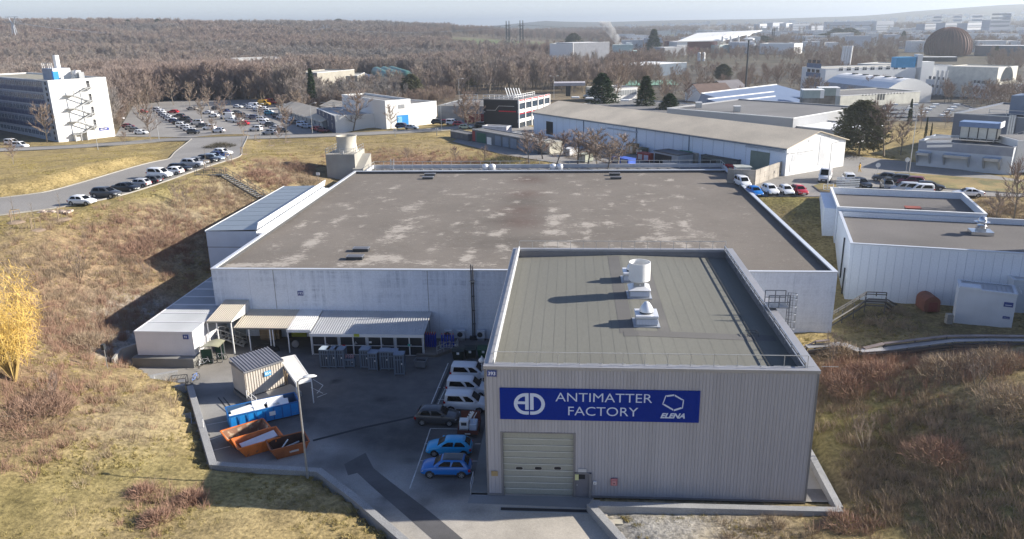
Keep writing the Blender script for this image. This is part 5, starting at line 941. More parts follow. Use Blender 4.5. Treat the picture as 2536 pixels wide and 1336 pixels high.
# bike shelter and bicycles
p=at(497,905,0);t=thing('bike_shelter','small bicycle shelter with dark green panels and a curved olive roof','bike shelter',(p[0]-.2,p[1]+.3,0),R(8));GRN=mt('dark_green',(.012,.06,.035),.6)
r0,r1,r2,r3=at(487,866,2.1),at(541,862,2.25),at(558,845,2.35),at(516,846,2.25)
o_=t.location;mi=(Matrix.Translation(t.location) @ Matrix.Rotation(t.rotation_euler.z,4,'Z')).inverted();c4=[mi @ Vector(q_) for q_ in (r0,r1,r2,r3)]
m=MB();k=8;vs=[]
for i in range(k+1):
    u=i/k;hz2=.28*math.sin(PI*u*.9);a_=c4[0].lerp(c4[1],u);b_=c4[3].lerp(c4[2],u);vs += [(a_.x,a_.y,a_.z+hz2),(b_.x,b_.y,b_.z+hz2),(a_.x,a_.y,a_.z+hz2-.05),(b_.x,b_.y,b_.z+hz2-.05)]
m.add(vs,[(4*i,4*i+4,4*i+5,4*i+1) for i in range(k)]+[(4*i+2,4*i+3,4*i+7,4*i+6) for i in range(k)]+[(4*i,4*i+2,4*i+6,4*i+4) for i in range(k)]+[(0,1,3,2)]);m.build('curved_roof',mt('olive_roof',(.34,.33,.22),.5),t)
box('side_panel',GRN,t,.25,1.5,.0,.06,0,1.75);box('back_panel',GRN,t,1.5,2.4,1.1,1.16,0,1.8);box('side_panel',GRN,t,-.1,.25,-.3,.3,0,.02)
for x,y in ((.2,0),(1.5,0),(2.5,.1),(.3,1.4),(2.5,1.2)):box('post',GALV,t,x-.03,x+.03,y-.03,y+.03,0,2.15)
def torus(r,w,n=16,mat=BLACK):
    m=MB();m.mat(mat);vs=[]
    for i in range(n):a=2*PI*i/n;vs += [((r+w*math.cos(b))*math.cos(a),w*math.sin(b),(r+w*math.cos(b))*math.sin(a)) for b in (0,PI/2,PI,3*PI/2)]
    m.add(vs,[(i*4+j,((i+1) % n)*4+j,((i+1) % n)*4+(j+1) % 4,i*4+(j+1) % 4) for i in range(n) for j in range(4)]);return m.mesh('wheel')
WHL=torus(.33,.028)
def bike(x,y,deg,mat,lab):
    t=thing('bicycle',lab,'bicycle',(x,y,cz(x,y)),R(deg),'bicycles by the shelter');b=[(-.5,0,.34),(.52,0,.34)]
    for q_ in b:link('wheel',WHL,t,q_)
    m=MB();BB,ST,HD=(-.05,0,.32),(-.22,0,.85),(.38,0,.88)
    for a_,c in ((b[0],BB),(b[0],(-.2,0,.78)),(BB,ST),(ST,(.36,0,.80)),(BB,(.40,0,.70)),(b[1],HD)):m.tube([a_,c],.022,6)
    m.build('frame',mat,t);MB().tube([(.38,0,.88),(.36,0,1.0)],.02,6).tube([(.3,-.28,1.02),(.4,0,1.0),(.3,.28,1.02)],.016,6).build('handlebar',DARKM,t);box('saddle',BLACK,t,-.36,-.1,-.06,.06,.88,.94,.02);return t
for i,(px,py,dg,col,lab) in enumerate([(508,906,30,'silver','silver bicycle standing closest to the container in the shelter'),(520,902,20,'black','black bicycle second from the left at the shelter'),(533,900,15,'grey','dark bicycle at the right end of the shelter'),(545,893,18,'silver','bicycle standing rightmost behind the shelter'),(497,908,100,'white','white bicycle leaning on the green shelter panel')]):p=at(px,py,0);bike(p[0],p[1],dg,paint(col+'_frame',PAINT[col]),lab)
p=at(484,945,0);b_=bike(p[0],p[1],80,paint('blue_frame',(.1,.25,.7)),'blue and white bicycle standing alone by the end of the yard wall');b_['group']='bicycles by the shelter'
# blue gas bottles behind the store
BB_=mt('bottle_blue',(.01,.04,.35),.45,var=.1);CAP=mt('bottle_cap',(.45,.10,.06),.5);gm=MB();gm.mat(BB_).lathe([(.115,0),(.115,1.32),(.09,1.45),(.04,1.52)],10).mesh('x');gb=MB().lathe([(.115,0),(.115,1.32),(.09,1.45),(.04,1.52)],10).mesh('cylinder',50);gb.materials.append(BB_);gcp=MB().lathe([(.05,1.5),(.06,1.55),(.05,1.68),(.0,1.7)],8).mesh('valve_cap',50);gcp.materials.append(CAP)
box0=at(1050,862,0);k=0
for r_ in range(3):
    for c in range(6):
        x=box0[0]+.0+c*.28;y=83.6+r_*.3;t=thing('gas_bottle',f'{ORD[c]} blue gas bottle from the left, {["front", "middle", "back"][r_]} row beside the gas store','gas bottle',(x,y,.35+(c > 3)*.0),0,'blue gas bottles');link('cylinder',gb,t);link('valve_cap',gcp,t)
pal=thing('bottle_rack','open grey steel rack holding the right hand group of gas bottles','rack',(box0[0]+2.1,83.8,0));box('base',GALV,pal,-.1,1.9,-.5,.8,.3,.36);m=MB()
for z in (.7,1.1):m.bar((-.1,-.5,z),(1.9,-.5,z),.05);m.bar((1.9,-.5,z),(1.9,.8,z),.05)
for x,y in ((-.1,-.5),(1.9,-.5),(1.9,.8),(-.1,.8)):m.bar((x,y,0),(x,y,1.15),.06)
m.build('frame',GALV,pal)
for c in range(5):
    t=thing('gas_bottle',f'{ORD[c]} blue gas bottle from the left in the open grey rack','gas bottle',(box0[0]+2.25+c*.33,83.75,.36),0,'blue gas bottles in the open rack');link('cylinder',gb,t);link('valve_cap',gcp,t)
rp2=thing('loading_ramp','low brownish concrete ramp in front of the gas bottles','ramp',(box0[0],0,0));MB().prism([(-.4,81.4),(1.9,81.4),(3.4,82.9),(3.6,85),(-.2,85)],0,.34).build('slab_top',mt('brown_concrete',(.17,.15,.13),.9),rp2);railing('r',[(2.0,81.5,.34),(3.3,83.2,.34)],.95,GALV,rp2,1.0,r=.03)
# air conditioners, refuse bins
for i,(px,lab) in enumerate(((1112,'left outdoor cooling unit at the foot of the hall wall'),(1143,'middle outdoor cooling unit at the foot of the hall wall'),(1192,'right outdoor cooling unit at the foot of the hall wall'))):
    p=aty(px,858,yh-.6);t=thing('cooling_unit',lab,'air conditioner',(p[0],yh-.55,.35));box('case',mt('unit_white',(.55,.57,.6),.5),t,-.48,.48,-.3,.2,0,.95,.02);m=MB().lathe([(.32,0),(.32,.03)],18).mesh('fan_grille');m.materials.append(DARKM);m.transform(Matrix.Translation((-.1,-.3,.48)) @ Matrix.Rotation(PI/2,4,'X'));link('fan_grille',m,t);box('bracket',GALV,t,-.4,.4,-.25,.18,-.35,0)
for i,(px,py,col,lab) in enumerate(((1133,898,(.015,.025,.02),'left dark refuse container with a white sticker behind the vans'),(1163,894,(.015,.025,.02),'middle dark refuse container with a white sticker behind the vans'),(1196,894,(.01,.07,.03),'green refuse container half hidden by the grey hall'))):
    p=at(px,py,0);t=thing('refuse_container',lab,'bin',(p[0],p[1]+1.0,.1));mm=mt('bin%d' % (i//2),col,.5);MB().add([(-.55,-.4,0),(.55,-.4,0),(.55,.4,0),(-.55,.4,0),(-.68,-.52,1.0),(.68,-.52,1.0),(.68,.52,1.0),(-.68,.52,1.0)],[(0,3,2,1),(0,1,5,4),(1,2,6,5),(2,3,7,6),(3,0,4,7)]).build('body',mm,t)
    MB().add([(-.72,-.56,1.0),(.72,-.56,1.0),(.72,.56,1.0),(-.72,.56,1.0),(-.7,-.2,1.16),(.7,-.2,1.16),(.7,.5,1.2),(-.7,.5,1.2)],[(3,2,1,0),(0,1,5,4),(1,2,6,5),(2,3,7,6),(3,0,4,7),(4,5,6,7)]).build('lid',mm,t);box('sticker',WHITE,t,-.15,.15,-.53,-.5,.62,.9)
    for x in (-.45,.45):
        for y in (-.3,.3):box('wheel',BLACK,t,x-.04,x+.04,y-.08,y+.08,-.1,.05)
# steel cages
CG=mt('cage_blue_grey',(.17,.22,.29),.5,.3,var=.08)
def cage(px,py,w,h,lab,lidm=None,rz=0.,cat='cage',bottles=False):
    p=at(px,py,0);t=thing('steel_cage',lab,cat,(p[0],p[1]+.5,.12),R(rz));d=1.1 if not bottles else .8
    box('tray',CG,t,-w/2,w/2,-d/2,d/2,0,.1);m=MB()
    for x in (-w/2,w/2-.07):
        for y in (-d/2,d/2-.07):m.box(x,x+.07,y,y+.07,-.12,h)
    m.build('corner_posts',CG,t);pm=MB().box(-.045,.045,-.012,.012,.1,h-.12).mesh('upright_slat');pm.materials.append(CG)
    for i in range(4):
        x=-w/2+.16+i*(w-.32)/3;link('upright_slat',pm,t,(x,-d/2+.02,0));link('upright_slat',pm,t,(x,d/2-.02,0))
        y=-d/2+.16+i*(d-.32)/3;link('upright_slat',pm,t,(-w/2+.02,y,0),PI/2);link('upright_slat',pm,t,(w/2-.02,y,0),PI/2)
    box('inner',mt('cage_inner',(.06,.075,.1),.7),t,-w/2+.08,w/2-.08,-d/2+.08,d/2-.08,.1,h-.15)
    m=MB();[m.box(-w/2,w/2,y,y+.05,z,z+.09) for y in (-d/2-.01,d/2-.04) for z in (h-.16,h*.72)];m.build('rail',CG,t)
    if not bottles:box('lid',lidm or CG,t,-w/2-.02,w/2+.02,-d/2-.02,d/2+.02,h-.06,h)
    else:
        for i in range(4):MB().lathe([(.1,.1),(.1,1.15),(.05,1.25),(.06,1.35)],8,(-w/2+.2+i*.26,0,0)).build('bottle',mt('pinkish_bottle',(.35,.22,.24),.5),t)
    box('tag',WHITE,t,w/2-.32,w/2-.2,-d/2-.03,-d/2-.02,h*.5,h*.58);return t
GL='grey steel cages in the yard'
for a_ in ((806,912,1.1,2.1,'grey steel cage with a pale sunlit lid, leftmost in the yard',mt('cage_pale',(.42,.50,.55),.45)),(824,912,1.1,2.1,'second grey steel cage from the left, between two touching cages',None),(843,912,1.1,2.1,'third grey steel cage from the left, beside the low bottle cage',None),(905,913,1.1,2.1,'grey steel cage with flat lid, left one of the middle pair',None),(925,918,1.1,1.95,'grey steel cage with a white tag, right one of the middle pair',None),(953,917,1.1,2.1,'grey steel cage, left one of the right-hand cluster',None),(973,917,1.1,2.05,'grey steel cage in the rear middle of the right-hand cluster',None),(989,930,1.15,2.3,'grey steel cage standing foremost in the yard',None)):
    t=cage(*a_[:5],a_[5],-4 if a_[0] < 940 else 3);t['group']=GL
cage(865,912,1.2,1.0,'low grey cage holding four pinkish bottles',None,2,bottles=True)
p=at(1041,914,0);t=thing('metal_bin','open grey metal crate with dark contents behind the white vans','crate',(p[0],p[1]+.5,.12),R(-5));m=MB();W1,W2_=.58,.62
MB().add([(-.55,-.42,0),(.55,-.42,0),(.55,.42,0),(-.55,.42,0),(-.66,-.5,.78),(.66,-.5,.78),(.66,.5,.78),(-.66,.5,.78)],[(0,3,2,1),(0,1,5,4),(1,2,6,5),(2,3,7,6),(3,0,4,7)]).build('body',mt('crate_grey',(.17,.18,.2),.6),t);box('contents',BLACK,t,-.5,.5,-.38,.38,.3,.6);m=MB();[m.box(x-.05,x+.05,-.4,.4,-.12,0) for x in (-.4,.4)];m.build('feet',DARKM,t)
rim=MB();[rim.bar(a_,b_,.07) for a_,b_ in (((-.66,-.5,.78),(.66,-.5,.78)),((.66,-.5,.78),(.66,.5,.78)),((.66,.5,.78),(-.66,.5,.78)),((-.66,.5,.78),(-.66,-.5,.78)))];rim.build('rim',mt('crate_grey',(.17,.18,.2)),t)
# small fenced pit at the left end of the wall
p=at(440,945,.6);t=thing('rack_frame','dark tubular rack beside the small pebble box','rack',(*p[:2],.1),R(15));m=MB()
for z in (.0,.9): 
    for a_,b_ in (((-.8,-.5),(.9,-.4)),((.9,-.4),(.9,.6)),((.9,.6),(-.7,.6)),((-.7,.6),(-.8,-.5))):m.bar((*a_,z+.05),(*b_,z+.05),.05)
for x,y in ((-.8,-.5),(.9,-.4),(.9,.6),(-.7,.6)):m.bar((x,y,0),(x,y,.95),.05)
for i in range(5):m.bar((-.6+i*.3,-.48,.92),(-.55+i*.3,.6,.92),.03)
m.build('frame',DARKM,t);box('shelf',GREYM,t,-.6,.7,-.3,.4,.45,.5)
# ------------------------------------------------------------------ general building block
def zat(px,py,p):d=ray(px,py);return float(CH+d[2]*math.hypot(p[0],p[1])/math.hypot(d[0],d[1]))
_wm={};EXC=[]
def winmesh(w,h,mat,frame):
    k=(round(w,2),round(h,2),mat.name,frame.name if frame else '')
    if k not in _wm:
        m=MB();m.mat(mat);m.box(-w/2,w/2,-.03,.03,0,h)
        if frame:
            m.mat(frame);f=.07;m.box(-w/2-f,w/2+f,-.05,.03,-f,0);m.box(-w/2-f,w/2+f,-.05,.03,h,h+f);m.box(-w/2-f,-w/2,-.05,.03,0,h);m.box(w/2,w/2+f,-.05,.03,0,h);m.box(-.03,.03,-.045,-.03,0,h)
        _wm[k]=m.mesh('window')
    return _wm[k]
def bld(name,lab,cat,p0,p1,D,z0,z1,wall,roof,par=.35,coping=None,wins=(),grp=None,slope=None,rz1=None):
    """p0,p1: front foot left and right; D: depth; slope: ridge rise (gable roof, ridge along x)"""
    W=math.hypot(p1[0]-p0[0],p1[1]-p0[1]);EXC.append((p0,p1,D));ang=math.atan2(p1[1]-p0[1],p1[0]-p0[0]);t=thing(name,lab,cat,(p0[0],p0[1],z0),ang,grp);h=z1-z0
    if slope is None:
        m=MB();m.mat(wall);pr=h-par;m.add([(0,0,-1.5),(W,0,-1.5),(W,D,-1.5),(0,D,-1.5),(0,0,h),(W,0,h),(W,D,h),(0,D,h)],[(0,1,5,4),(1,2,6,5),(2,3,7,6),(3,0,4,7)])
        w_=.25;m.add([(w_,w_,pr),(W-w_,w_,pr),(W-w_,D-w_,pr),(w_,D-w_,pr),(w_,w_,h),(W-w_,w_,h),(W-w_,D-w_,h),(w_,D-w_,h)],[(4,5,1,0),(5,6,2,1),(6,7,3,2),(7,4,0,3)]);m.build('wall',None,t)
        MB().add([(w_,w_,pr),(W-w_,w_,pr),(W-w_,D-w_,pr),(w_,D-w_,pr)],[(0,1,2,3)]).build('roof',roof,t)
        m=MB();c=.06;m.add([(-c,-c,h+.05),(W+c,-c,h+.05),(W+c,D+c,h+.05),(-c,D+c,h+.05),(w_+c,w_+c,h+.05),(W-w_-c,w_+c,h+.05),(W-w_-c,D-w_-c,h+.05),(w_+c,D-w_-c,h+.05),(-c,-c,h-.12),(W+c,-c,h-.12),(W+c,D+c,h-.12),(-c,D+c,h-.12)],[(0,1,5,4),(1,2,6,5),(2,3,7,6),(3,0,4,7),(8,9,1,0),(9,10,2,1),(10,11,3,2),(11,8,0,3)]);m.build('coping',coping or WHITE,t)
    else:
        m=MB();m.mat(wall);m.add([(0,0,-1.5),(W,0,-1.5),(W,D,-1.5),(0,D,-1.5),(0,0,h),(W,0,h),(W,D,h),(0,D,h),(0,D/2,h+slope),(W,D/2,h+slope)],[(0,1,5,4),(1,2,6,9,5),(2,3,7,6),(3,0,4,8,7)]);m.build('wall',None,t)
        e=.5;k=slope/(D/2)*e;MB().add([(-e,-e,h-k),(W+e,-e,h-k),(W+e,D/2,h+slope),(-e,D/2,h+slope),(-e,D+e,h-k),(W+e,D+e,h-k),(-e,-e,h-k+.12),(W+e,-e,h-k+.12),(W+e,D/2,h+slope+.12),(-e,D/2,h+slope+.12),(-e,D+e,h-k+.12),(W+e,D+e,h-k+.12)],[(1,0,3,2),(2,3,4,5),(6,7,8,9),(9,8,11,10),(0,1,7,6),(5,4,10,11),(1,2,8,7),(2,5,11,8),(3,0,6,9),(4,3,9,10)]).build('roof',roof,t)
    for wn in wins:
        face,u0,u1,n,za,hh,ww,mat_=wn[:8];fr=wn[8] if len(wn) > 8 else WHITE;me=winmesh(ww,hh,mat_,fr)
        for i in range(n):
            u=u0+(u1-u0)*(i+.5)/n
            if face == 'f':link('window',me,t,(u*W,-.0,za))
            elif face == 'r':link('window',me,t,(W,u*D,za),PI/2)
            else:link('window',me,t,(0,u*D,za),-PI/2)
    t['_w']=W;return t
def sub(t,name,mat,x0,x1,y0,y1,z0,z1):return box(name,mat,t,x0,x1,y0,y1,z0,z1)
def child_thing(par,name,lab,cat,x,y,z,grp=None):
    mw=Matrix.Translation(par.location) @ Matrix.Rotation(par.rotation_euler.z,4,'Z');p=mw @ Vector((x,y,z));return thing(name,lab,cat,p,par.rotation_euler.z,grp)
RG=mt('grey_flat_roof',(.17,.165,.16),.9,var=.18,sc=.12,fine=.12);RP=mt('pale_flat_roof',(.40,.385,.34),.9,var=.15,sc=.1);WB=mt('white_building',(.76,.76,.74),.7,var=.05,sc=.1);WBL=mt('ribbed_white',(.70,.74,.79),.55,var=.06,sc=.2);GB=mt('grey_building',(.30,.31,.33),.7,var=.1,sc=.1);BR=mt('fibre_cement_roof',(.58,.50,.38),.9,var=.16,sc=.25,fine=.14)
# ------------------------------------------------------------------ white halls on the right
a=at(2087,735,2.);dirx=at(2536,628,9.);a9=at(2112,603,9.);u=np.array([dirx[0]-a9[0],dirx[1]-a9[1]]);u /= np.linalg.norm(u);p0=((a[0]+a9[0])/2,(a[1]+a9[1])/2);p1=(p0[0]+u[0]*34,p0[1]+u[1]*34)
RH=bld('white_hall','white windowless hall on the right with a dark flat roof and one metal fan','building',p0,p1,18.5,1.6,9.05,WBL,mt('dark_roof',(.125,.115,.108),.92,var=.2,sc=.15,fine=.15),.75,EDGE)
for i in range(32):sub(RH,'wall_seam',mt('seam_blue',(.42,.47,.54)),.4+i*.98,.43+i*.98,-.02,0,0,7.2)
nv=np.array([-u[1],u[0]]);q0=(p0[0]+nv[0]*18.6-u[0]*.2,p0[1]+nv[1]*18.6-u[1]*.2)
R2=bld('white_hall','rear white hall block on the right with a red hatch on its roof','building',q0,(q0[0]+u[0]*19.5,q0[1]+u[1]*19.5),15,2,9.6,WBL,mt('dark_roof',(.125,.115,.108)),1.0,WHITE);sub(R2,'side_wing',WBL,-1.6,-.02,2,14,-2,6.9)
t=child_thing(R2,'roof_hatch','low red-topped hatch on the rear right white hall roof','roof hatch',10.8,4.5,6.6);box('curb',DARKM,t,-1,1,-.7,.7,0,.45);box('lid',mt('brick_red',(.28,.07,.045),.7),t,-1.1,1.1,-.8,.8,.45,.55)
p=at(2428,578,8.4);t=thing('roof_fan','big shiny metal roof fan on the front right white hall','roof fan',(p[0],p[1],8.3),-.2);ST_=mt('bright_steel',(.62,.63,.64),.25,.9);box('base_plate',ST_,t,-1.35,1.35,-1.1,1.1,0,.5,.03);box('duct',GALV,t,-.55,.5,-.5,.5,.5,.9);MB().lathe([(.55,.9),(.6,1.2),(.5,1.35),(.5,1.6)],20).build('fan_body',ST_,t,smooth=40);MB().lathe([(.95,1.62),(.98,1.7),(.6,1.78)],24).build('rim_disc',ST_,t,smooth=40);MB().lathe([(.55,1.75),(.5,2.1),(.3,2.35),(0,2.45)],20).build('dome',ST_,t,smooth=50)
t=child_thing(RH,'wall_pipe','dark vertical pipe on the left side of the front right white hall','pipe',-.15,6,1.0);MB().tube([(0,0,0),(0,0,5.6)],.1,8).build('pipe',DARKM,t);t=child_thing(RH,'wall_pipe','short dark pipe near the front corner of the right white hall','pipe',-.15,2,0);MB().tube([(0,0,0),(0,0,3.6)],.1,8).build('pipe',DARKM,t)
wall([at(1925,545,4.5),at(2012,545,4.5)],.4,0,5.0,CONCD,'grey concrete retaining wall between the white hall and the rear right block',name='retaining_wall')
t=wall([(34.0,124),(35.2,112),(34.3,103)],.5,0,[5,3.6,2.6],mt('old_concrete',(.2,.19,.17),.9,var=.3),'dark sloping concrete wall along the left side of the right white hall',name='retaining_wall')
# containers at the right
CW=mt('shelter_white',(.58,.61,.64),.6,var=.12,sc=.5)
a,b=at(2362,798,2.0),at(2505,812,2.2);ct=bld('white_shelter','white technical shelter with a ribbed grey roof and blue signs on the right','shelter',a,b,3.4,2.0,zat(2362,712,a),CW,CRf,.05,CW)
h=ct['_w'];sub(ct,'roof_box',CW,.05,2.2,-.1,1.4,zat(2362,712,a)-2.0-.1,zat(2362,712,a)-2+.25)
for i in range(14):sub(ct,'roof_rib',CRf,.3+i*.45,.36+i*.45,.1,3.3,zat(2362,712,a)-2.0+.0,zat(2362,712,a)-2+.06)
for (u_,z_,w_,hh,lab) in ((.88,2.9,.9,.55,'upper blue sign on the white shelter'),(.88,1.3,.7,.3,'lower blue and white sign on the white shelter')):t=child_thing(ct,'sign',lab,'sign',h*u_,-.03,z_*.9);box('panel',mt('navy_sign',(.03,.06,.24)),t,-w_/2,w_/2,-.03,0,0,hh);box('text_band',mt('sign_text',(.5,.55,.65)),t,-w_*.35,w_*.35,-.035,-.03,hh*.3,hh*.45)
a2=at(2520,800,2.0);bld('white_shelter','pale shelter cut by the right edge of the picture','shelter',(a2[0]+.6,a2[1]+3.2),(a2[0]+8,a2[1]+2.2),4,2,6.2,CW,CRf,.05,CW)
p=at(2335,775,2);t=thing('brick_red_hut','small dark red arched hut beside the white shelter','hut',(p[0]-1.2,p[1]+.3,2.0));m=MB();A8=[(1.5*math.cos(a_),1.6+1.0*math.sin(a_)) for a_ in np.linspace(PI,0,9)];pr=[(-1.5,0)]+A8+[(1.5,0)];pr=[(x*.62,z*.72) for x,z in pr];n=len(pr);m.add([(x,0,z) for x,z in pr]+[(x,2.4,z) for x,z in pr],[tuple(range(n))[::-1],tuple(range(n,2*n))]+[(i,i+1,n+i+1,n+i) for i in range(n-1)]);m.build('shell',mt('hut_rust',(.17,.06,.04),.8,var=.3),t);box('door',mt('hut_door',(.14,.02,.02),.7),t,-.4,.6,-.04,0,0,1.2)
p=at(2353,800,2.1);t=thing('stone_stack','stack of pale slabs at the corner of the white shelter','stack',(p[0]-.2,p[1],2.05))
for i in range(7):box('slab',mt('stack_slab',(.3,.29,.26),.9),t,-.35+random.uniform(-.05,.05),.35+random.uniform(-.05,.05),-.3,.3,i*.17,i*.17+.14)
# cable galleries / pipe racks
def gallery(lab,P,w_,mats,top=True,nl=4,drop=1.4,name='pipe_rack'):
    t=thing(name,lab,'pipe rack',P[0]);P=[tuple(p[j]-P[0][j] for j in range(3)) for p in P]
    for i,(a,b) in enumerate(zip(P[:-1],P[1:])):
        d=np.array(b)-np.array(a);q_=np.array([-d[1],d[0],0]);q_ /= np.linalg.norm(q_);L_=np.linalg.norm(d);k=max(1,round(L_/2.4))
        for j in range(k):
            c0,c1=np.array(a)+d*j/k,np.array(a)+d*(j+.985)/k
            if top:MB().add([tuple(c0-q_*w_/2),tuple(c1-q_*w_/2),tuple(c1+q_*w_/2),tuple(c0+q_*w_/2),tuple(c0-q_*w_/2-[0,0,.08]),tuple(c1-q_*w_/2-[0,0,.08]),tuple(c1+q_*w_/2-[0,0,.08]),tuple(c0+q_*w_/2-[0,0,.08])],[(0,1,2,3),(7,6,5,4),(0,4,5,1),(1,5,6,2),(2,6,7,3),(3,7,4,0)]).build('cover_plate',mats[0],t)
            g=gz(c0[0]+t.location.x,c0[1]+t.location.y)-t.location.z
            MB().bar(tuple(c0-[0,0,.1]),(c0[0],c0[1],min(g,c0[2]-.5)-.1),.12).build('support',mats[1],t)
    for l in range(nl):
        z=-.28-l*drop/nl;off=[-.45,-.15,.15,.4,.0][l % 5]*w_
        pts=[]
        for i,p in enumerate(P):
            d=np.array(P[min(i+1,len(P)-1)])-np.array(P[max(i-1,0)]);q_=np.array([-d[1],d[0]]);q_ /= np.linalg.norm(q_);pts.append((p[0]+q_[0]*off,p[1]+q_[1]*off,p[2]+z))
        MB().tube(pts,.09,7).build('pipe',mats[2 if l % 2 else 1],t)
    return t
PG=mt('weathered_steel',(.36,.35,.34),.6,.3,var=.2,sc=.6);PG2=mt('dark_steel',(.12,.115,.11),.7,.3);PR_=mt('rusty_pipe',(.25,.2,.18),.7,.2,var=.3)
S_=lambda *P:[at(*p) for p in P]
gallery('long grey covered pipe rack crossing the bank on the right',S_((1998,858,3.2),(2085,851,3.3),(2130,868,3.3),(2192,864,3.3),(2360,842,4.6),(2450,840,4.8),(2620,842,4.8)),.9,(PG,PG2,PR_),nl=5,drop=1.6)
gallery('thinner second pipe rack running just behind the long covered one',S_((2140,862,3.4),(2190,850,3.6),(2345,832,4.8),(2440,831,5.0),(2620,833,5.0)),.5,(PR_,PG2,PG),nl=2)
gallery('short rusty pipe rack end beside the right corner of the grey hall',S_((1985,862,2.6),(2020,845,3.6),(2055,842,3.7)),.4,(PR_,PG2,PG),nl=1)
gb_=gallery('dark stepped pipe bridge from the white hall to the front right hall',S_((2058,785,2.6),(2145,733,3.6),(2195,735,3.6),(2214,748,2.6)),.9,(PG2,PG2,PG),top=False,nl=5,drop=1.2);gq=[tuple(v_) for v_ in S_((2058,785,2.6),(2145,733,3.6),(2195,735,3.6))];gq=[tuple(v_[j]-gq[0][j] for j in range(3)) for v_ in gq];railing('r',gq,.5,PG2,gb_,1.5,r=.05)
# ------------------------------------------------------------------ right car park
def rcar(px,py,kind,col,deg,lab,z=8.01,grp='cars parked right of the white hall'):
    p=at(px,py,z);return car(kind,col,p[0],p[1],z,deg,lab,grp)
rcar(1868,483,'hatchback','blue',-80,'blue hatchback in the row beside the gravel roof edge');rcar(1906,480,'small suv','white',-80,'white boxy car with dark windscreen between the blue and the small white car');rcar(1946,480,'hatchback','white',-85,'small rounded white car beside the red one');rcar(1978,480,'hatchback','red',-80,'red hatchback at the right end of the row beside the gravel roof')
rcar(1838,462,'van','white',-80,'white van partly hidden by the gravel roof edge');p=at(1822,446,8.01);t=thing('white_kiosk','small white cabin with a pale roof by the concrete yard wall','cabin',(p[0]+1.5,p[1]+2,7.9));box('wall',WHITE,t,-1.3,1.3,-1.3,1.3,0,2.2);box('roof',mt('kiosk_roof',(.4,.42,.38),.6),t,-1.5,1.5,-1.5,1.5,2.2,2.35)
bld('unseen_block','tall grey block, unseen, added off the right edge to cast shadow','building',(70,76),(92,72),25,3,21,GB,RG)  # unseen block added to throw shadow over the ground and right hall roof
rcar(2043,448,'large van','white',-112,'large white delivery van driving past the traffic island');rcar(2100,452,'van','white',80,'white van just behind the white trailer');rcar(2132,464,'small suv','black',-75,'black car parked right of the white trailer')
for px,py,k,c,dg,lab in ((2190,449,'small suv','dark grey',150,'dark car leftmost in the row below the dry verge'),(2222,454,'suv','dark grey',158,'dark green-grey car second in the row below the dry verge'),(2256,460,'suv','dark red',158,'dark red car in the row below the dry verge'),(2302,470,'estate car','black',-12,'black estate car at the right end of the row below the dry verge'),(2197,470,'suv','grey',-100,'grey car with a roof box in front of the row'),(2238,478,'van','silver',165,'silver pickup-like van carrying two posts'),(2275,482,'van','white',170,'white van just showing above the right hall roof'),(2396,487,'saloon car','white',172,'white saloon car parked alone on the right')):rcar(px,py,k,c,dg,lab)
p=at(2197,470,8);t=thing('roof_box','dark roof box on the grey car in front of the row','roof box',(p[0],p[1],9.72),R(-100));box('shell',DARKM,t,-1,.9,-.4,.4,0,.4,.1)
p=at(2098,472,8);t=thing('trailer','white trailer with tall slatted sides on the traffic island','trailer',(p[0],p[1],8.15),R(8));box('bed',GREYM,t,-1.6,1.6,-.9,.9,.4,.5)
for i in range(4):
    for y in (-.9,.86):box('side_slat',WHITE,t,-1.6,1.6,y,y+.04,.6+i*.38,.85+i*.38)
for x in (-1.2,1.2):box('wheel',BLACK,t,x-.3,x+.3,-1.05,-.9,0,.6)
isl=[at(2012,462,8),at(2030,476,8),at(2110,482,8),at(2190,480,8),at(2160,466,8),at(2080,458,8),at(2030,456,8)]
def verge(P,lab,z=8.0):
    m=MB();m.prism(P,z-.1,z+.12) if sum((P[i][0]*P[(i+1) % len(P)][1]-P[(i+1) % len(P)][0]*P[i][1]) for i in range(len(P))) > 0 else m.prism(P[::-1],z-.1,z+.12);o=m.build('kerb',CONC);tag(o,'pale kerb round the '+lab,kind='structure');c=np.mean([p[:2] for p in P],0);Q=[(c[0]+(p[0]-c[0])*.97,c[1]+(p[1]-c[1])*.97,0) for p in P]
    tag(sheet('verge',Q,lambda x,y:x*0+z+.17,DRYG,3),lab,kind='structure')
DRYG=mt('dry_grass_turf',(.26,.19,.075),.95,var=.3,sc=.3,world=True,fine=.4,bump=.05,bsc=4,col2=(.15,.14,.05),cut=(.45,.6))
verge(isl,'dry grass traffic island');verge([at(2165,432,8),at(2185,444,8),at(2330,468,8),at(2536,482,8),at(2620,480,8),at(2536,452,8),at(2330,436,8),at(2210,428,8)],'long dry grass verge behind the parked cars')
t=thing('frame_stand','white tubular frame lying on the traffic island','frame',at(2052,470,8.15));m=MB();[m.bar(a_,b_,.08) for a_,b_ in (((-1,-.5,.1),(.6,-.6,.2)),((.6,-.6,.2),(.9,.5,.9)),((.9,.5,.9),(-.7,.6,.8)),((-.7,.6,.8),(-1,-.5,.1)),((-.9,0,.4),(.75,0,.5)))];m.build('frame',WHITE,t)
def lamp(px,py,h,lab,z=8.,arm=1.2,two=False,hd=None):
    p=at(px,py,z);t=thing('street_lamp',lab,'street lamp',p,hd if hd is not None else 0);MB().tube([(0,0,0),(0,0,h)],.09,8,.05).build('pole',GALV,t)
    for s in ((1,-1) if two else (1,)):MB().bar((0,0,h-.05),(s*arm,0,h+.25),.07).build('arm',GALV,t);box('lamp_head',WHITE,t,min(s*arm,s*(arm+.7)),max(s*arm,s*(arm+.7)),-.16,.16,h+.18,h+.34,.05)
    return t
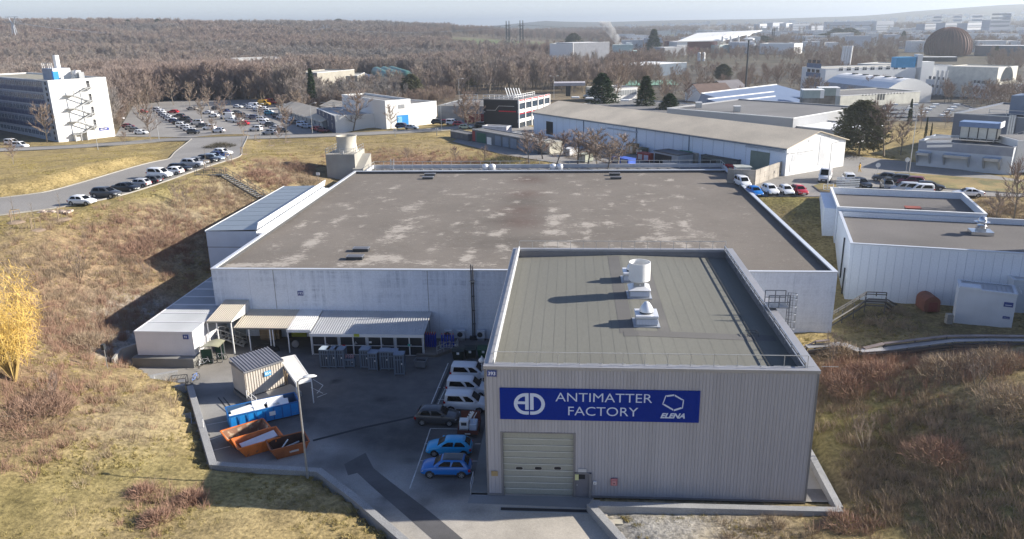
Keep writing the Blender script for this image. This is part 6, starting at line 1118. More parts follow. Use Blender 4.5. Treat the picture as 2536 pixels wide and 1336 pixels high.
lamp(2048,474,8.2,'tall thin street lamp standing on the traffic island');lamp(2251,432,12,'double-armed street lamp in front of the grey-blue building',two=True)
for px,py,z,lab,hh in ((2172,430,8,'round white road sign at the left tip of the dry verge',1.6),(2243,430,8,'small white road sign beside the double street lamp',2.6)):p=at(px,py,z);t=thing('road_sign',lab,'road sign',p);MB().tube([(0,0,0),(0,0,hh)],.04,6).build('post',GALV,t);m=MB().lathe([(.45,0),(.45,.05)],16).mesh('disc');m.transform(Matrix.Rotation(PI/2,4,'X'));m.materials.append(WHITE);link('disc',m,t,(0,-.05,hh))
# person walking, skinned body
def person(x,y,z,deg,lab,top,legs):
    t=thing('person',lab,'person',(x,y,z),R(deg));J=[(0,0,.93),(0,0,1.15),(0,0,1.42),(0,0,1.53),(0,.02,1.66),(0,.02,1.76),(.11,0,.88),(.13,.16,.5),(.12,.06,.08),(.12,.22,.04),(-.11,0,.88),(-.13,-.12,.48),(-.12,-.36,.12),(-.12,-.24,.03),(.19,0,1.4),(.27,-.12,1.14),(.27,.02,.9),(-.19,0,1.4),(-.27,.12,1.14),(-.26,.26,.94)]
    E_=[(0,1),(1,2),(2,3),(3,4),(4,5),(0,6),(6,7),(7,8),(8,9),(0,10),(10,11),(11,12),(12,13),(2,14),(14,15),(15,16),(2,17),(17,18),(18,19)];rd=[.15,.14,.15,.06,.1,.09,.1,.075,.05,.05,.1,.075,.05,.05,.075,.055,.045,.075,.055,.045]
    me=bpy.data.meshes.new('body');me.from_pydata(J,E_,[]);me.materials.append(top);me.materials.append(legs);me.materials.append(mt('skin',(.45,.27,.2),.6));o=link('body',me,t);md=o.modifiers.new('skin','SKIN');sk=me.skin_vertices[0].data if me.skin_vertices else None
    if sk:
        for i,r in enumerate(rd):sk[i].radius=(r,r*.85)
        sk[0].use_root=True
    o.modifiers.new('sub','SUBSURF').render_levels=1;MB().lathe([(.0,1.60),(.1,1.63),(.115,1.7),(.1,1.79),(.04,1.835),(0,1.84)],12).build('hair',mt('dark_hair',(.03,.02,.015),.8),t,smooth=60)
    j=MB();j.lathe([(.19,.82),(.2,1.0),(.19,1.2),(.215,1.38),(.12,1.5),(.06,1.54)],14);me=j.mesh('jacket',60);me.materials.append(top);me.transform(Matrix.Diagonal((1,.75,1,1)));link('jacket',me,t);return t
p=at(2128,427,8.0);person(p[0],p[1],8.02,60,'person in a yellow jacket walking across the street',mt('yellow_jacket',(.70,.38,.02),.8),mt('dark_trousers',(.09,.06,.03),.9))
# yard wall of concrete panels beside the shed
PW=mt('panel_concrete',(.33,.30,.26),.9,var=.3,sc=.6);a,b,c=at(1800,456,7.9),at(1868,460,7.9),at(1944,432,7.9);t=thing('panel_wall','stained concrete panel wall closing the storage yard next to the long shed','wall',a)
for (s,e,n) in ((a,b,4),(b,c,7)):
    for i in range(n):
        for k in range(3):q0=[s[j]+(e[j]-s[j])*i/n-a[j] for j in (0,1)];q1=[s[j]+(e[j]-s[j])*(i+.97)/n-a[j] for j in (0,1)];MB().bar((*q0,.45+k*.93),(*q1,.45+k*.93),.22+.03*((i+k) % 2),.9).build('panel',PW,t)
# ------------------------------------------------------------------ long blue-white shed
a,b,e=at(1325,318,7.6),at(1943,438,7.9),at(2087,415,8);uu=np.array([b[0]+9.9,b[1]-219.]);S0,S1=(-9.9,216.5),(b[0],b[1])
SHW=mt('shed_pale_blue',(.66,.75,.86),.6,var=.07,sc=.1);LS=bld('long_shed','very long low shed with pale blue walls and an old grey-beige gabled roof','shed',S0,S1,17.6,8.0,13.3,SHW,BR,wins=(),slope=2.35)
Wd=LS['_w'];DK=mt('shed_line',(.12,.17,.24),.6)
for x in (.265,.50,.70):sub(LS,'downpipe',DK,Wd*x,Wd*x+.18,-.15,0,0,5.2)
sub(LS,'sliding_rail',mt('shed_dull_blue',(.40,.47,.56),.6),Wd*.38,Wd*.505,-.3,0,3.9,4.2);sub(LS,'sliding_rail',mt('shed_dull_blue',(.40,.47,.56)),Wd*.885,Wd*.995,-.3,0,4.4,4.7);sub(LS,'gutter',DK,-.4,Wd+.4,-.62,-.5,4.95,5.12)  # rails in a duller blue than the wall
d=sub(LS,'door',mt('green_grey_door',(.16,.21,.18),.6),Wd*.90,Wd*.955,-.08,0,0,3.9);sub(LS,'door',BLACK,Wd*.072,Wd*.108,-.08,0,0,3.4)
for i in range(9):sub(LS,'vent_strip',mt('vent_dark',(.16,.15,.13),.9),Wd*(.55+i*.037),Wd*(.55+i*.037)+2.4,8.0,8.5,7.42,7.56)
MB().add([(Wd+.03,0,0),(Wd+.03,17.6,0),(Wd+.03,17.6,5.3),(Wd+.03,8.8,7.65),(Wd+.03,0,5.3)],[(0,1,2,3,4)]).build('sunlit_gable',WHITE,LS);g=mt('gable_patch',(.56,.57,.58),.7)  # white gable sheet puts the bright sun on this end into its colour
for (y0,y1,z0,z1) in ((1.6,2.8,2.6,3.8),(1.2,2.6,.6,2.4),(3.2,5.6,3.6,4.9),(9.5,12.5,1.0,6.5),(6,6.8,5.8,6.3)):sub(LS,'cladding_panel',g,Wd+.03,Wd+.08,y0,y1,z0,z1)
sub(LS,'rail',WHITE,Wd+.0,Wd+.2,.3,8,4.2,4.4)
for i in range(28):sub(LS,'cladding_seam',mt('seam_blue',(.42,.47,.54)),2+i*(Wd-3)/28,2.06+i*(Wd-3)/28,-.03,0,0,5)
# yard clutter along the shed: (px, py, w, d, h, colour, name, label)
def clutter(px,py,w,d,h,col,name,lab,cat,z=7.55,rz=-48,top=None,n=2):
    p=at(px,py,z);t=thing(name,lab,cat,p,R(rz));mm=mt(name+'_'+'%02d%02d%02d' % tuple(int(c*99) for c in col),col,.75,var=.2);box('body',mm,t,-w/2,w/2,-d/2,d/2,.1,h);box('base',DARKM,t,-w/2+.1,w/2-.1,-d/2+.1,d/2-.1,0,.1);box('top',top or mm,t,-w/2-.06,w/2+.06,-d/2-.06,d/2+.06,h,h+.08)
    for i in range(n):box('panel',top or GREYM,t,-w/2+w*(i+.15)/n,-w/2+w*(i+.85)/n,-d/2-.03,-d/2,h*.15,h*.85)
    return t
for a_ in ((1690,402,3,2.5,2.2,(.05,.22,.14),'green_box','green storage box beside the open tin shed','box'),(1718,402,2.6,2.4,2.0,(.42,.38,.32),'cement_silo_box','beige metal hopper catching the sun beside the green box','hopper'),(1790,412,4,3,1.6,(.08,.09,.1),'dark_container','dark open container near the green shed door','container'),(1600,398,3.5,2,1.6,(.3,.04,.03),'red_tarp_pile','rounded pile under a red sheet beside the shed','pile'),(1566,380,2.2,2,2.1,(.28,.2,.1),'pallet_stack','brown stack of pallets against the blue shed wall','stack'),(1590,384,2,2,1.5,(.1,.12,.08),'pallet_stack','darker lower pallet stack right of the brown one','stack'),(1544,405,5,2.2,1.2,(.05,.12,.5),'blue_container','bright blue crate row behind the back roof rail','crate'),(1808,425,2.5,1.5,1.2,(.5,.02,.03),'red_machine','bright red machine behind the concrete panel wall','machine'),(1880,428,3,2,.8,(.03,.08,.25),'blue_cover','low dark blue covered pile by the green shed door','pile'),(1660,410,3,1.4,.8,(.5,.5,.48),'board_pile','white panels lying behind the back roof rail','panels'),(1360,378,5,4,2.6,(.42,.40,.33),'pale_cabin','pale cream cabin behind bare trees in the storage yard','cabin'),(1412,385,2.4,2.4,1.6,(.6,.6,.6),'white_tank','small white tank right of the cream cabin','tank'),(1450,400,2.4,2.4,1.6,(.35,.37,.3),'wire_crate','pale wire crate below the bare thorny trees','crate'),(1620,398,1.6,1.2,1.7,(.45,.5,.56),'white_cabinet','tilted white cabinet left of the tin shed','cabinet')):clutter(*a_)
t=bld('tin_shed','open-fronted grey tin shed in the storage yard','shed',at(1618,402,7.5),at(1678,415,7.5),4,7.5,10,mt('tin_grey',(.3,.33,.36),.6,.2),mt('tin_dark_roof',(.10,.11,.12),.6,.2),.02,DARKM);sub(t,'opening',BLACK,.5,t['_w']-2,-.05,0,0,2.0)
t=bld('dark_shelter','dark flat-roofed shelter in the storage yard near the shed door','shelter',at(1735,410,7.5),at(1824,425,7.5),5,7.5,9.7,mt('shelter_green_grey',(.10,.12,.115),.8),mt('shelter_roof',(.09,.09,.085),.8),.02,DARKM);sub(t,'opening',BLACK,.5,4,-.05,0,0,1.6)
# storage yard sheds: tilted dark wall seen above the grass bank
t=bld('lean_to','long dark lean-to shed edging the storage yard above the grass bank','shed',at(1170,352,7.3),at(1330,384,7.3),4,7.4,10.6,mt('leanto_blue_grey',(.11,.14,.17),.7,.2,var=.3,sc=.5),RG,.1,GREYM)
W_=t['_w'];sub(t,'green_panel',mt('deep_green',(.01,.10,.07),.6),W_*.08,W_*.23,-.06,0,.2,2.6);sub(t,'red_panel',mt('dull_red',(.28,.04,.04),.7),.1,W_*.05,-.06,0,.2,2.8);sub(t,'white_panel',WHITE,W_*.25,W_*.32,-.06,0,.1,1.9);[sub(t,'frame_bay',mt('bay_blue',(.16,.22,.30),.6),W_*(.38+i*.12),W_*(.38+i*.12+.09),-.06,0,.3,2.6) for i in range(5)]
t=bld('low_annex','low dark block at the left end of the storage yard sheds','shed',at(1116,343,7.3),at(1160,352,7.3),3,7.4,9.3,mt('annex_dark',(.13,.13,.135),.9,var=.3),RG,.1,GREYM);t=bld('white_wall_block','roofless white-walled bay behind the lean-to shed','shed',at(1195,335,7.5),at(1255,338,7.5),3,7.5,10,mt('bay_pink_white',(.6,.56,.56),.8),RP,.5);t=bld('grey_bay','grey concrete bay with pale cover between lean-to and black building','shed',at(1255,350,7.5),at(1295,356,7.5),3.5,7.5,9.6,GB,RP,.1)
# cooling tower beside the gravel roof
TW=mt('board_concrete',(.34,.325,.29),.9,var=.18,sc=.5,bump=.01);tx0,ty=aty(811,440,154.)[0],154.;zt=zat(811,383,(tx0,ty))
t=thing('cooling_tower','grey concrete cooling tower with a round pale stack on top','tower',(tx0,ty,3));zt -= 3;box('wall',TW,t,0,5.9,0,8,0,zt);m=MB();m.add([(5.4,-.4,0),(7.6,-.4,0),(7.6,6.5,0),(5.4,6.5,0),(5.4,-.4,zt-2.9),(7.6,-.4,zt-2.9),(7.6,6.5,zt-.8),(5.4,6.5,zt-.8)],[(0,1,5,4),(1,2,6,5),(2,3,7,6),(3,0,4,7),(4,5,6,7)]);m.build('side_wing',TW,t)
MB().lathe([(2.35,0),(2.05,.8),(1.95,1.8),(2.05,2.9),(2.15,3.2),(1.98,3.2),(1.85,1.8),(1.85,.3),(0,.3)],32,(3.3,4.2,zt)).build('stack',mt('stack_concrete',(.50,.47,.40),.9,var=.1),t,smooth=40);railing('r',[(0,0.1,zt),(5.8,.1,zt),(5.8,7.8,zt)],1.1,GALV,t,1.5,r=.03);railing('r',[(0.1,.1,zt),(.1,7.8,zt)],1.1,GALV,t,1.5,r=.03);box('machine',GALV,t,2.9,3.5,.5,1.1,zt,zt+.6)
t=thing('small_sign','small white sign on a thin post left of the cooling tower','sign',hit(789,452));MB().tube([(0,0,0),(0,0,1.7)],.035,6).build('post',GALV,t);box('panel',WHITE,t,-.35,.35,-.03,.03,1.4,1.95)
# ------------------------------------------------------------------ cars along the parking road
def onroad(px,py): 
    p=at(px,py,10.9);A=np.array([q[:3] for q in RD1]);_,z=seg_dist(np.array([p[0]]),np.array([p[1]]),RD1);z=float(z[0]);p=at(px,py,z);return (p[0],p[1],z+.01)
g1='cars parked along the left bank road'
for px,py,k,c,dg,lab in ((205,507,'hatchback','white',-6,'white hatchback nearest along the left bank road'),(264,489,'suv','dark grey',-6,'big dark grey estate next to the nearest white hatchback on the bank road'),(313,473,'saloon car','black',-6,'black saloon between the dark estate and a silver-white hatchback'),(344,463,'hatchback','silver',176,'silver-white hatchback parked tail outwards beside the black saloon'),(373,455,'hatchback','dark grey',174,'dark hatchback left of the white van on the bank road'),(397,441,'van','white',-8,'white passenger van in the row on the bank road'),(428,432,'hatchback','white',174,'small white car right behind the white van on the bank road'),(447,424,'estate car','black',-8,'black estate in the middle of the upper row on the bank road'),(478,414,'suv','silver',-8,'silver off-roader on the bank road'),(494,407,'hatchback','grey',-8,'grey hatchback just above the silver off-roader'),(514,403,'small suv','black',-8,'black compact car below the silver-blue one'),(530,398,'estate car','silver blue',-8,'silver-blue estate near the top of the bank road'),(543,392,'hatchback','navy',-8,'dark blue car second from the top of the bank road'),(552,386,'small suv','white',-8,'white car at the top end of the bank road row')):
    x,y,z=onroad(px,py);car(k,c,x,y,z,dg,lab,g1)
# ------------------------------------------------------------------ far car park, rows
rows=[('far car park left row',[(393,277,'white van'),(399,281,'white hatchback'),(405,287,'silver hatchback'),(411,291,'white hatchback'),(417,295,'silver hatchback'),(423,299,'white small suv'),(432,304,'navy hatchback'),(443,309,'black estate car'),(452,316,'white van'),(461,320,'silver hatchback'),(469,325,'white hatchback'),(479,332,'black small suv')],-12),
 ('far car park second row',[(429,281,'red estate car'),(444,291,'dark grey estate car'),(456,300,'black suv'),(465,305,'dark grey hatchback'),(488,309,'silver van'),(500,316,'dark grey hatchback'),(519,322,'white van'),(541,329,'white small suv')],172),
 ('far car park middle row',[(515,283,'white saloon car'),(530,291,'white hatchback'),(556,281,'navy suv'),(564,288,'dark grey suv'),(563,295,'white large van'),(572,301,'white hatchback'),(590,304,'white small suv'),(603,311,'red small suv'),(634,325,'white van'),(668,334,'silver suv')],170),
 ('far car park fourth row',[(588,283,'dark grey hatchback'),(600,291,'dark grey van'),(617,293,'silver hatchback'),(632,296,'navy suv'),(650,301,'white van'),(657,309,'white van'),(671,314,'dark grey small suv'),(684,321,'silver saloon car'),(700,328,'black hatchback')],-10),
 ('far car park right row',[(632,269,'white large van'),(639,275,'white hatchback'),(650,278,'silver hatchback'),(657,276,'white van'),(664,281,'white van'),(668,285,'teal small suv'),(690,292,'dark grey suv'),(699,295,'white hatchback'),(721,302,'white saloon car'),(735,308,'dark grey suv'),(751,314,'pale blue van'),(761,318,'silver blue hatchback'),(789,324,'red estate car'),(800,328,'dark red hatchback')],-12),
 ('far car park back row',[(355,281,'red hatchback'),(477,273,'beige saloon car'),(590,268,'white hatchback'),(610,266,'silver hatchback'),(622,270,'white hatchback'),(538,272,'grey estate car'),(655,262,'yellow large van'),(671,258,'red large van')],-8),
 ('row left of the entrance',[(318,317,'dark red hatchback'),(325,322,'grey hatchback'),(335,327,'dark grey hatchback'),(350,333,'white estate car'),(287,290,'silver hatchback'),(294,297,'white hatchback'),(296,283,'silver estate car')],-6)]
for rn,cs,dg in rows:
    n=len(cs)
    for i,(px,py,kc) in enumerate(cs):
        col=next(c for c in sorted(PAINT,key=len,reverse=True) if kc.startswith(c+' '));kind=kc[len(col)+1:];p=at(px,py,5.0);nb=(cs[i+1][2],'just beyond') if i+1 < n else (cs[i-1][2],'just in front of')
        fromend=ORD[i];car(kind,col,p[0],p[1],5.01,dg+random.uniform(-3,3),f'{kc}, {fromend} from the back in the {rn}','cars in the far car park',False)
for px,py,k,c,dg,lab in ((30,352,'van','white',-10,'rear one of two white vans left of the office block'),(52,366,'van','white',-10,'front one of two white vans left of the office block')):p=at(px,py,6.4);car(k,c,p[0],p[1],gz(*p[:2]),dg,lab,'white vans by the office',False)
for px,py,k,c,lab in ((998,318,'suv','navy','dark blue car left in front of the white hall with the blue door'),(1020,321,'hatchback','silver blue','grey-blue car right in front of the white hall with the blue door'),(1086,308,'suv','black','black car under the bare trees by the road'),(1103,308,'hatchback','dark red','dark red car between the black car and the white van by the road'),(1122,310,'van','white','white van parked under the bare trees by the road'),(1140,314,'estate car','red','bright red car next to the white van by the road'),(1153,322,'hatchback','pale green','pale car at the roadside below the red one'),(1195,318,'suv','black','black car at the foot of the black gable wall')):p=at(px,py,7.0);car(k,c,p[0],p[1],max(7.0,gz(*p[:2])),-8,lab,'cars by the far road',False)
# ------------------------------------------------------------------ walkway and stairs from the bank road to the annex
WK=mt('walkway_steel',(.13,.135,.13),.6,.4);W0,W1=at(485,432,11.0),at(552,432,10.8);S1_=at(645,488,7.2);S2_=at(662,486,7.2);S3_=at(688,505,5.2)
t=thing('foot_bridge','dark steel footbridge and stairs leading down the bank to the tall annex','stairs',(0,0,0));wv=.75
def deck(a,b,nm='deck'):d=Vector(b)-Vector(a);q_=Vector((-d.y,d.x,0)).normalized()*wv;MB().add([tuple(Vector(a)-q_),tuple(Vector(b)-q_),tuple(Vector(b)+q_),tuple(Vector(a)+q_),*[tuple(v-Vector((0,0,.15))) for v in (Vector(a)-q_,Vector(b)-q_,Vector(b)+q_,Vector(a)+q_)]],[(0,1,2,3),(7,6,5,4),(0,4,5,1),(1,5,6,2),(2,6,7,3),(3,7,4,0)]).build(nm,WK,t);return q_
def flight(a,b):
    a,b=Vector(a),Vector(b);d=b-a;q_=Vector((-d.y,d.x,0)).normalized()*wv;n=max(6,int(math.hypot(d.x,d.y)/.55))
    for s in (1,-1):MB().bar(a+q_*s-Vector((0,0,.2)),b+q_*s-Vector((0,0,.2)),.08,.3).build('stringer',WK,t)
    u=Vector((d.x,d.y,0)).normalized()*.16
    for i in range(n):c=a+d*(i+.5)/n;MB().add([tuple(c-q_-u),tuple(c+q_-u),tuple(c+q_+u),tuple(c-q_+u),*[tuple(v-Vector((0,0,.05))) for v in (c-q_-u,c+q_-u,c+q_+u,c-q_+u)]],[(3,2,1,0),(4,5,6,7),(0,1,5,4),(1,2,6,5),(2,3,7,6),(3,0,4,7)]).build('tread',GREYM,t)
    return q_
q1=deck(W0,W1);q2=flight(W1,S1_);deck(S1_,S2_);q3=flight(S2_,S3_)
for s in (1,-1):
    off=lambda P,q_:tuple(Vector(P)+q_*s);railing('r',[off(W0,q1),off(W1,q1)],1.1,WK,t,1.4,r=.03);railing('r',[off(W1,q2),off(S1_,q2)],1.1,WK,t,1.8,r=.03);railing('r',[off(S2_,q3),off(S3_,q3)],1.1,WK,t,1.8,r=.03)
for P in (at(540,434,10.5),at(640,487,7.0)):MB().bar(P,(P[0],P[1],gz(P[0],P[1])-.2),.3).build('column',WK,t)
# saplings held by stakes
def staked(px,py,lab,h=1.7,grp='staked saplings'):
    p=hit(px,py);t=thing('staked_sapling',lab,'sapling',p,0,grp)
    for k in range(3):a_=2*PI*k/3+.5;MB().bar((.75*math.cos(a_),.75*math.sin(a_),-.2),(.7*math.cos(a_),.7*math.sin(a_),h),.08).build('stake',mt('stake_wood',(.30,.23,.16),.85),t)
    m=MB();[m.bar((.7*math.cos(2*PI*k/3+.5),.7*math.sin(2*PI*k/3+.5),h),(.7*math.cos(2*PI*(k+1)/3+.5),.7*math.sin(2*PI*(k+1)/3+.5),h),.06) for k in range(3)];m.build('brace',WOOD,t)
    m=MB();m.tube([(0,0,0),(.03,.02,2.2),(0,0,3.9)],.05,5,.01)
    for k in range(9):z=1.9+k*.2;a_=k*2.4;m.tube([(0,0,z),(.5*math.cos(a_),.5*math.sin(a_),z+.6)],.015,3,.004)
    m.build('trunk',BARK,t);MB().lathe([(1.3,-.12),(.9,.06),(0,.14)],14).build('earth_mound',mt('bare_earth',(.27,.20,.14),.95),t)
BARK=mt('bark',(.20,.165,.13),.9,var=.25,sc=2)
for i,(px,py) in enumerate(((38,550),(88,570),(153,543))):staked(px,py,['left one of three staked saplings near the left edge','lowest of three staked saplings near the left edge','right one of three staked saplings below the pallets'][i])
for i,(px,py) in enumerate(((512,418),(565,400),(602,383),(607,337),(672,362),(636,350),(712,352))):staked(px,py,['staked sapling by the start of the footbridge','staked sapling beside the upper parked cars','staked sapling right of the top of the parking road','staked sapling in front of the far car park','staked sapling on the grass below the far road','staked sapling left of its neighbour on the far verge','staked sapling rightmost on the far verge'][i],1.6)
t=thing('pallet_pile','low pile of pale planks beside the bank road at the left','pile',onroad(137,527),R(4))
for i in range(7):
    for k in range(2):box('plank',mt('plank_pale',(.42,.34,.28),.9,var=.3),t,-2.4+i*.7,-1.85+i*.7,-.8+k*.8,-.1+k*.8,0,.18+.1*((i+k) % 2))
# ------------------------------------------------------------------ office block at the left
O0=at(147,353,5.0);O1=at(288,350,3.4);eu=np.array([O1[0]-O0[0],O1[1]-O0[1]]);eL=np.linalg.norm(eu);eu /= eL;fd=np.array([-eu[1],eu[0]]);fd=fd if fd[0] < 0 else -fd
LF=62;P0=(O0[0]+fd[0]*LF,O0[1]+fd[1]*LF);OB=mt('office_blue',(.035,.06,.14),.5,var=.15);OG=mt('office_grid',(.33,.37,.43),.6)
zo=zat(118,200,O0);OFF=bld('office_block','white-ended five-storey office block with blue window grid and zigzag fire stair','building',P0,(O0[0],O0[1]),eL,4.6,zo,WB,mt('olive_roof_flat',(.28,.26,.20),.9),.4,WB)
W_,Hh=OFF['_w'],zo-4.6;sub(OFF,'facade_panel',OG,0,W_-.0,-.12,-.01,0,Hh-.15);nfl=5;fh=Hh/nfl;nb=19;bw=(W_-5)/nb
fm_=winmesh(bw*.40,fh*.36,mt('office_glass',(.08,.11,.16),.15),mt('office_frame',(.5,.55,.6),.5));pmn=MB().box(-bw*.45,bw*.45,-.05,0,0,fh*.32).mesh('spandrel');pmn.materials.append(OB);pm2=MB().box(-bw*.45,bw*.45,-.03,0,0,fh*.52).mesh('bay_back');pm2.materials.append(OB)
for f in range(nfl):
    for b in range(nb):
        if f >= 1:link('spandrel',pmn,OFF,(W_-4.5-bw*(b+.5),-.125,f*fh+.1));link('bay_back',pm2,OFF,(W_-4.5-bw*(b+.5),-.125,f*fh+.1+fh*.34))
        for s in (-1,1):
            if b < 14:link('window',fm_,OFF,(W_-4.5-bw*(b+.5)+s*bw*.22,-.19,f*fh+fh*.46))
sm_=winmesh(.9,.9,BLACK,None);[link('window',sm_,OFF,(W_-2,-.16,z)) for z in np.arange(1,Hh-1,1.6)]
# zigzag stair on the white end
ST=mt('stair_grey',(.40,.41,.42),.6,.2);m=MB();zs=[Hh-2.6-i*fh*1.05 for i in range(4)];ys_hi,ys_lo=.62*eL,.36*eL;x=W_+.1
t=child_thing(OFF,'fire_stair','grey zigzag fire stair on the white end wall of the office block','stairs',W_,0,0)
for i,z in enumerate(zs):
    box('landing',ST,t,.1,1.8,ys_hi-.4,ys_hi+1.8,z-.15,z);railing('r',[(1.8,ys_hi-.4,z),(1.8,ys_hi+1.8,z)],1.05,ST,t,1.1,r=.04);box('opening',BLACK,t,.0,.05,ys_hi+.3,ys_hi+1.2,z+.05,z+1.9)
    z2=z-fh*.5;box('landing',ST,t,.1,1.8,ys_lo-2.2,ys_lo,z2-.15,z2);railing('r',[(1.8,ys_lo-2.2,z2),(1.8,ys_lo,z2)],1.05,ST,t,1.1,r=.04)
    for xx in (.2,1.7):MB().bar((xx,ys_hi-.4,z-.1),(xx,ys_lo,z2-.1),.08,.2).build('stringer',ST,t)
    MB().bar((1.75,ys_hi-.4,z+1),(1.75,ys_lo,z2+1),.08).build('rail',ST,t)
    if i < 3:
        for xx in (.2,1.7):MB().bar((xx,ys_lo-.1,z2-.1),(xx,ys_hi,zs[i+1]-.1),.12,.3).build('stringer',ST,t)
    for k in range(7):u_=(k+.5)/7;box('tread',ST,t,.25,1.65,ys_hi-.4+(ys_lo-ys_hi+.4)*u_-.14,ys_hi-.4+(ys_lo-ys_hi+.4)*u_+.14,z+(z2-z)*u_-.04,z+(z2-z)*u_)
for y in (ys_lo-.1,ys_hi-.3):MB().bar((1.75,y,-2.5),(1.75,y,zs[0]),.18).build('column',ST,t)
t=child_thing(OFF,'sign','small blue sign on the white end wall of the office block','sign',W_+.03,eL*.83,2.5);box('panel',BLUE,t,0,.06,-1.7,1.2,0,.8);box('text_band',WHITE,t,.06,.07,-1.4,.6,.3,.5)
t=child_thing(OFF,'roof_house','blue-doored plant room with railings on the office roof','roof house',W_-14,4,Hh-.4);box('wall',mt('planthouse_blue',(.30,.34,.42),.7),t,0,8,0,5,0,3.4);box('side_wall',WHITE,t,8,8.1,0,5,0,3.4);box('door',mt('bright_door_blue',(.02,.25,.65),.5),t,7.0,8.12,-.05,1.5,.2,2.6);railing('r',[(.2,.2,3.4),(7.8,.2,3.4)],1.5,WHITE,t,1.4,r=.05);MB().tube([(5.5,2.5,3.4),(5.5,2.5,7.2)],.85,12).build('water_tank',WHITE,t)
t=child_thing(OFF,'roof_unit','white air handling units clustered on the office roof','air handler',W_-5.5,9,Hh-.4);box('body',WHITE,t,0,2,0,2,0,2.6);box('body',GREYM,t,2.6,4,.5,2,0,2.2);MB().tube([(3,0,0),(3,0,2.8),(4.5,-1,1.5)],.25,8).build('duct',GALV,t)
t=child_thing(OFF,'canopy','white ground floor canopy at the foot of the office end wall','canopy',W_,4.2,-.4);box('wall',WHITE,t,0,1.6,0,.2,0,3);box('wall',WHITE,t,0,1.6,3.4,3.6,0,3);box('roof',GREYM,t,0,2,-.1,3.7,3,3.15)
# ------------------------------------------------------------------ buildings across the middle: front foot pixels and ground height, roof top pixel
def pb(name,lab,l,r,z,topy,D,wall,roof,**k):
    p0,p1=at(*l,z),at(*r,z);z1=zat(l[0],topy,p0);return bld(name,lab,'building',p0,p1,D,z,z1,wall,roof,**k)
NB=mt('navy_wall',(.05,.065,.12),.6,var=.1)
a,b=at(800,323,5.2),at(842,328,6);pb('barrack','long low barrack with a beige-grey roof behind the car park',(690,285),(800,322),5,268,12,mt('barrack_wall',(.36,.38,.38),.8),BR,slope=2.2,wins=[('f',.3,.98,8,1.0,1.7,1.5,mt('dark_window',(.06,.09,.14),.2))])
pb('barrack','short beige-roofed wing behind the navy two-storey block',(795,275),(850,285),5,262,10,BEIGE,BR,slope=1.8)
t=pb('two_storey_block','small two-storey block with a navy side and a white end',(787,305),(832,328),5.6,268,17,NB,mt('white_roof',(.38,.38,.37),.8,var=.3,sc=.5),par=.2,wins=[('f',.05,.95,4,3.4,1.6,1.1,WIN),('f',.05,.95,4,.8,1.5,1.1,WIN)]);W_=t['_w'];sub(t,'end_wall',WB,W_,W_+.08,0,17,-1,zat(787,268,at(787,305,5.6))-5.6-.1)
for i in range(12):MB().bar((W_*random.random(),17*random.random(),6),(W_*random.random(),17*random.random(),6.9),.08).build('roof_pipe',GALV,t)
t=None
P_=at(962,322,6.3);P2_=at(1083,306,6.3);t2=pb('white_hall','lower white extension right of the hall with the blue door',(1022,315),(1083,306),6.3,258,14,WB,RG,par=.3)
t3=pb('white_hall','white hall with stepped roof and bright blue door by the far road',(958,322),(1020,316),6.3,250,32,WB,RG,par=.5);W3=t3['_w'];sub(t3,'door',mt('bright_door_blue',(.02,.25,.65)),W3*.42,W3*.88,-.06,0,0,4.0);sub(t3,'door_panel',mt('pale_door_blue',(.2,.5,.75),.5),W3*.45,W3*.62,-.09,-.06,.3,3.6);sub(t3,'louvre',GREYM,W3*.5,W3*.75,-.05,0,6,7.2)
t=pb('grey_hall','long grey flat-roofed hall with a dark red base wall',(1085,300),(1200,302),6.8,262,24,mt('ribbed_grey_wall',(.22,.24,.27),.7),RG,par=.2,coping=RP);sub(t,'red_base',mt('deep_red_wall',(.20,.015,.02),.7),9,t['_w'],-.08,0,-1,2.4)
for lab,x in (('left metal frame on the long grey roof',3),('right metal frame on the long grey roof',11)):u_=child_thing(t,'roof_frame',lab,'frame',x,14,5.6);railing('r',[(0,0,0),(6,0,0)],1.6,GALV,u_,1.6,r=.08)
# black, white and red building
BW=mt('black_gable',(.018,.02,.026),.5);a,b,c=at(1199,316,7.2),at(1283,320,7.2),at(1385,300,7.2)
t=bld('striped_building','three-storey building with a black gable and white, black and red striped front','building',a,b,22,7.2,zat(1199,246,a),BW,RG,.2,RG);H1=zat(1199,246,a)-7.2;W_=t['_w'];RB_=mt('bright_red_trim',(.55,.01,.03),.5)
for f in range(3):sub(t,'white_band',WB,W_-.05,W_+.15,.0,22,f*H1/3+H1*.21,f*H1/3+H1*.33);[sub(t,'window',WIN,W_,W_+.12,.4+i*4.3,4.3+i*4.3,f*H1/3+.05,f*H1/3+H1*.205) for i in range(5)]
sub(t,'red_trim',RB_,W_+.15,W_+.22,0,22,H1*.955,H1*.99);sub(t,'red_trim',RB_,W_+.16,W_+.22,0,22,H1*.50,H1*.52)
for i in range(6):sub(t,'white_column',WHITE,W_+.1,W_+.4,i*4.3-.1 if i else 0,i*4.3+.25,0,H1)
sub(t,'red_porch',RB_,W_+.1,W_+2,16,22,0,H1*.25);u2=MB();u2.bar((1,-.05,H1*.62),(W_*.35,-.05,H1*.62),.1,.14);u2.bar((W_*.35,-.05,H1*.62),(W_*.45,-.05,H1*.78),.1,.14);u2.bar((W_*.45,-.05,H1*.78),(W_*.9,-.05,H1*.78),.1,.14);u2.build('white_stripe',GREYM,t);MB().bar((W_*.45,-.06,H1*.6),(W_*.95,-.06,H1*.6),.1,.3).build('red_stripe',RB_,t)
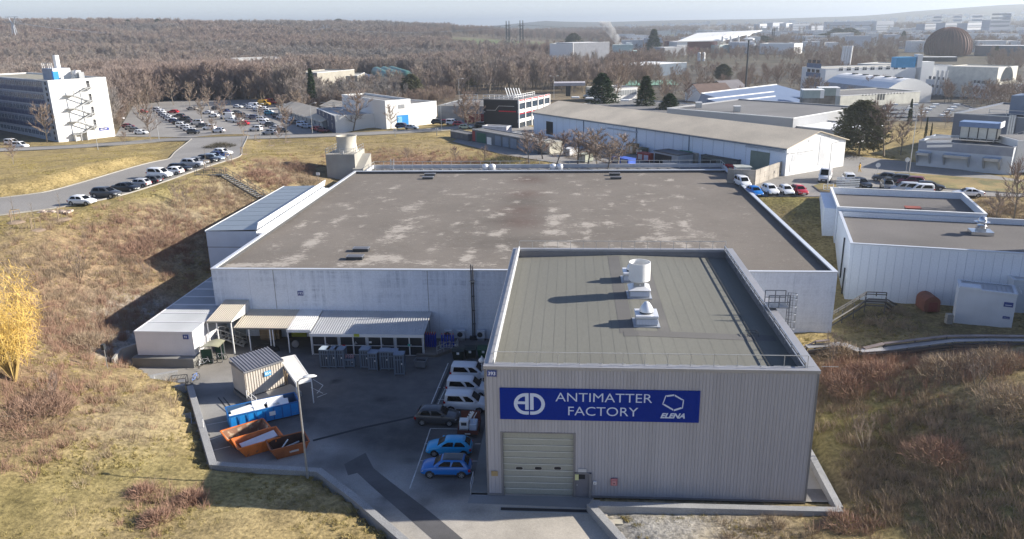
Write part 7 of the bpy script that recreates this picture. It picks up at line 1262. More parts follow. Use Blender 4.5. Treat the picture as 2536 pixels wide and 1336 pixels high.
u_=child_thing(t,'solar_frame','tilted solar collector frame on the striped building roof','solar panel',4,8,H1);[MB().bar((i*.9,0,.2),(i*.9-1.5,1.2,2.6),.25,.1).build('collector_tube',WHITE,u_) for i in range(6)];railing('r',[(-3,-6,0),(8,-6,0)],1.1,WHITE,u_,1.6,r=.05);railing('r',[(5,8,0),(5,-6,0)],1.1,WHITE,u_,1.6,r=.05)
# roofs behind the long shed
pb('low_hall','wide dark flat roof with skylights behind the striped building',(1390,290),(1660,322),6.5,262,34,WB,RG,par=.25,coping=RG); 
for i,(px,py) in enumerate(((1425,242),(1460,244),(1548,249),(1455,238))):p=at(px,py,12.2);t=thing('skylight',['skylight dome leftmost on the wide dark roof','skylight dome beside the conifer on the wide dark roof','skylight dome at the front of the wide dark roof','skylight dome at the back of the wide dark roof'][i],'skylight',(p[0],p[1],12.0));box('dome',WHITE,t,-1.3,1.3,-1,1,.15,.5,.1);box('curb',GREYM,t,-1.4,1.4,-1.1,1.1,0,.15)
pb('strip_office','white single-storey office with a row of tall windows beside the conifer',(1500,245),(1578,240),6.5,221,16,WB,RG,par=.3,wins=[('f',.05,.97,12,1.0,2.0,1.0,mt('dull_window',(.25,.27,.28),.3))])
t=thing('entrance_canopy','flat pale canopy slab on a dark core behind the striped building','canopy',at(1395,240,7));box('slab',mt('canopy_grey',(.42,.40,.42),.7),t,-4,9,0,9,4.4,5.6);box('core',DARKM,t,1,3,2,6,0,4.4);box('end_panel',WHITE,t,9,9.1,0,9,4.4,5.6)
for a_ in (('flat_hall','broad grey flat roof with white edges right of the small conifer',(1650,318),(1960,350),7,268,36,GB,RG),('white_front_hall','low hall with bright white roof and grey front right of the beige roof',(1780,320),(2092,358),7.5,292,16,GB,WHITE)):pb(*a_,par=.3)
for i,(px,py) in enumerate(((1730,262),(1825,272))):p=at(px,py,13);t=thing('roof_unit',['left small cube on the broad grey roof','right small cube on the broad grey roof'][i],'roof unit',p);box('body',GREYM,t,-.8,.8,-.8,.8,-1,.9);box('cap',WHITE,t,-.9,.9,-.9,.9,.9,1.0)
# sawtooth blue roofs
SBR=mt('shed_roof_blue',(.17,.22,.32),.5,.1,var=.05)
for i,(l,r,ty) in enumerate((((1840,262),(2020,236),232),((1860,280),(2020,258),250),((1890,292),(2030,272),265))):
    p0,p1=at(l[0],l[1],9),at(r[0],r[1],9);W_=math.dist(p0[:2],p1[:2]);ang=math.atan2(p1[1]-p0[1],p1[0]-p0[0]);t=thing('sawtooth_roof',['rearmost blue sawtooth roof with a white ridge line','middle blue sawtooth roof with a white ridge line','front blue sawtooth roof with a white ridge line'][i],'building',(p0[0],p0[1],7),ang,'blue sawtooth roofs');MB().add([(0,0,-1),(W_,0,-1),(W_,18,-1),(0,18,-1),(0,0,2.0),(W_,0,2.0),(W_,16.5,5.2),(0,16.5,5.2),(W_,18,2.2),(0,18,2.2)],[(0,1,5,4),(4,5,6,7),(7,6,8,9),(1,2,8,6,5),(3,0,4,7,9),(2,3,9,8)]).build('wall_and_roof',SBR,t);sub(t,'ridge_flashing',WHITE,-.2,W_+.2,16.2,16.8,5.1,5.4);sub(t,'eaves_flashing',WHITE,-.2,W_+.2,-.25,0,1.8,2.05)
# white works complex with chimneys
t=pb('office_wing','white three-storey works office with blue window bands',(1982,218),(2040,226),6,166,44,WB,RP,par=.2,wins=[('r',.12,.9,9,8.5,1.3,2.0,WIN)]);W_=t['_w']
for k in range(3):sub(t,'blue_band',mt('band_blue',(.12,.17,.27),.6),W_*.2,W_*.8,-.08,0,1.5+k*4,3.4+k*4);[sub(t,'window',WIN,W_*(.24+.19*i),W_*(.37+.19*i),-.1,0,3.5+k*4,4.9+k*4) for i in range(3)]
p0,p1=at(2040,232,6),at(2195,253,6);W_=math.dist(p0[:2],p1[:2]);t=thing('barrel_hall','long works hall with a bright white curved roof','building',(p0[0],p0[1],6),math.atan2(p1[1]-p0[1],p1[0]-p0[0]));hz=zat(2040,203,p0)-6;D_=19;m=MB();arc=[(D_*k/10,hz+3.4*math.sin(PI*k/10)) for k in range(11)];m.mat(mt('hall_grey_wall',(.36,.38,.42),.7)).add([(0,0,-1),(W_,0,-1),(W_,0,hz),(0,0,hz)],[(0,1,2,3)]);m.mat(WB).add([(x,y,z) for y,z in arc for x in (0,W_)],[(2*k,2*k+1,2*k+3,2*k+2) for k in range(10)]);n=len(arc)
m.add([(W_,0,-1)]+[(W_,y,z) for y,z in arc]+[(W_,D_,-1)],[tuple(range(n+2))]);m.add([(0,0,-1)]+[(0,y,z) for y,z in arc]+[(0,D_,-1)],[tuple(range(n+1,-1,-1))]);m.build('hall_shell',None,t)
for i in range(5):sub(t,'roof_light',DARKM,W_*(.16+.17*i),W_*(.16+.17*i)+2,D_*.42,D_*.5,hz+3.3,hz+3.7)
t=thing('chimney_cluster','four tall white flues standing together behind the works office','chimney',at(2082,172,6));[MB().tube([(i*1.6,0,0),(i*1.6+.6,0,zat(2085,114,t.location[:])-6)],.75,10).build('flue',WHITE,t) for i in range(4)]
t=pb('tower_wing','white stair tower and windowed wing at the right end of the works',(2228,212),(2282,218),6,160,14,WB,RG,par=.3,wins=[('f',.08,.62,3,10.5,2.0,1.6,WIN)]);W_=t['_w'];H_=16;sub(t,'stair_tower',WB,W_*.75,W_+1,-2,4,0,zat(2260,150,at(2228,212,6))-6)
pb('process_hall','grey-white process building with ducts behind the curved roof',(2120,195),(2230,200),6,158,20,mt('process_grey',(.48,.50,.52),.7),RP,par=.3);t=thing('blue_roof_unit','bright blue plant unit on the process building','roof unit',at(2243,160,22));box('body',mt('unit_blue',(.10,.35,.6),.5),t,-3,3,0,4,-1,2.2);box('cap',WHITE,t,3.5,5,0,3,-1,3)
t=pb('beige_works','long weathered beige works wing with small dark windows',(2078,275),(2275,262),6,238,20,mt('weathered_beige',(.56,.55,.48),.85,var=.15),RG,par=.3,wins=[('f',.25,.8,14,4.6,.6,.6,DARKM,None),('f',.45,.55,3,2.8,2.4,.9,DARKM,None)])
for i,(px,py) in enumerate(((2000,275),(2040,268))):a=at(px-15,py+2,8);t=thing('cooling_unit',['left big louvred cooling tower with a green-grey top','right big louvred cooling tower with a green-grey top'][i],'cooling tower',a,-.1,'louvred cooling towers');s_=5.2;box('louvre_block',mt('louvre_brown',(.24,.22,.19),.85,var=.4,sc=1),t,0,s_,0,5,0,4.2);box('upper_block',mt('tower_green',(.30,.36,.34),.6),t,0,s_,0,5,4.2,6.6);box('side_panel',WHITE,t,s_,s_+1.2,0,5,4.2,6.7);box('cap',WHITE,t,-.1,s_+1.3,-.1,5.1,6.6,6.8)
for i,px in enumerate((2316,2327,2338)):p=at(px-4,236,6);t=thing('steel_stack',['left of three slim steel stacks beside the works','middle of three slim steel stacks beside the works','right of three slim steel stacks beside the works'][i],'stack',p,0,'slim steel stacks');MB().tube([(0,0,0),(.5,0,zat(px,175,p)-6)],.5,10).build('flue',GALV,t);MB().lathe([(.7,0),(.7,.3)],10,(0,0,0)).build('foot',GREYM,t)
t=pb('skylight_hall','broad dark roof dotted with white skylight domes at the right',(2262,300),(2490,302),6,290,46,GB,mt('dark_grey_roof',(.14,.14,.135),.9,var=.15),par=.2,coping=RG);hz=zat(2262,290,at(2262,300,6))-6;W_=t['_w'];sk=MB().box(-.9,.9,-.9,.9,0,.5).mesh('skylight');sk.materials.append(WHITE)
for i in range(7):
    for j in range(5):
        if (i+j) % 2 == 0:link('skylight',sk,t,(W_*(.12+.13*i),5+j*8.6,hz-.2))
# big blue-grey building and its front with canopies
DB=mt('blue_grey_cladding',(.15,.17,.215),.5,.2,var=.08,sc=.1);a,b=at(2350,372,8),at(2640,400,8);t=bld('plant_building','large blue-grey plant building at the right edge','building',a,b,30,8,zat(2350,280,a),DB,RG,.3,GREYM)
W_=t['_w'];hz=zat(2350,280,a)-8;sub(t,'lighter_cladding',mt('cladding_blue',(.17,.26,.40),.5),1,W_*.5,-.06,0,0,hz*.42);[sub(t,'wall_duct',GALV,W_*x,W_*x+.35,-.5,0,0,hz+.4) for x in (.49,.51,.53)];sub(t,'roof_plant',mt('plant_blue',(.15,.2,.28),.5),W_*.42,W_*.55,4,10,hz,hz+4);sub(t,'roof_plant',GREYM,W_*.6,W_*.85,6,14,hz,hz+6);railing('r',[(W_*.3,.5,hz),(W_*.9,.5,hz)],1.2,GREYM,t,3,r=.05)
u_=child_thing(t,'outside_stair','dark zigzag outside stair on the blue-grey plant building','stairs',W_*.56,-2.2,0);[MB().bar(p_,q_,.2,.4).build('stringer',GREYM,u_) for p_,q_ in (((0,0,hz*.45),(6,0,hz*.8)),((0,0,hz*.45),(5,0,.3)),((0,1,hz*.45),(6,1,hz*.8)),((0,1,hz*.45),(5,1,.3)))];box('landing',GREYM,u_,-2,0,0,1,hz*.44,hz*.45);railing('r',[(0,0,hz*.45),(6,0,hz*.8)],1,GREYM,u_,1.2,r=.04);railing('r',[(0,0,hz*.45),(5,0,.3)],1,GREYM,u_,1.2,r=.04)
a,b=at(2268,410,8),at(2500,432,8);FW_=mt('plant_front_white',(.52,.56,.60),.6,var=.05);t=bld('loading_building','low pale plant front with three hooded loading bays','building',a,b,11,8,zat(2268,348,a),FW_,mt('plant_low_roof',(.12,.12,.125),.9),.3,GREYM);W_=t['_w'];hz=zat(2268,348,a)-8;sub(t,'upper_band',mt('band_grey',(.27,.29,.33),.6),-.02,W_+.02,-.06,0,hz*.66,hz-.1)
for i,(u0,u1,n) in enumerate(((.0,.16,2),(.30,.58,4),(.72,.90,2))):
    x0,x1=u0*W_,u1*W_
    for k in range(n):sub(t,'canopy_panel',mt('canopy_glass_blue',(.22,.32,.45),.3),x0+(x1-x0)*k/n+.03,x0+(x1-x0)*(k+1)/n-.03,-1.5,-.05,hz*.56,hz*.58)
    sub(t,'canopy_beam',GREYM,x0,x1,-1.5,-1.4,hz*.46,hz*.56)
    for xx in (x0,x1-.3):MB().add([(xx,-.06,hz*.12),(xx+.3,-.06,hz*.12),(xx+.3,-.06,hz*.56),(xx,-.06,hz*.56),(xx,-1.5,hz*.46),(xx+.3,-1.5,hz*.46),(xx,-1.5,hz*.56),(xx+.3,-1.5,hz*.56)],[(0,1,5,4),(4,5,7,6),(0,4,6,3),(1,2,7,5),(3,6,7,2)]).build('bracket',mt('bracket_grey',(.35,.38,.42),.6),t)
u_=child_thing(t,'cooling_tower','white-panelled cooling tower with blue top on the plant front roof','cooling tower',W_*.36,5,hz);[box('panel',mt('tower_cream',(.62,.60,.52),.7),u_,i*2.2+.1,i*2.2+2.0,0,.2,.8,4.4) for i in range(4)];box('body',DARKM,u_,0,8.9,.2,4,.3,4.4);box('blue_top',mt('tower_blue_top',(.14,.22,.38),.5),u_,-.4,9.3,-.4,4.4,4.4,6.0);box('end_fin',WHITE,u_,9.3,9.5,-.4,4.4,4.6,6.4);railing('r',[(-1,-1,0),(10,-1,0)],1.1,GREYM,u_,1.5,r=.05);u_.scale=(.72,.72,.6)
t=thing('low_side_block','white side block catching the sun at the right edge','building',(0,0,0));bpp=at(2508,430,8);t.location=(bpp[0]+.5,bpp[1]+1,8);box('wall',WB,t,0,12,0,8,0,6);box('roof',RG,t,.3,11.7,.3,7.7,6,6.05)
t=thing('screen_rack','rack of white slatted screens behind the dark pine','screen',at(2188,300,9));[MB().box(0,9,0,.1,0,.55).build('slat',WHITE,t,(0,i*.6,i*1.0),rz=.1) for i in range(4)]
t=thing('screen_rack','small rack of white screens at the plant front corner','screen',at(2298,352,15));[MB().box(0,4.5,0,.1,0,.4).build('slat',WHITE,t,(0,i*.5,i*.75-1),rz=.1) for i in range(3)]
# white two-storey building and arch building, far right
t=pb('white_office','two-storey white office with two window rows at the right',(2290,222),(2455,240),6,196,24,WB,RP,par=.2,wins=[('f',.03,.97,14,4.6,1.2,1.6,WIN),('f',.03,.97,14,1.2,1.2,1.6,WIN)])
t=pb('arch_building','cream building with a big arched window at the right edge',(2462,238),(2510,232),6,168,20,mt('cream_wall',(.66,.64,.56),.8),RP,par=.2);W_=t['_w'];hz=zat(2462,168,at(2462,238,6))-6;pts=[(W_*.5+W_*.32*math.cos(a_),hz*.5+W_*.36*math.sin(a_)) for a_ in np.linspace(0,PI,13)];MB().add([(x,-.06,z) for x,z in pts],[tuple(range(12,-1,-1))]).build('arched_window',WIN,t);sub(t,'window_band',WIN,W_*.18,W_*.82,-.06,0,hz*.28,hz*.38)
# ------------------------------------------------------------------ distant buildings and masts
pb('low_white_hall','low grey-roofed building with white walls deep in the left woods',(255,175),(440,168),4,150,60,mt('far_white',(.62,.6,.57),.8),RG,par=.5,coping=WB);pb('tall_white_wall','tall white building half hidden behind bare trees',(590,205),(700,200),4,146,20,WB,RG)
pb('concrete_hall','beige concrete hall with a dark red gate below the woods',(715,238),(790,240),4.5,180,30,mt('beige_concrete',(.34,.32,.27),.9),RP,par=.5);pb('concrete_hall','second beige concrete hall left of the green tanks',(795,232),(888,230),4.5,190,30,mt('beige_concrete',(.34,.32,.27)),RP,par=.5)
t=thing('red_gate','dark red gate in the beige concrete hall','gate',at(717,240,4.5));t.location.y -= .3;box('leaf',RED,t,0,6,-.2,0,0,4);box('lintel',CONCD,t,-.5,9,-2,0,4,4.6)
TK=mt('tank_green',(.10,.23,.20),.5,.2,var=.15,sc=.3)
for i,(l,r,z,m_) in enumerate((((968,197),(931,178),10,TK),((990,195),(950,177),10,TK),((1010,190),(968,176),10,TK),((925,201),(893,192),7,FANG),((978,210),(960,207),6,FANG),((1000,209),(985,206),6,FANG))):
    a,b=at(*l,z),at(*r,z);d=Vector(b)-Vector(a);L_=d.length*1.0;r_=3.1 if i < 3 else 3.0;t=thing('storage_tank',['left long green tank lying above the trees','middle long green tank lying above the trees','right long green tank lying above the trees','grey lying tank left of the green ones','left small pale tank end under the green tanks','right small pale tank end under the green tanks'][i],'tank',a,math.atan2(d.y,d.x));L_=max(L_,8)
    m=MB();P_=[(0,0),(r_*.6,.5),(r_*.92,1.6),(r_,3),(r_,L_-3),(r_*.92,L_-1.6),(r_*.6,L_-.5),(0,L_)];me=m.lathe(P_,20).mesh('shell',50);me.transform(Matrix.Rotation(PI/2,4,'Y'));me.materials.append(m_);link('shell',me,t);[box('saddle',CONCD,t,x,x+1,-2,2,-z+3.5,-r_*.8) for x in (L_*.2,L_*.75)]
pb('white_tower_hall','tall windowless white-ended hall rising over the woods',(1375,165),(1418,168),4,106,34,mt('far_grey_wall',(.24,.25,.28),.7),WB,par=.3);t=pb('white_tower_end','bright white end block of the tall windowless hall',(1419,168),(1482,160),4,108,20,WB,RG,par=.3)
p0=at(1518,150,4);t=thing('steaming_tower','pale green cooling tower block giving off steam','cooling tower',p0);k=zat(1518,112,p0)-4;box('base',mt('pale_green_wall',(.36,.46,.44),.7),t,0,22,0,18,0,k*.6);box('top_block',mt('pale_green_wall2',(.45,.54,.52),.7),t,0,18,2,16,k*.6,k);box('stack',WHITE,t,12,17,5,11,k,k+2)
t=pb('power_works','industrial hall with sloping white roof and brown-red front',(1700,135),(1775,133),3,104,60,mt('red_brown_cladding',(.16,.05,.04),.7),WB,par=.2);W_=t['_w'];h0=zat(1700,104,t.location[:])-3;m=MB();m.add([(-12,-2,h0),(W_+5,-2,h0),(W_+75,40,h0+9),(40,60,h0+7),(-12,-2,h0+1),(W_+5,-2,h0+1),(W_+75,40,h0+10),(40,60,h0+8)],[(3,2,1,0),(4,5,6,7),(0,1,5,4),(1,2,6,5),(2,3,7,6),(3,0,4,7)]);m.build('sloping_roof',WB,t);sub(t,'white_front',WB,-12,0,-1,20,-1,h0)
t=pb('pale_works','long pale green works with white trim right of the sloping roof',(1780,134),(1870,130),3,112,30,mt('pale_green_wall',(.36,.46,.44)),WB);[MB().tube([(10+i*12,6,12),(10+i*12,6,17),(16+i*12,6,19)],1.2,8).build('roof_duct',GALV,t) for i in range(4)];pb('pale_works','white block with pinkish panel at the right end of the works',(1880,135),(1965,136),3,108,20,WB,WB)
for i,px in enumerate((1731,1742)):p=at(px,152,3);t=thing('silo',['left white upright silo in front of the works','right white upright silo in front of the works'][i],'silo',p);MB().lathe([(1.4,0),(1.4,6.5),(1,7.4),(0,7.6)],16).build('shell',WB,t,smooth=40);box('platform',GALV,t,-.8,.8,-1.7,-1.4,6,6.3)
pb('far_block','long low dark and white block left of the sloping roof',(1645,140),(1698,138),3,118,20,GB,WB);pb('garden_block','flat white-roofed building behind the tennis courts',(1578,188),(1700,178),4.5,163,30,mt('dark_glass_wall',(.10,.13,.17),.4),WB,par=.2)
tag(sheet('tennis_court',[at(1548,210,4.8),at(1560,196,4.8),at(1670,194,4.8),at(1680,208,4.8)][::1],lambda x,y:ground(x,y)+.4,mt('court_green',(.16,.30,.22),.9),12,0,None,'faded green tennis courts among bare trees'))
for a_ in (('house','low house with brown tiled roof left of the tall mast',(1735,250),(1812,246),232,12,WB,mt('brown_tiles',(.13,.09,.075),.9)),('house','grey-roofed house right behind the brown-roofed one',(1800,236),(1850,232),222,12,mt('ochre_wall',(.45,.34,.22)),mt('slate_roof',(.16,.15,.16),.9))):pb(a_[0],a_[1],a_[2],a_[3],6,a_[4],a_[5],a_[6],a_[7],slope=3.2,wins=[('f',.1,.9,6,.8,1.4,1.6,WIN)])
p=at(1845,238,6);t=thing('tall_mast','very tall dark lighting mast standing among the works roofs','mast',p);h_=zat(1849,100,p)-6;MB().tube([(0,0,0),(0,0,h_)],.45,8,.3).build('pole',DARKM,t);MB().lathe([(2.2,0),(2.4,.6),(1,1)],12,(0,0,h_)).build('lamp_ring',WHITE,t)
# globe
p=at(2345,137,4.5);t=thing('brown_globe','huge brown wooden globe-shaped hall on the horizon side','dome',p);G=mt('globe_wood',(.12,.06,.045),.8,var=.2,sc=.12);t.scale=(.82,.82,.80);Rg=22.5;prof=[(Rg*math.cos(a_),8+Rg*math.sin(a_)*.95) for a_ in np.linspace(-.36,PI/2,16)];MB().lathe([(prof[0][0]-1,0)]+prof,40).build('shell',G,t,smooth=60);rbm=MB();pr=[((r+.35),0,z+.1) for r,z in prof]
for a_,b_ in zip(pr[:-1],pr[1:]):rbm.bar(a_,b_,.5,.7)
rm_=rbm.mesh('rib');rm_.materials.append(mt('rib_wood',(.15,.072,.05),.7));[link('rib',rm_,t,(0,0,0),2*PI*i/36) for i in range(36)]
pb('station_roof','long thin white canopy roof right of the globe',(2412,136),(2560,138),4,113,20,mt('shade_glass',(.12,.15,.19),.4),WB,par=.1);pb('low_canopy','low white canopy in front of the globe',(2278,150),(2370,150),4,142,14,DARKM,WB,par=.1)
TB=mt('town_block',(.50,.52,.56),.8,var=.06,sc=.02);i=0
for l,r,ty in ((1880,1900,60),(1912,1938,57),(1945,1960,58),(1962,2005,60),(2008,2040,64),(2043,2104,55),(2114,2166,54),(2168,2210,53),(1850,1872,66),(2290,2330,60),(2340,2380,57),(2395,2430,58),(2450,2500,50)):
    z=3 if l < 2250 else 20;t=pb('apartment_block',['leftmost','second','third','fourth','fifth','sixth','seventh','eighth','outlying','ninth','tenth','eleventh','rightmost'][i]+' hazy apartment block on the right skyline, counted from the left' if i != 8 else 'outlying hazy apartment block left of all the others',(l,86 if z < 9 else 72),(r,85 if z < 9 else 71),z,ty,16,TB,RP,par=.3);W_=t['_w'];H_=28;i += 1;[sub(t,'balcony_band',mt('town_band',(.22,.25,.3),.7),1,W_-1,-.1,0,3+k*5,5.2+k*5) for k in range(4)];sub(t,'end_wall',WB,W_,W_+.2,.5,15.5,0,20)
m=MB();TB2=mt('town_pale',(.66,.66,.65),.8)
for i in range(750):
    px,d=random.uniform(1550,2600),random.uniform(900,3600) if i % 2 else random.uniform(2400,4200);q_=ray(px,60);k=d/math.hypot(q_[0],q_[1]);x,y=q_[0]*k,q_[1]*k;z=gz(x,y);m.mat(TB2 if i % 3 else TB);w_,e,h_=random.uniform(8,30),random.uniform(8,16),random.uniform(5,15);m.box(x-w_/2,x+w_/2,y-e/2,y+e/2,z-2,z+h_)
tag(m.build('far_town'),'pale hazy houses scattered over the distant town','houses',kind='stuff')
# pylons, power lines, road lamps
def pylon(px,py,top,lab,kind):
    p=hit(px,py);t=thing('pylon',lab,'pylon',p);H_=zat(px,top,p)-p[2];m=MB();s=H_*.11
    if kind == 'H':
        for x in (-s*.55,s*.55):[m.bar((x-s*.25*k,0,0),(x,0,H_),.9) for k in (-1,1)];m.bar((x,0,H_*.8),(x,0,H_),.5)
        for k in range(6):z=H_*k/7;m.bar((-s*.6,0,z),(s*.6,0,z+H_/7),.25);m.bar((s*.6,0,z),(-s*.6,0,z+H_/7),.25)
        m.build('lattice',PG2,t);MB().bar((-s*1.3,0,H_*.8),(s*1.3,0,H_*.8),.5).build('cross_arm',PG2,t)
    else:
        for a_ in (-1,1):
            for b_ in (-1,1):m.bar((a_*s,b_*s,0),(a_*s*.2,b_*s*.2,H_*.72),.9);m.bar((a_*s*.2,b_*s*.2,H_*.72),(a_*s*1.2,0,H_),.7)
            for k in range(7):u=1-.8*k/7;v_=1-.8*(k+1)/7;m.bar((a_*s*u,-s*u,H_*.72*k/7),(-a_*s*v_,-s*v_,H_*.72*(k+1)/7),.2)
        m.build('lattice',GALV,t);m=MB();m.bar((-s*3.2,0,H_*.82),(s*3.2,0,H_*.82),.5);m.bar((-s*2.2,0,H_),(s*2.2,0,H_),.4);[m.bar((x*s,0,H_*.82),(x*s*.7,0,H_),.25) for x in (-3,-1.5,1.5,3)];m.build('cross_arm',GALV,t)
    return (p[0],p[1],p[2]+H_*.82)
p1=pylon(42,112,42,'big pale lattice pylon at the far left skyline','L');p2=pylon(808,100,62,'distant lattice pylon in the middle of the wooded hill','L');p3=pylon(1258,112,52,'left one of the twin-legged pylons in front of the green field','H');p4=pylon(1292,112,51,'right one of the twin-legged pylons in front of the green field','H');pylon(1913,108,72,'hazy twin-legged pylon behind the works at the right','H')
def cable(a,b,sag,lab):
    pts=[tuple(a[j]+(b[j]-a[j])*i/14-(sag*4*(i/14)*(1-i/14) if j == 2 else 0) for j in range(3)) for i in range(15)];tag(MB().tube(pts,.2,4).build('power_line',GALV),lab,'cable','power lines')
for k,(a,b,s_) in enumerate(((p1,p2,16),(p1,p2,12),(p2,p3,8),(p2,p4,7),(p4,(520,900,28),9))):cable((a[0],a[1],a[2]-k % 2*1.5),(b[0],b[1],b[2]-k % 2*1.5),s_,['lower sagging cable across the left woods','upper sagging cable across the left woods','cable running to the left twin-legged pylon','cable running to the right twin-legged pylon','cable running right from the twin-legged pylons'][k])
for px,py,h_,lab in ((824-50,330,8.5,'street lamp at the right end of the far car park'),(698,322,7.5,'street lamp behind the first cars of the right row'),(645,338,9,'street lamp in the middle of the front edge of the car park'),(395,352,9,'street lamp at the car park entrance'),(1094,330,8,'street lamp by the road right of the white hall'),(1190,322,5,'short street lamp beside the black gable building'),(1138,262,10,'street lamp in front of the woods above the long grey roof'),(1372,245,9,'double white street lamp behind the striped building'),(243,372,5.5,'small street lamp in front of the office end wall')):lamp(px,py,h_,lab,6.5,two='double' in lab)
for i,(px,py,lab) in enumerate(((1082,338,'left stout post on the verge of the far road'),(979,340,'right stout post on the verge of the far road'))):p=at(px,py,7.4);t=thing('road_post',lab,'post',p);box('post',GREYM,t,-.08,.08,-.08,.08,0,2.2);box('cap',WHITE,t,-.4,.4,-.05,.05,1.8,2.2)
# ------------------------------------------------------------------ plants
def twigmat(name,a,b,rough=.95,zone=False):
    m=mt(name,a,rough,var=.15,sc=.5,spec=.1);N=m.node_tree.nodes;L=m.node_tree.links.new;bs=N['Principled BSDF'];src=bs.inputs['Base Color'].links[0].from_socket;oi=N.new('ShaderNodeObjectInfo');x=N.new('ShaderNodeMix');x.data_type='RGBA';L(oi.outputs['Random'],x.inputs[0]);L(src,x.inputs[6]);x.inputs[7].default_value=(*b,1); 
    if zone:
        g=N.new('ShaderNodeNewGeometry');n_=N.new('ShaderNodeTexNoise');n_.inputs['Scale'].default_value=.0065;n_.inputs['Detail'].default_value=3;L(g.outputs['Position'],n_.inputs['Vector']);pv=x.outputs[2]
        for lo,hi,c_ in ((.5,.64,(.32,.25,.215)),(.5,.36,(.26,.24,.225))):
            r_=N.new('ShaderNodeMapRange');r_.inputs[1].default_value=lo;r_.inputs[2].default_value=hi;L(n_.outputs['Fac'],r_.inputs[0]);y_=N.new('ShaderNodeMix');y_.data_type='RGBA';L(r_.outputs[0],y_.inputs[0]);L(pv,y_.inputs[6]);y_.inputs[7].default_value=(*c_,1);pv=y_.outputs[2]
        L(pv,bs.inputs['Base Color']);return m
    L(x.outputs[2],bs.inputs['Base Color']);return m
TW1=twigmat('twigs_purple_brown',(.27,.205,.175),(.30,.235,.18));TWT=twigmat('limbs_grey_brown',(.17,.15,.125),(.25,.215,.17));TWW=twigmat('wood_twigs',(.30,.24,.21),(.38,.32,.265),zone=True);TWG=twigmat('wood_twigs_grey',(.30,.27,.24),(.20,.165,.15),zone=True)
GRN_=twigmat('needles_dark',(.035,.06,.026),(.06,.08,.035));OLV=twigmat('evergreen_olive',(.09,.10,.05),(.15,.14,.085));YEL=twigmat('willow_yellow',(.78,.56,.14),(.70,.48,.14))
BRR=twigmat('brush_red',(.36,.225,.165),(.30,.20,.145));BRB=twigmat('brush_brown',(.31,.24,.165),(.37,.29,.205));GRS=twigmat('grass_straw',(.42,.34,.16),(.33,.28,.10));GRG=twigmat('grass_green',(.24,.205,.075),(.33,.26,.12))
def limb(m,a,b,ra,rb):   # three sided
    a,b=Vector(a),Vector(b);d=(b-a).normalized();u=d.orthogonal().normalized();w_=d.cross(u);c=[(math.cos(t),math.sin(t)) for t in (0,2.094,4.189)]
    m.add([tuple(a+(u*x+w_*y)*ra) for x,y in c]+[tuple(b+(u*x+w_*y)*rb) for x,y in c],[(0,1,4,3),(1,2,5,4),(2,0,3,5)])
def sliver(m,a,d,L_,w_):
    a=Vector(a);d=Vector(d).normalized();u=d.orthogonal();u.rotate(Matrix.Rotation(random.random()*6.28,3,d));u.normalize();m.add([tuple(a-u*w_/2),tuple(a+u*w_/2),tuple(a+d*L_)],[(0,1,2)])
def baretree(h,spread,seed,nl=7,nb=5,nt=6,tw=.05,stems=1,up=.5,tl=1.1):
    random.seed(seed);T_,C_=MB(),MB()
    for s in range(stems):
        ox=(random.uniform(-.5,.5),random.uniform(-.5,.5)) if stems > 1 else (0,0);lean=Vector((random.uniform(-.1,.1)*(1+stems*.6),random.uniform(-.1,.1)*(1+stems*.6),1));top=Vector((*ox,0))+lean*h*.82;b0=Vector((*ox,-.3));r0=h*.016/(stems**.4);mid=b0.lerp(top,.45)+Vector((random.uniform(-.3,.3),random.uniform(-.3,.3),0));limb(T_,b0,mid,r0,r0*.65);limb(T_,mid,top,r0*.65,r0*.15)
        for i in range(nl):
            f=.25+.7*(i+random.random())/nl;p=b0.lerp(mid,f/.45) if f < .45 else mid.lerp(top,(f-.45)/.55);a_=i*2.4+random.random();L_=spread*(1.15-f*.75)*random.uniform(.7,1.15);d=Vector((math.cos(a_),math.sin(a_),up+f*.7)).normalized();q=p+d*L_*.55;q2=q+(d+Vector((0,0,.5))).normalized()*L_*.5;limb(T_,p,q,r0*.36,r0*.22);limb(T_,q,q2,r0*.22,r0*.06)
            for j in range(nb):
                g=(j+.4)/nb;pp=p.lerp(q,g*1.6) if g < .62 else q.lerp(q2,(g-.62)/.38);dd=(d+Vector((random.uniform(-1,1),random.uniform(-1,1),random.uniform(-.1,1.)))).normalized();l2=L_*random.uniform(.28,.45);e=pp+dd*l2;limb(C_,pp,e,r0*.11+.006,.008)
                for k in range(nt):g2=random.uniform(.15,1);sliver(C_,pp.lerp(e,g2),dd+Vector((random.uniform(-.9,.9),random.uniform(-.9,.9),random.uniform(-.2,1.1))),tl*random.uniform(.6,1.3)*max(.5,spread/4),tw)
    return T_,C_
def variants(nm,n,mt1,mt2,**k):
    o=[]
    for i in range(n):a,b=baretree(seed=i*7+len(nm),**k);A,B_=a.mesh('trunk'),b.mesh('crown');A.materials.append(mt1);B_.materials.append(mt2);o.append((A,B_))
    return o
BT=variants('bare',4,TWT,TW1,h=10,spread=4.2,nl=11,nb=7,nt=10,tw=.07);MS=variants('multi',2,TWT,TW1,h=8,spread=2.4,nl=5,nb=4,nt=5,stems=5,up=1.2);TT=variants('tall',3,TWT,TWW,h=16,spread=5.6,nl=12,nb=7,nt=13,tw=.10,up=.75,tl=1.25)+variants('grey',1,TWT,TWG,h=16,spread=6,nl=13,nb=8,nt=12,tw=.09,up=.6,tl=1.3)
def plant(V,px,py,hpx,base_h,lab,name='bare_tree',cat='tree',grp=None,z=None,wide=1.):
    p=hit(px,py) if z is None else at(px,py,z);s=hpx/scl(p)/base_h;t=thing(name,lab,cat,p,random.random()*6.28,grp);t.scale=(s*wide,s*wide,s)
    link('trunk',V[0],t);link('crown',V[1],t);return t
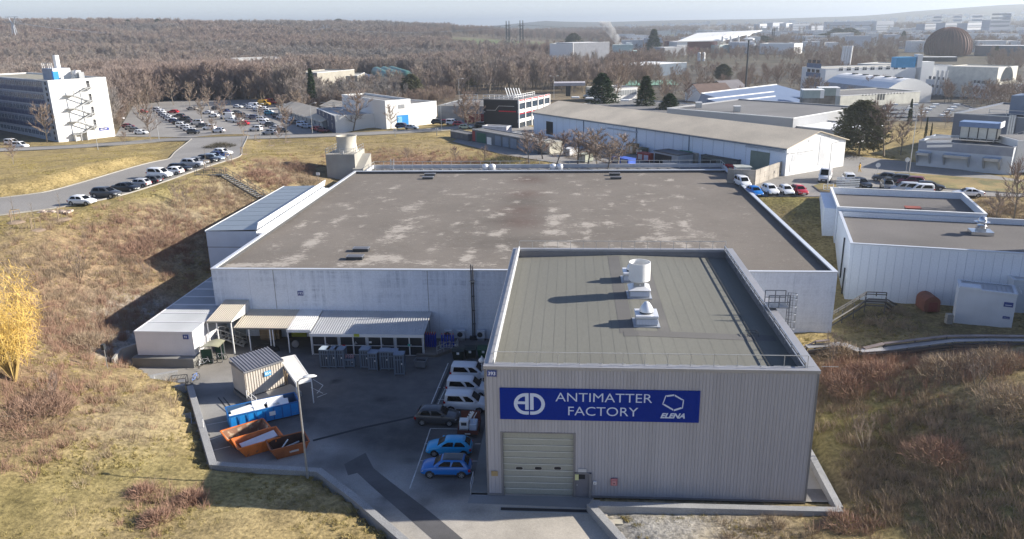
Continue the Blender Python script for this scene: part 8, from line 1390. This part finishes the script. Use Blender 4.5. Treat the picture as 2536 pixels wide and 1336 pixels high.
TL=[(118,354,98,'bare tree with round crown in front of the office block'),(34,408,60,'small bare tree on the grass at the left edge'),(374,350,95,'tall bare tree with pale limbs at the car park entrance'),(310,362,38,'small bare shrubby tree below the car park entrance'),(345,290,70,'bare tree right behind the red car at the back of the car park'),(395,272,60,'bare tree above the first white van of the left row'),(470,268,62,'bare tree behind the second row of the car park'),(520,275,60,'pale bare tree between the middle rows of the car park'),(524,335,42,'small bare tree at the front edge of the car park'),(300,300,70,'bare tree beside the office end wall'),(280,312,70,'bare tree nearest the office end wall'),(572,262,60,'bare tree at the back edge of the car park, left of the middle'),(620,255,62,'bare tree at the back edge of the car park, near the yellow van'),(700,300,55,'leafless tree in front of the barrack'),(708,336,66,'young leafless tree at the front right of the car park'),(650,300,40,'small leafless tree in the right rows of the car park'),(874,326,100,'dark spreading bare tree in front of the white-ended two-storey block'),(968,322,62,'slim bare tree before the white hall with the blue door'),(1148,320,95,'first slim bare tree left of the black gable building'),(1160,322,85,'second slim bare tree left of the black gable building'),(1172,325,75,'slim leaning bare tree beside the black gable building'),(1075,300,45,'bushy bare tree right of the white hall extension'),(1345,395,95,'bare thorny tree in front of the cream cabin'),(1310,405,85,'lower bare tree left of the cream cabin'),(1378,408,110,'thorny bare tree overlapping the cream cabin'),(1430,410,120,'thin thorny tree between cabin and tin shed'),(1480,420,135,'wide reddish thorny tree left of the shed clutter'),(1530,415,120,'reddish thorny tree against the long blue wall'),(1748,248,62,'dark bare tree in front of the brown-roofed house'),(1700,262,60,'bare tree right of the big conifer'),(1640,255,58,'bare tree between the two big conifers'),(1838,262,42,'bare tree at the foot of the tall mast'),(2190,388,140,'big pale bare tree right of the dark pine'),(2230,385,85,'bare tree near the street by the plant front'),(2510,545,150,'bare tree with ivy at the right edge'),(2465,560,90,'bushy bare tree left of the one at the right edge'),(1520,262,108,'gnarled bare tree behind the big conifer'),(460,520,48,'thin sapling on the bank below the parked cars'),(690,352,40,'slim young tree on the verge left of the cooling tower'),(1010,400,36,'small grey shrub tree behind the white hall, left'),(1130,402,40,'small grey shrub tree behind the white hall, centre'),(1200,404,42,'small grey shrub tree behind the white hall, right'),(2280,320,60,'bare tree beside the skylight roof'),(1455,412,110,'dense thorny tree behind the vents on the back roof strip'),(1505,425,105,'low reddish thorny tree right of the widest one'),(430,262,70,'bare tree behind the white vans at the back of the left row'),(500,300,55,'bare tree standing among the second row of cars'),(555,300,60,'bare tree standing among the middle row of cars'),(600,330,50,'bare tree at the front of the middle rows'),(660,250,62,'bare tree behind the red van at the park corner'),(740,285,60,'bare tree against the long barrack wall'),(2340,318,45,'small bare tree left of the plant building'),(260,340,60,'bare tree before the right end of the office end wall')]
for i,(px,py,hp,lab) in enumerate(TL):plant(BT[i % 4],px,py,hp*1.12,10.5,lab,wide=1.9 if 'thorny' in lab else 1.35 if 'spreading' in lab else 1.1) if 'thorny' not in lab else plant(BT[i % 4],px,py,hp*.82,10.5,lab,wide=1.8)
for i,(px,py,hp,lab) in enumerate(((195,695,92,'pale multi-stemmed shrub on the bank near the yellow willow'),(365,690,60,'pale leaning shrub at the edge of the hall shadow'),(2145,1120,130,'pale many-stemmed shrub on the right bank below the pipe rack'),(2420,960,120,'tall twiggy shrub on the right bank, near the edge'),(2060,900,95,'straw-brown twiggy shrub by the right corner of the grey hall'),(2310,1080,70,'reddish twiggy shrub in the middle of the right bank'),(440,505,60,'thin grey shrub below the bank road'),(2180,820,50,'pale twigs in front of the covered pipe rack'),(130,1010,110,'pale arching shrub below the yellow willow'))):plant(MS[i % 2],px,py,hp,8.5,lab,'twiggy_shrub','shrub')
def conifer(seed,h,r,n,mat,dens=1.,round_=False):
    random.seed(seed);T_,C_=MB(),MB();limb(T_,(0,0,-.3),(0,0,h*.95),h*.02,.03)
    for i in range(n):
        f=random.random()**.8;z=h*(.12+.86*f);rr=(r*(1-f)**.75 if not round_ else r*math.sqrt(max(.05,1-(2*f-.85)**2*.75)))*random.uniform(.55,1.08);a_=random.random()*6.283;c=Vector((math.cos(a_)*rr,math.sin(a_)*rr,z-rr*.18));base=Vector((0,0,z+.2))
        if i % 4 == 0:limb(T_,base,c,.05,.015)
        for k in range(int(9*dens)):g=random.uniform(.55,1.03);p=base.lerp(c,g)+Vector((random.uniform(-.35,.35),random.uniform(-.35,.35),random.uniform(-.2,.2)));sliver(C_,p,Vector((math.cos(a_)*.8+random.uniform(-.8,.8),math.sin(a_)*.8+random.uniform(-.8,.8),random.uniform(-.5,.35))),random.uniform(.35,.75),.26)
    A,B_=T_.mesh('trunk'),C_.mesh('crown');A.materials.append(BARK);B_.materials.append(mat);return (A,B_)
CF1,CF2,CF3=conifer(3,12,4.6,700,GRN_),conifer(5,14,3.2,620,GRN_),conifer(9,9,4.6,900,OLV,1.,True)
for px,py,hp,bh,V,lab,z,w_ in ((1490,268,84,12,CF1,'big dark spreading conifer behind the long beige roof',8,1.7),(1598,276,86,14,CF2,'tall narrow conifer right of the big spreading one',8,1.6),(1657,286,40,9,CF1,'small dark conifer right of the narrow one',8,2.0),(2128,378,135,9.5,CF3,'large dark olive bushy pine beside the long shed',8,1.0),(343,226,50,12,CF1,'lone dark conifer behind the left end of the car park',5,1.1),(1618,135,60,14,CF2,'dark evergreen left of the sloping works roof',3,1.8),(1420,112,42,9,CF3,'dark evergreen clump on the ridge left of the steam',None,1.1),(1440,118,30,9,CF3,'smaller dark evergreen beside the ridge clump',None,1),(775,262,90,14,CF2,'dark spruce between concrete halls',5,.8),(848,250,50,12,CF1,'dark fir left of the green tanks',5,.8),(1020,240,55,9,CF3,'green-brown evergreen below the green tanks',6,1),(1150,215,60,9,CF3,'dark green evergreen among bare woods right of the tanks',5,1.2),(2250,318,72,14,CF2,'narrow ivy-covered trunk behind the dark pine',8,.45),(2290,350,60,14,CF2,'ivy-covered forked trunk, left one by the plant front',8,.3),(2303,352,48,14,CF2,'ivy-covered trunk, right one by the plant front',8,.3),(1790,200,40,9,CF3,'dark evergreen left of the tall mast',5,1.1),(1885,120,30,9,CF3,'dark evergreen mass behind the works',3,2.2),(2070,108,36,9,CF3,'dark hazy evergreen clump below the apartment blocks',3,1.6),(2100,105,34,9,CF3,'second dark hazy evergreen clump below the apartment blocks',3,1.8),(2040,110,26,9,CF3,'low dark hazy evergreen clump below the apartment blocks',3,2.2),(2235,112,34,14,CF2,'dark hazy conifer left of the globe',3,1.4),(2465,145,30,12,CF1,'dark conifer right of the globe',3,1.2),(320,66,30,9,CF3,'dark round evergreen on the left skyline wood',None,.8),(372,64,24,9,CF3,'left dark evergreen of the clump on the left skyline',None,.9),(393,62,28,9,CF3,'right dark evergreen of the clump on the left skyline',None,.8),(840,58,24,9,CF3,'dark evergreen on the skyline above the middle wood',None,1.5),(890,60,20,9,CF3,'low dark evergreen row on the skyline above the middle wood',None,2)):
    plant(V,px,py+(14 if z is None else 0),hp,bh,lab,'conifer' if V is not CF3 else 'evergreen_tree','tree',z=z,wide=w_)
def flat_bush(px,py,r,h,mat,lab,n=900,sl=.8,w_=.04,name='bush',ry=None):
    m=MB();random.seed(int(px));T_=MB()
    for i in range(int(n*1.2)):
        a_,q=random.random()*6.283,random.random()**.6;q *= 1+.25*math.sin(a_*3+px)*.6;x,y=math.cos(a_)*q*r,math.sin(a_)*q*(ry or r);z=h*max(.02,1-q*q)*random.uniform(.1,.8);sliver(m,(x,y,z),(x/r*.6+random.uniform(-.5,.5),y/r*.6+random.uniform(-.5,.5),random.uniform(.1,1)),sl*random.uniform(.5,1.2),w_)
    for i in range(10):limb(T_,(random.uniform(-.4,.4)*r,random.uniform(-.4,.4)*r,-.2),(random.uniform(-.6,.6)*r,random.uniform(-.6,.6)*r,h*.7),.03,.01)
    p=hit(px,py);t=thing(name,lab,'bush',p);m.build('twigs',mat,t);T_.build('stems',TWT,t);return t
DKB=twigmat('hedge_dark',(.10,.075,.055),(.07,.065,.04))
for a_ in ((545,366,3.6,1.3,DKB,'dark rounded bush at the top of the bank road',1500),(380,600,4.2,1.6,BRR,'largest red-brown bush on the left bank',2200),(330,625,3.5,1.4,BRR,'red-brown bush left of the largest one',1600),(640,440,3.0,1.8,BRR,'red-brown bush right of the footbridge',1300),(735,420,3.2,1.8,BRR,'reddish bush left of the cooling tower',1300),(690,455,3,1.3,BRR,'low reddish bush under the staircase end',900),(200,860,3.2,1.7,BRB,'brown bush right of the yellow willow',1500),(60,1040,4,1.8,BRR,'red-brown bush below the yellow willow',2000),(115,1010,2.2,1.8,BRR,'second red-brown bush below the yellow willow',1400),(350,1225,.9,.8,BRR,'small reddish bush on the lower left grass',500),(385,1290,1.0,.9,BRR,'small reddish bush near the bottom left',600),(470,1240,.9,.8,BRR,'small reddish bush right of the other two on the lower grass',500),(2090,885,2.6,1.7,BRB,'straw-brown bush at the back right corner of the grey hall',1300),(2100,960,2.4,1.3,BRR,'red bush beside the right side of the grey hall',1400),(2180,930,2.4,1.2,BRR,'reddish bush in front of the covered pipe rack',1000),(2330,1130,2.6,1.4,BRR,'dark red bush in the middle of the right bank',1400),(2360,920,3,1.6,BRB,'brown bush under the pipe rack at the right',1200),(2470,910,3,1.8,BRB,'brown bush under the pipe rack at the right edge',1200),(2090,1300,1.4,.8,BRR,'small red bush at the corner of the low walls',500),(2440,560,4.5,2.2,DKB,'dark mass of bushes right of the dark roofs',1800),(2520,600,4,2.2,DKB,'dark bushes at the right edge above the hall roof',1600),(1450,392,4,1.8,BRB,'brown bush under the thorny trees',1200),(1130,408,5,1.2,BRR,'red-brown bush row behind the white hall, middle',1500),(1010,406,5,1.2,BRR,'red-brown bush row behind the white hall, left',1500),(1250,402,4,1.6,OLV,'greenish bush behind the back roof rail',1300),(2065,388,6,1.2,DKB,'low dark hedge between the long shed and the street',1200),(2520,1000,3,1.5,BRB,'brown bush at the right edge of the picture',900),(770,455,2.5,1.2,BRB,'brown bush at the foot of the cooling tower',700)):flat_bush(a_[0],a_[1],a_[2],a_[3],a_[4],a_[5],a_[6])
# golden willow
p=hit(38,945);t=thing('golden_willow','bright golden-yellow leafless willow at the left edge','tree',p);t.scale=(1.2,1.2,1.12);T_,m=MB(),MB();random.seed(11)
for i in range(16):
    a_=i*2.4;L_=random.uniform(1.8,3.6);tip=Vector((math.cos(a_)*L_*.9-.4,math.sin(a_)*L_*.7,random.uniform(4.5,10.5)));limb(T_,(0,0,0),tip*.5,.12,.07);limb(T_,tip*.5,tip,.07,.02)
    for k in range(330):
        o_=tip*random.uniform(.35,1.05)+Vector((random.uniform(-1,1),random.uniform(-1,1),random.uniform(-.8,.8)));sliver(m,o_,(random.uniform(-.6,.6),random.uniform(-.6,.6),random.uniform(-.9,.9)),random.uniform(.5,1.2),.028)
T_.build('trunk',mt('willow_bark',(.4,.28,.1),.9),t);m.build('crown',YEL,t)
# ------------------------------------------------------------------ masses: geometry-node scatter
def clump(n,h,w_,spread,seed,lean=.5):
    random.seed(seed);m=MB()
    for i in range(n):a_,q=random.random()*6.28,random.random()**.7*spread;sliver(m,(math.cos(a_)*q,math.sin(a_)*q,-.05),(math.cos(a_)*q*.8+random.uniform(-lean,lean),math.sin(a_)*q*.8+random.uniform(-lean,lean),1),h*random.uniform(.45,1.1),w_)
    return m
def scatter(name,lab,cat,pts,scl_,meshes,kind='stuff'):
    pts=np.asarray(pts,np.float32);n=len(pts);me=bpy.data.meshes.new(name);me.vertices.add(n);me.vertices.foreach_set('co',pts.ravel());me.update()
    for nm,ty,dt in (('scl','FLOAT',scl_),('rz','FLOAT',rng.uniform(0,6.28,n)),('pick','INT',rng.integers(0,len(meshes),n))):me.attributes.new(nm,ty,'POINT').data.foreach_set('value',np.asarray(dt,np.int32 if ty == 'INT' else np.float32))
    o=link(name,me);tag(o,lab,cat,kind=kind);c=bpy.data.collections.new(name+'_source')
    for i,q in enumerate(meshes):
        s=bpy.data.objects.new(f'{name}_source',q);c.objects.link(s)
    g=bpy.data.node_groups.new(name,'GeometryNodeTree');g.interface.new_socket('Geometry',in_out='INPUT',socket_type='NodeSocketGeometry');g.interface.new_socket('Geometry',in_out='OUTPUT',socket_type='NodeSocketGeometry');N=g.nodes;L=g.links.new
    gi,go=N.new('NodeGroupInput'),N.new('NodeGroupOutput');ip=N.new('GeometryNodeInstanceOnPoints');ci=N.new('GeometryNodeCollectionInfo');ci.inputs['Collection'].default_value=c;ci.inputs['Separate Children'].default_value=True;ci.inputs['Reset Children'].default_value=True
    def at_(nm,ty):a=N.new('GeometryNodeInputNamedAttribute');a.data_type=ty;a.inputs['Name'].default_value=nm;return a.outputs['Attribute']
    cb=N.new('ShaderNodeCombineXYZ');L(at_('rz','FLOAT'),cb.inputs[2]);L(gi.outputs[0],ip.inputs['Points']);L(ci.outputs[0],ip.inputs['Instance']);ip.inputs['Pick Instance'].default_value=True;L(at_('pick','INT'),ip.inputs['Instance Index']);L(cb.outputs[0],ip.inputs['Rotation']);L(at_('scl','FLOAT'),ip.inputs['Scale']);L(ip.outputs[0],go.inputs[0])
    o.modifiers.new('scatter','NODES').node_group=g;return o
def polar(n,px0,px1,d0,d1):
    px=rng.uniform(px0,px1,n);d=np.sqrt(rng.uniform(d0**2,d1**2,n));r_=np.array([ray(a,80) for a in px]);k=d/np.hypot(r_[:,0],r_[:,1]);return r_[:,0]*k,r_[:,1]*k,px,d
def clear(x,y,mg=3.):
    ok=np.ones(len(x),bool)
    for a,b,D in EXC:
        u=np.array([b[0]-a[0],b[1]-a[1]]);L_=np.linalg.norm(u);u=u/L_;v_=np.array([-u[1],u[0]]);s_=(x-a[0])*u[0]+(y-a[1])*u[1];t_=(x-a[0])*v_[0]+(y-a[1])*v_[1];ok &= ~((s_ > -mg) & (s_ < L_+mg) & (t_ > -mg*5) & (t_ < D+mg))
    for P in (PARK,RLOT,YARDP,COURT):ok &= ~inpoly(x,y,P)
    for _,w_,P in ROADS:ok &= seg_dist(x,y,P)[0] > w_+1.5
    return ok
def merged(V): 
    m=[]
    for A,B_ in V:
        bm=bmesh.new();bm.from_mesh(A);n0=len(bm.faces);bm.from_mesh(B_);me=bpy.data.meshes.new('tree');bm.to_mesh(me);bm.free();me.materials.append(TWT);me.materials.append(B_.materials[0]);me.polygons.foreach_set('material_index',[0]*n0+[1]*(len(me.polygons)-n0));m.append(me)
    return m
TM,BM_=merged(TT),merged(BT);X_,Y_,S_,X2=[],[],[],[]
for n,a,b,c,d,s0,s1 in ((1500,-250,250,290,520,.75,1.05),(1600,240,730,360,560,.8,1.1),(11500,-250,1150,520,1200,.6,.95),(12500,-250,1110,1150,2000,.75,1.15),(500,720,1010,500,640,.7,1.),(1700,1010,1500,385,960,.75,1.05),(260,1500,1640,400,700,.6,.9),(330,1640,2250,330,620,.4,.7),(900,1500,2600,560,900,.45,.75),(2200,1500,2700,900,1500,.55,.9),(1400,1100,1620,1380,2000,.9,1.2),(2600,1350,2700,1950,3300,1.,1.6),(120,700,1000,330,420,.5,.8),(160,2350,2700,260,420,.5,.7)):
    x,y,px,dd=polar(n,a,b,c,d);ok=clear(x,y);ok &= ~((abs(px-1300) < 185) & (abs(dd-1150) < 190)) & ~((px > 2230) & (px < 2460) & (dd < 860) & (dd > 560)) & ~((px > 1660) & (px < 1990) & (dd > 560) & (dd < 700)) & ~((px > 860) & (px < 1030) & (dd > 430) & (dd < 560)) & ~((px > 1360) & (px < 1500) & (dd > 540) & (dd < 640)) & ~((px > 240) & (px < 460) & (dd > 500) & (dd < 672));(X2.append(np.stack([x[ok],y[ok],rng.uniform(s0,s1,ok.sum())*1.45])) if a >= 1350 or a == 1500 else (X_.append(x[ok]),Y_.append(y[ok]),S_.append(rng.uniform(s0,s1,ok.sum()))))
q2=np.concatenate(X2,1);scatter('park_trees','bare round-crowned trees among the buildings and the far plain','woods',np.stack([q2[0],q2[1],ground(q2[0],q2[1])-.2],1),q2[2],BM_)
x,y,s_=map(np.concatenate,(X_,Y_,S_));d_=np.hypot(x,y);nearw=d_ < 900
nz_=np.sin(x*.011+np.sin(y*.008)*2)*np.sin(y*.0125+np.sin(x*.006)*2);gap=(nz_ < -.45) & (d_ > 620) & (rng.random(len(x)) < .8);x,y,s_=x[~gap],y[~gap],s_[~gap];s_=s_*(1+.18*np.sin(x*.03)*np.sin(y*.04));z=ground(x,y)-.2;scatter('woodland','brown leafless winter woods covering the hills behind the buildings','woods',np.stack([x,y,z],1),s_,TM)
x,y,px,d_=polar(5200,250,1120,240,430);ok=clear(x,y,1.) & (((px < 340) & (d_ > 300)) | ((px > 340) & (px < 720) & (d_ > 345)) | ((px > 720) & (d_ > 335)));x,y=x[ok],y[ok];scatter('thicket','bare scrub and small trees along the edge of the woods','scrub',np.stack([x,y,ground(x,y)-.2],1),rng.uniform(.3,.62,len(x)),BM_)
# brush and grass on the banks
def withmat(m,mat,nm):me=m.mesh(nm);me.materials.append(mat);return me
CLR=[withmat(clump(46,1.0,.035,.5,s),BRR,'clump') for s in (1,2,3)];CLB=[withmat(clump(46,.95,.035,.5,s),BRB,'clump') for s in (4,5,6)];TF=[withmat(clump(22,.26,.035,.22,s,.9),GRS,'tuft') for s in (7,8)]+[withmat(clump(22,.2,.04,.22,s,.9),GRG,'tuft') for s in (9,10)]
def gauss(L_,per): 
    o=[]
    for px,py,r,n in L_:p=hit(px,py);o.append(rng.normal(0,1,(int(n*per),2))*r*.55+np.array(p[:2]))
    P=np.concatenate(o);ok=clear(P[:,0],P[:,1],0.) & (pdist(P[:,0],P[:,1],COURT) > .9) & ~((P[:,0] > 18) & (P[:,0] < 31) & (P[:,1] > 50) & (P[:,1] < 62) & (P[:,0] < 21.5));ok &= ~((P[:,0] > HXL-9) & (P[:,0] < HXR+.5) & (P[:,1] > 104) & (P[:,1] < 160));P=P[ok];return np.concatenate([P,ground(P[:,0],P[:,1])[:,None]-.05],1)
pr_=gauss([(300,620,9,6),(380,580,7,6),(480,560,6,3),(120,800,8,5),(100,960,7,6),(200,850,7,5),(240,760,8,4),(1000,400,14,5),(1150,403,12,4),(730,420,8,5),(660,440,6,3),(2100,920,4,4),(2150,960,5,1),(2450,900,6,4),(2250,900,6,4),(560,520,6,2),(2100,1300,2,1),(470,1245,2,.5),(360,1250,3,.6),(30,1120,5,2)],27)
scatter('red_brush','red-brown leafless brush spreading over the banks','brush',pr_,rng.uniform(.6,1.3,len(pr_)),CLR)
pb_=gauss([(200,700,11,8),(320,680,8,5),(240,800,9,5),(60,700,9,4),(480,560,9,6),(560,500,8,6),(520,600,6,3),(600,470,7,4),(330,980,7,2),(700,440,7,4),(780,440,5,3),(2200,1000,7,4),(2400,1000,7,4),(2480,1150,6,4),(2150,1150,5,3),(2300,1250,6,4),(2480,1280,5,3),(2200,800,6,2),(2450,520,8,3),(900,395,12,3),(1250,395,8,2),(2050,1000,3,2),(150,560,5,1),(450,470,5,1),(250,1130,6,.8),(1900,1320,5,1)],42)
scatter('brown_brush','straw-brown dead brush spreading over the banks','brush',pb_,rng.uniform(.5,1.15,len(pb_)),CLB)
n=210000;x,y=rng.uniform(-125,75,n),rng.uniform(26,215,n);keep=rng.random(n) < np.clip(70/np.hypot(x,y),.15,1);x,y=x[keep],y[keep];ok=clear(x,y,.3) & (pdist(x,y,COURT) > .8) & ~((x > HXL-9) & (x < HXR+.5) & (y > 86) & (y < 160)) & ~((x > XL-2) & (x < 21.5) & (y > 53) & (y < 90)) & (np.sin(x*.6+np.sin(y*.5)*2)+rng.normal(0,.7,len(x)) > -.8);x,y=x[ok],y[ok]
scatter('grass_tufts','dry straw and olive grass tufts on the banks','grass',np.stack([x,y,ground(x,y)-.02],1),rng.uniform(.6,1.5,len(x)),TF)
# steam
def vol(name,dens,col,noise=None,aniso=0.):
    m=bpy.data.materials.new(name);m.use_nodes=True;t=m.node_tree;N=t.nodes;N.remove(N['Principled BSDF']);v_=N.new('ShaderNodeVolumePrincipled');v_.inputs['Color'].default_value=(*col,1);v_.inputs['Density'].default_value=dens;v_.inputs['Anisotropy'].default_value=aniso;t.links.new(v_.outputs[0],N['Material Output'].inputs['Volume'])
    if noise:
        n_=N.new('ShaderNodeTexNoise');n_.inputs['Scale'].default_value=noise;n_.inputs['Detail'].default_value=3;tc=N.new('ShaderNodeTexCoord');t.links.new(tc.outputs['Object'],n_.inputs['Vector']);r_=N.new('ShaderNodeMapRange');r_.inputs[1].default_value=.42;r_.inputs[2].default_value=.7;r_.inputs[4].default_value=dens;t.links.new(n_.outputs['Fac'],r_.inputs[0]);t.links.new(r_.outputs[0],v_.inputs['Density'])
    return m
for nm,pos,h_,dx,r_,dn in (('steam',at(1540,126,12),26,-18,4,.4),('steam',at(1775,120,12),20,-6,7,.03)):
    pts=[Vector((dx*(i/7)**1.3,0,h_*i/7)) for i in range(8)];m=MB();n=12;m.add([tuple(p+Vector(((r_+r_*1.2*i/7)*(.7+.1*(i % 2))*math.cos(2*PI*j/n),(r_+r_*1.2*i/7)*.7*math.sin(2*PI*j/n),0))) for i,p in enumerate(pts) for j in range(n)],[(i*n+j,i*n+(j+1) % n,(i+1)*n+(j+1) % n,(i+1)*n+j) for i in range(7) for j in range(n)]+[tuple(range(n-1,-1,-1)),tuple(range(7*n,8*n))]);o=m.build(nm,vol('steam_vapour%d' % int(dn*100),dn,(.95,.95,.95),.16),None,pos);tag(o,'white steam plume drifting left from the pale cooling tower' if dn > .1 else 'faint steam drifting above the sloping works roof','steam',kind='stuff')
# air
hz=MB().box(-13500,13500,-1500,13500,-9,135).build('haze',vol('haze_air',1.9e-4,(.82,.91,1.0),None,.5));tag(hz,'thin bluish haze filling the air over the plain','haze',kind='stuff')
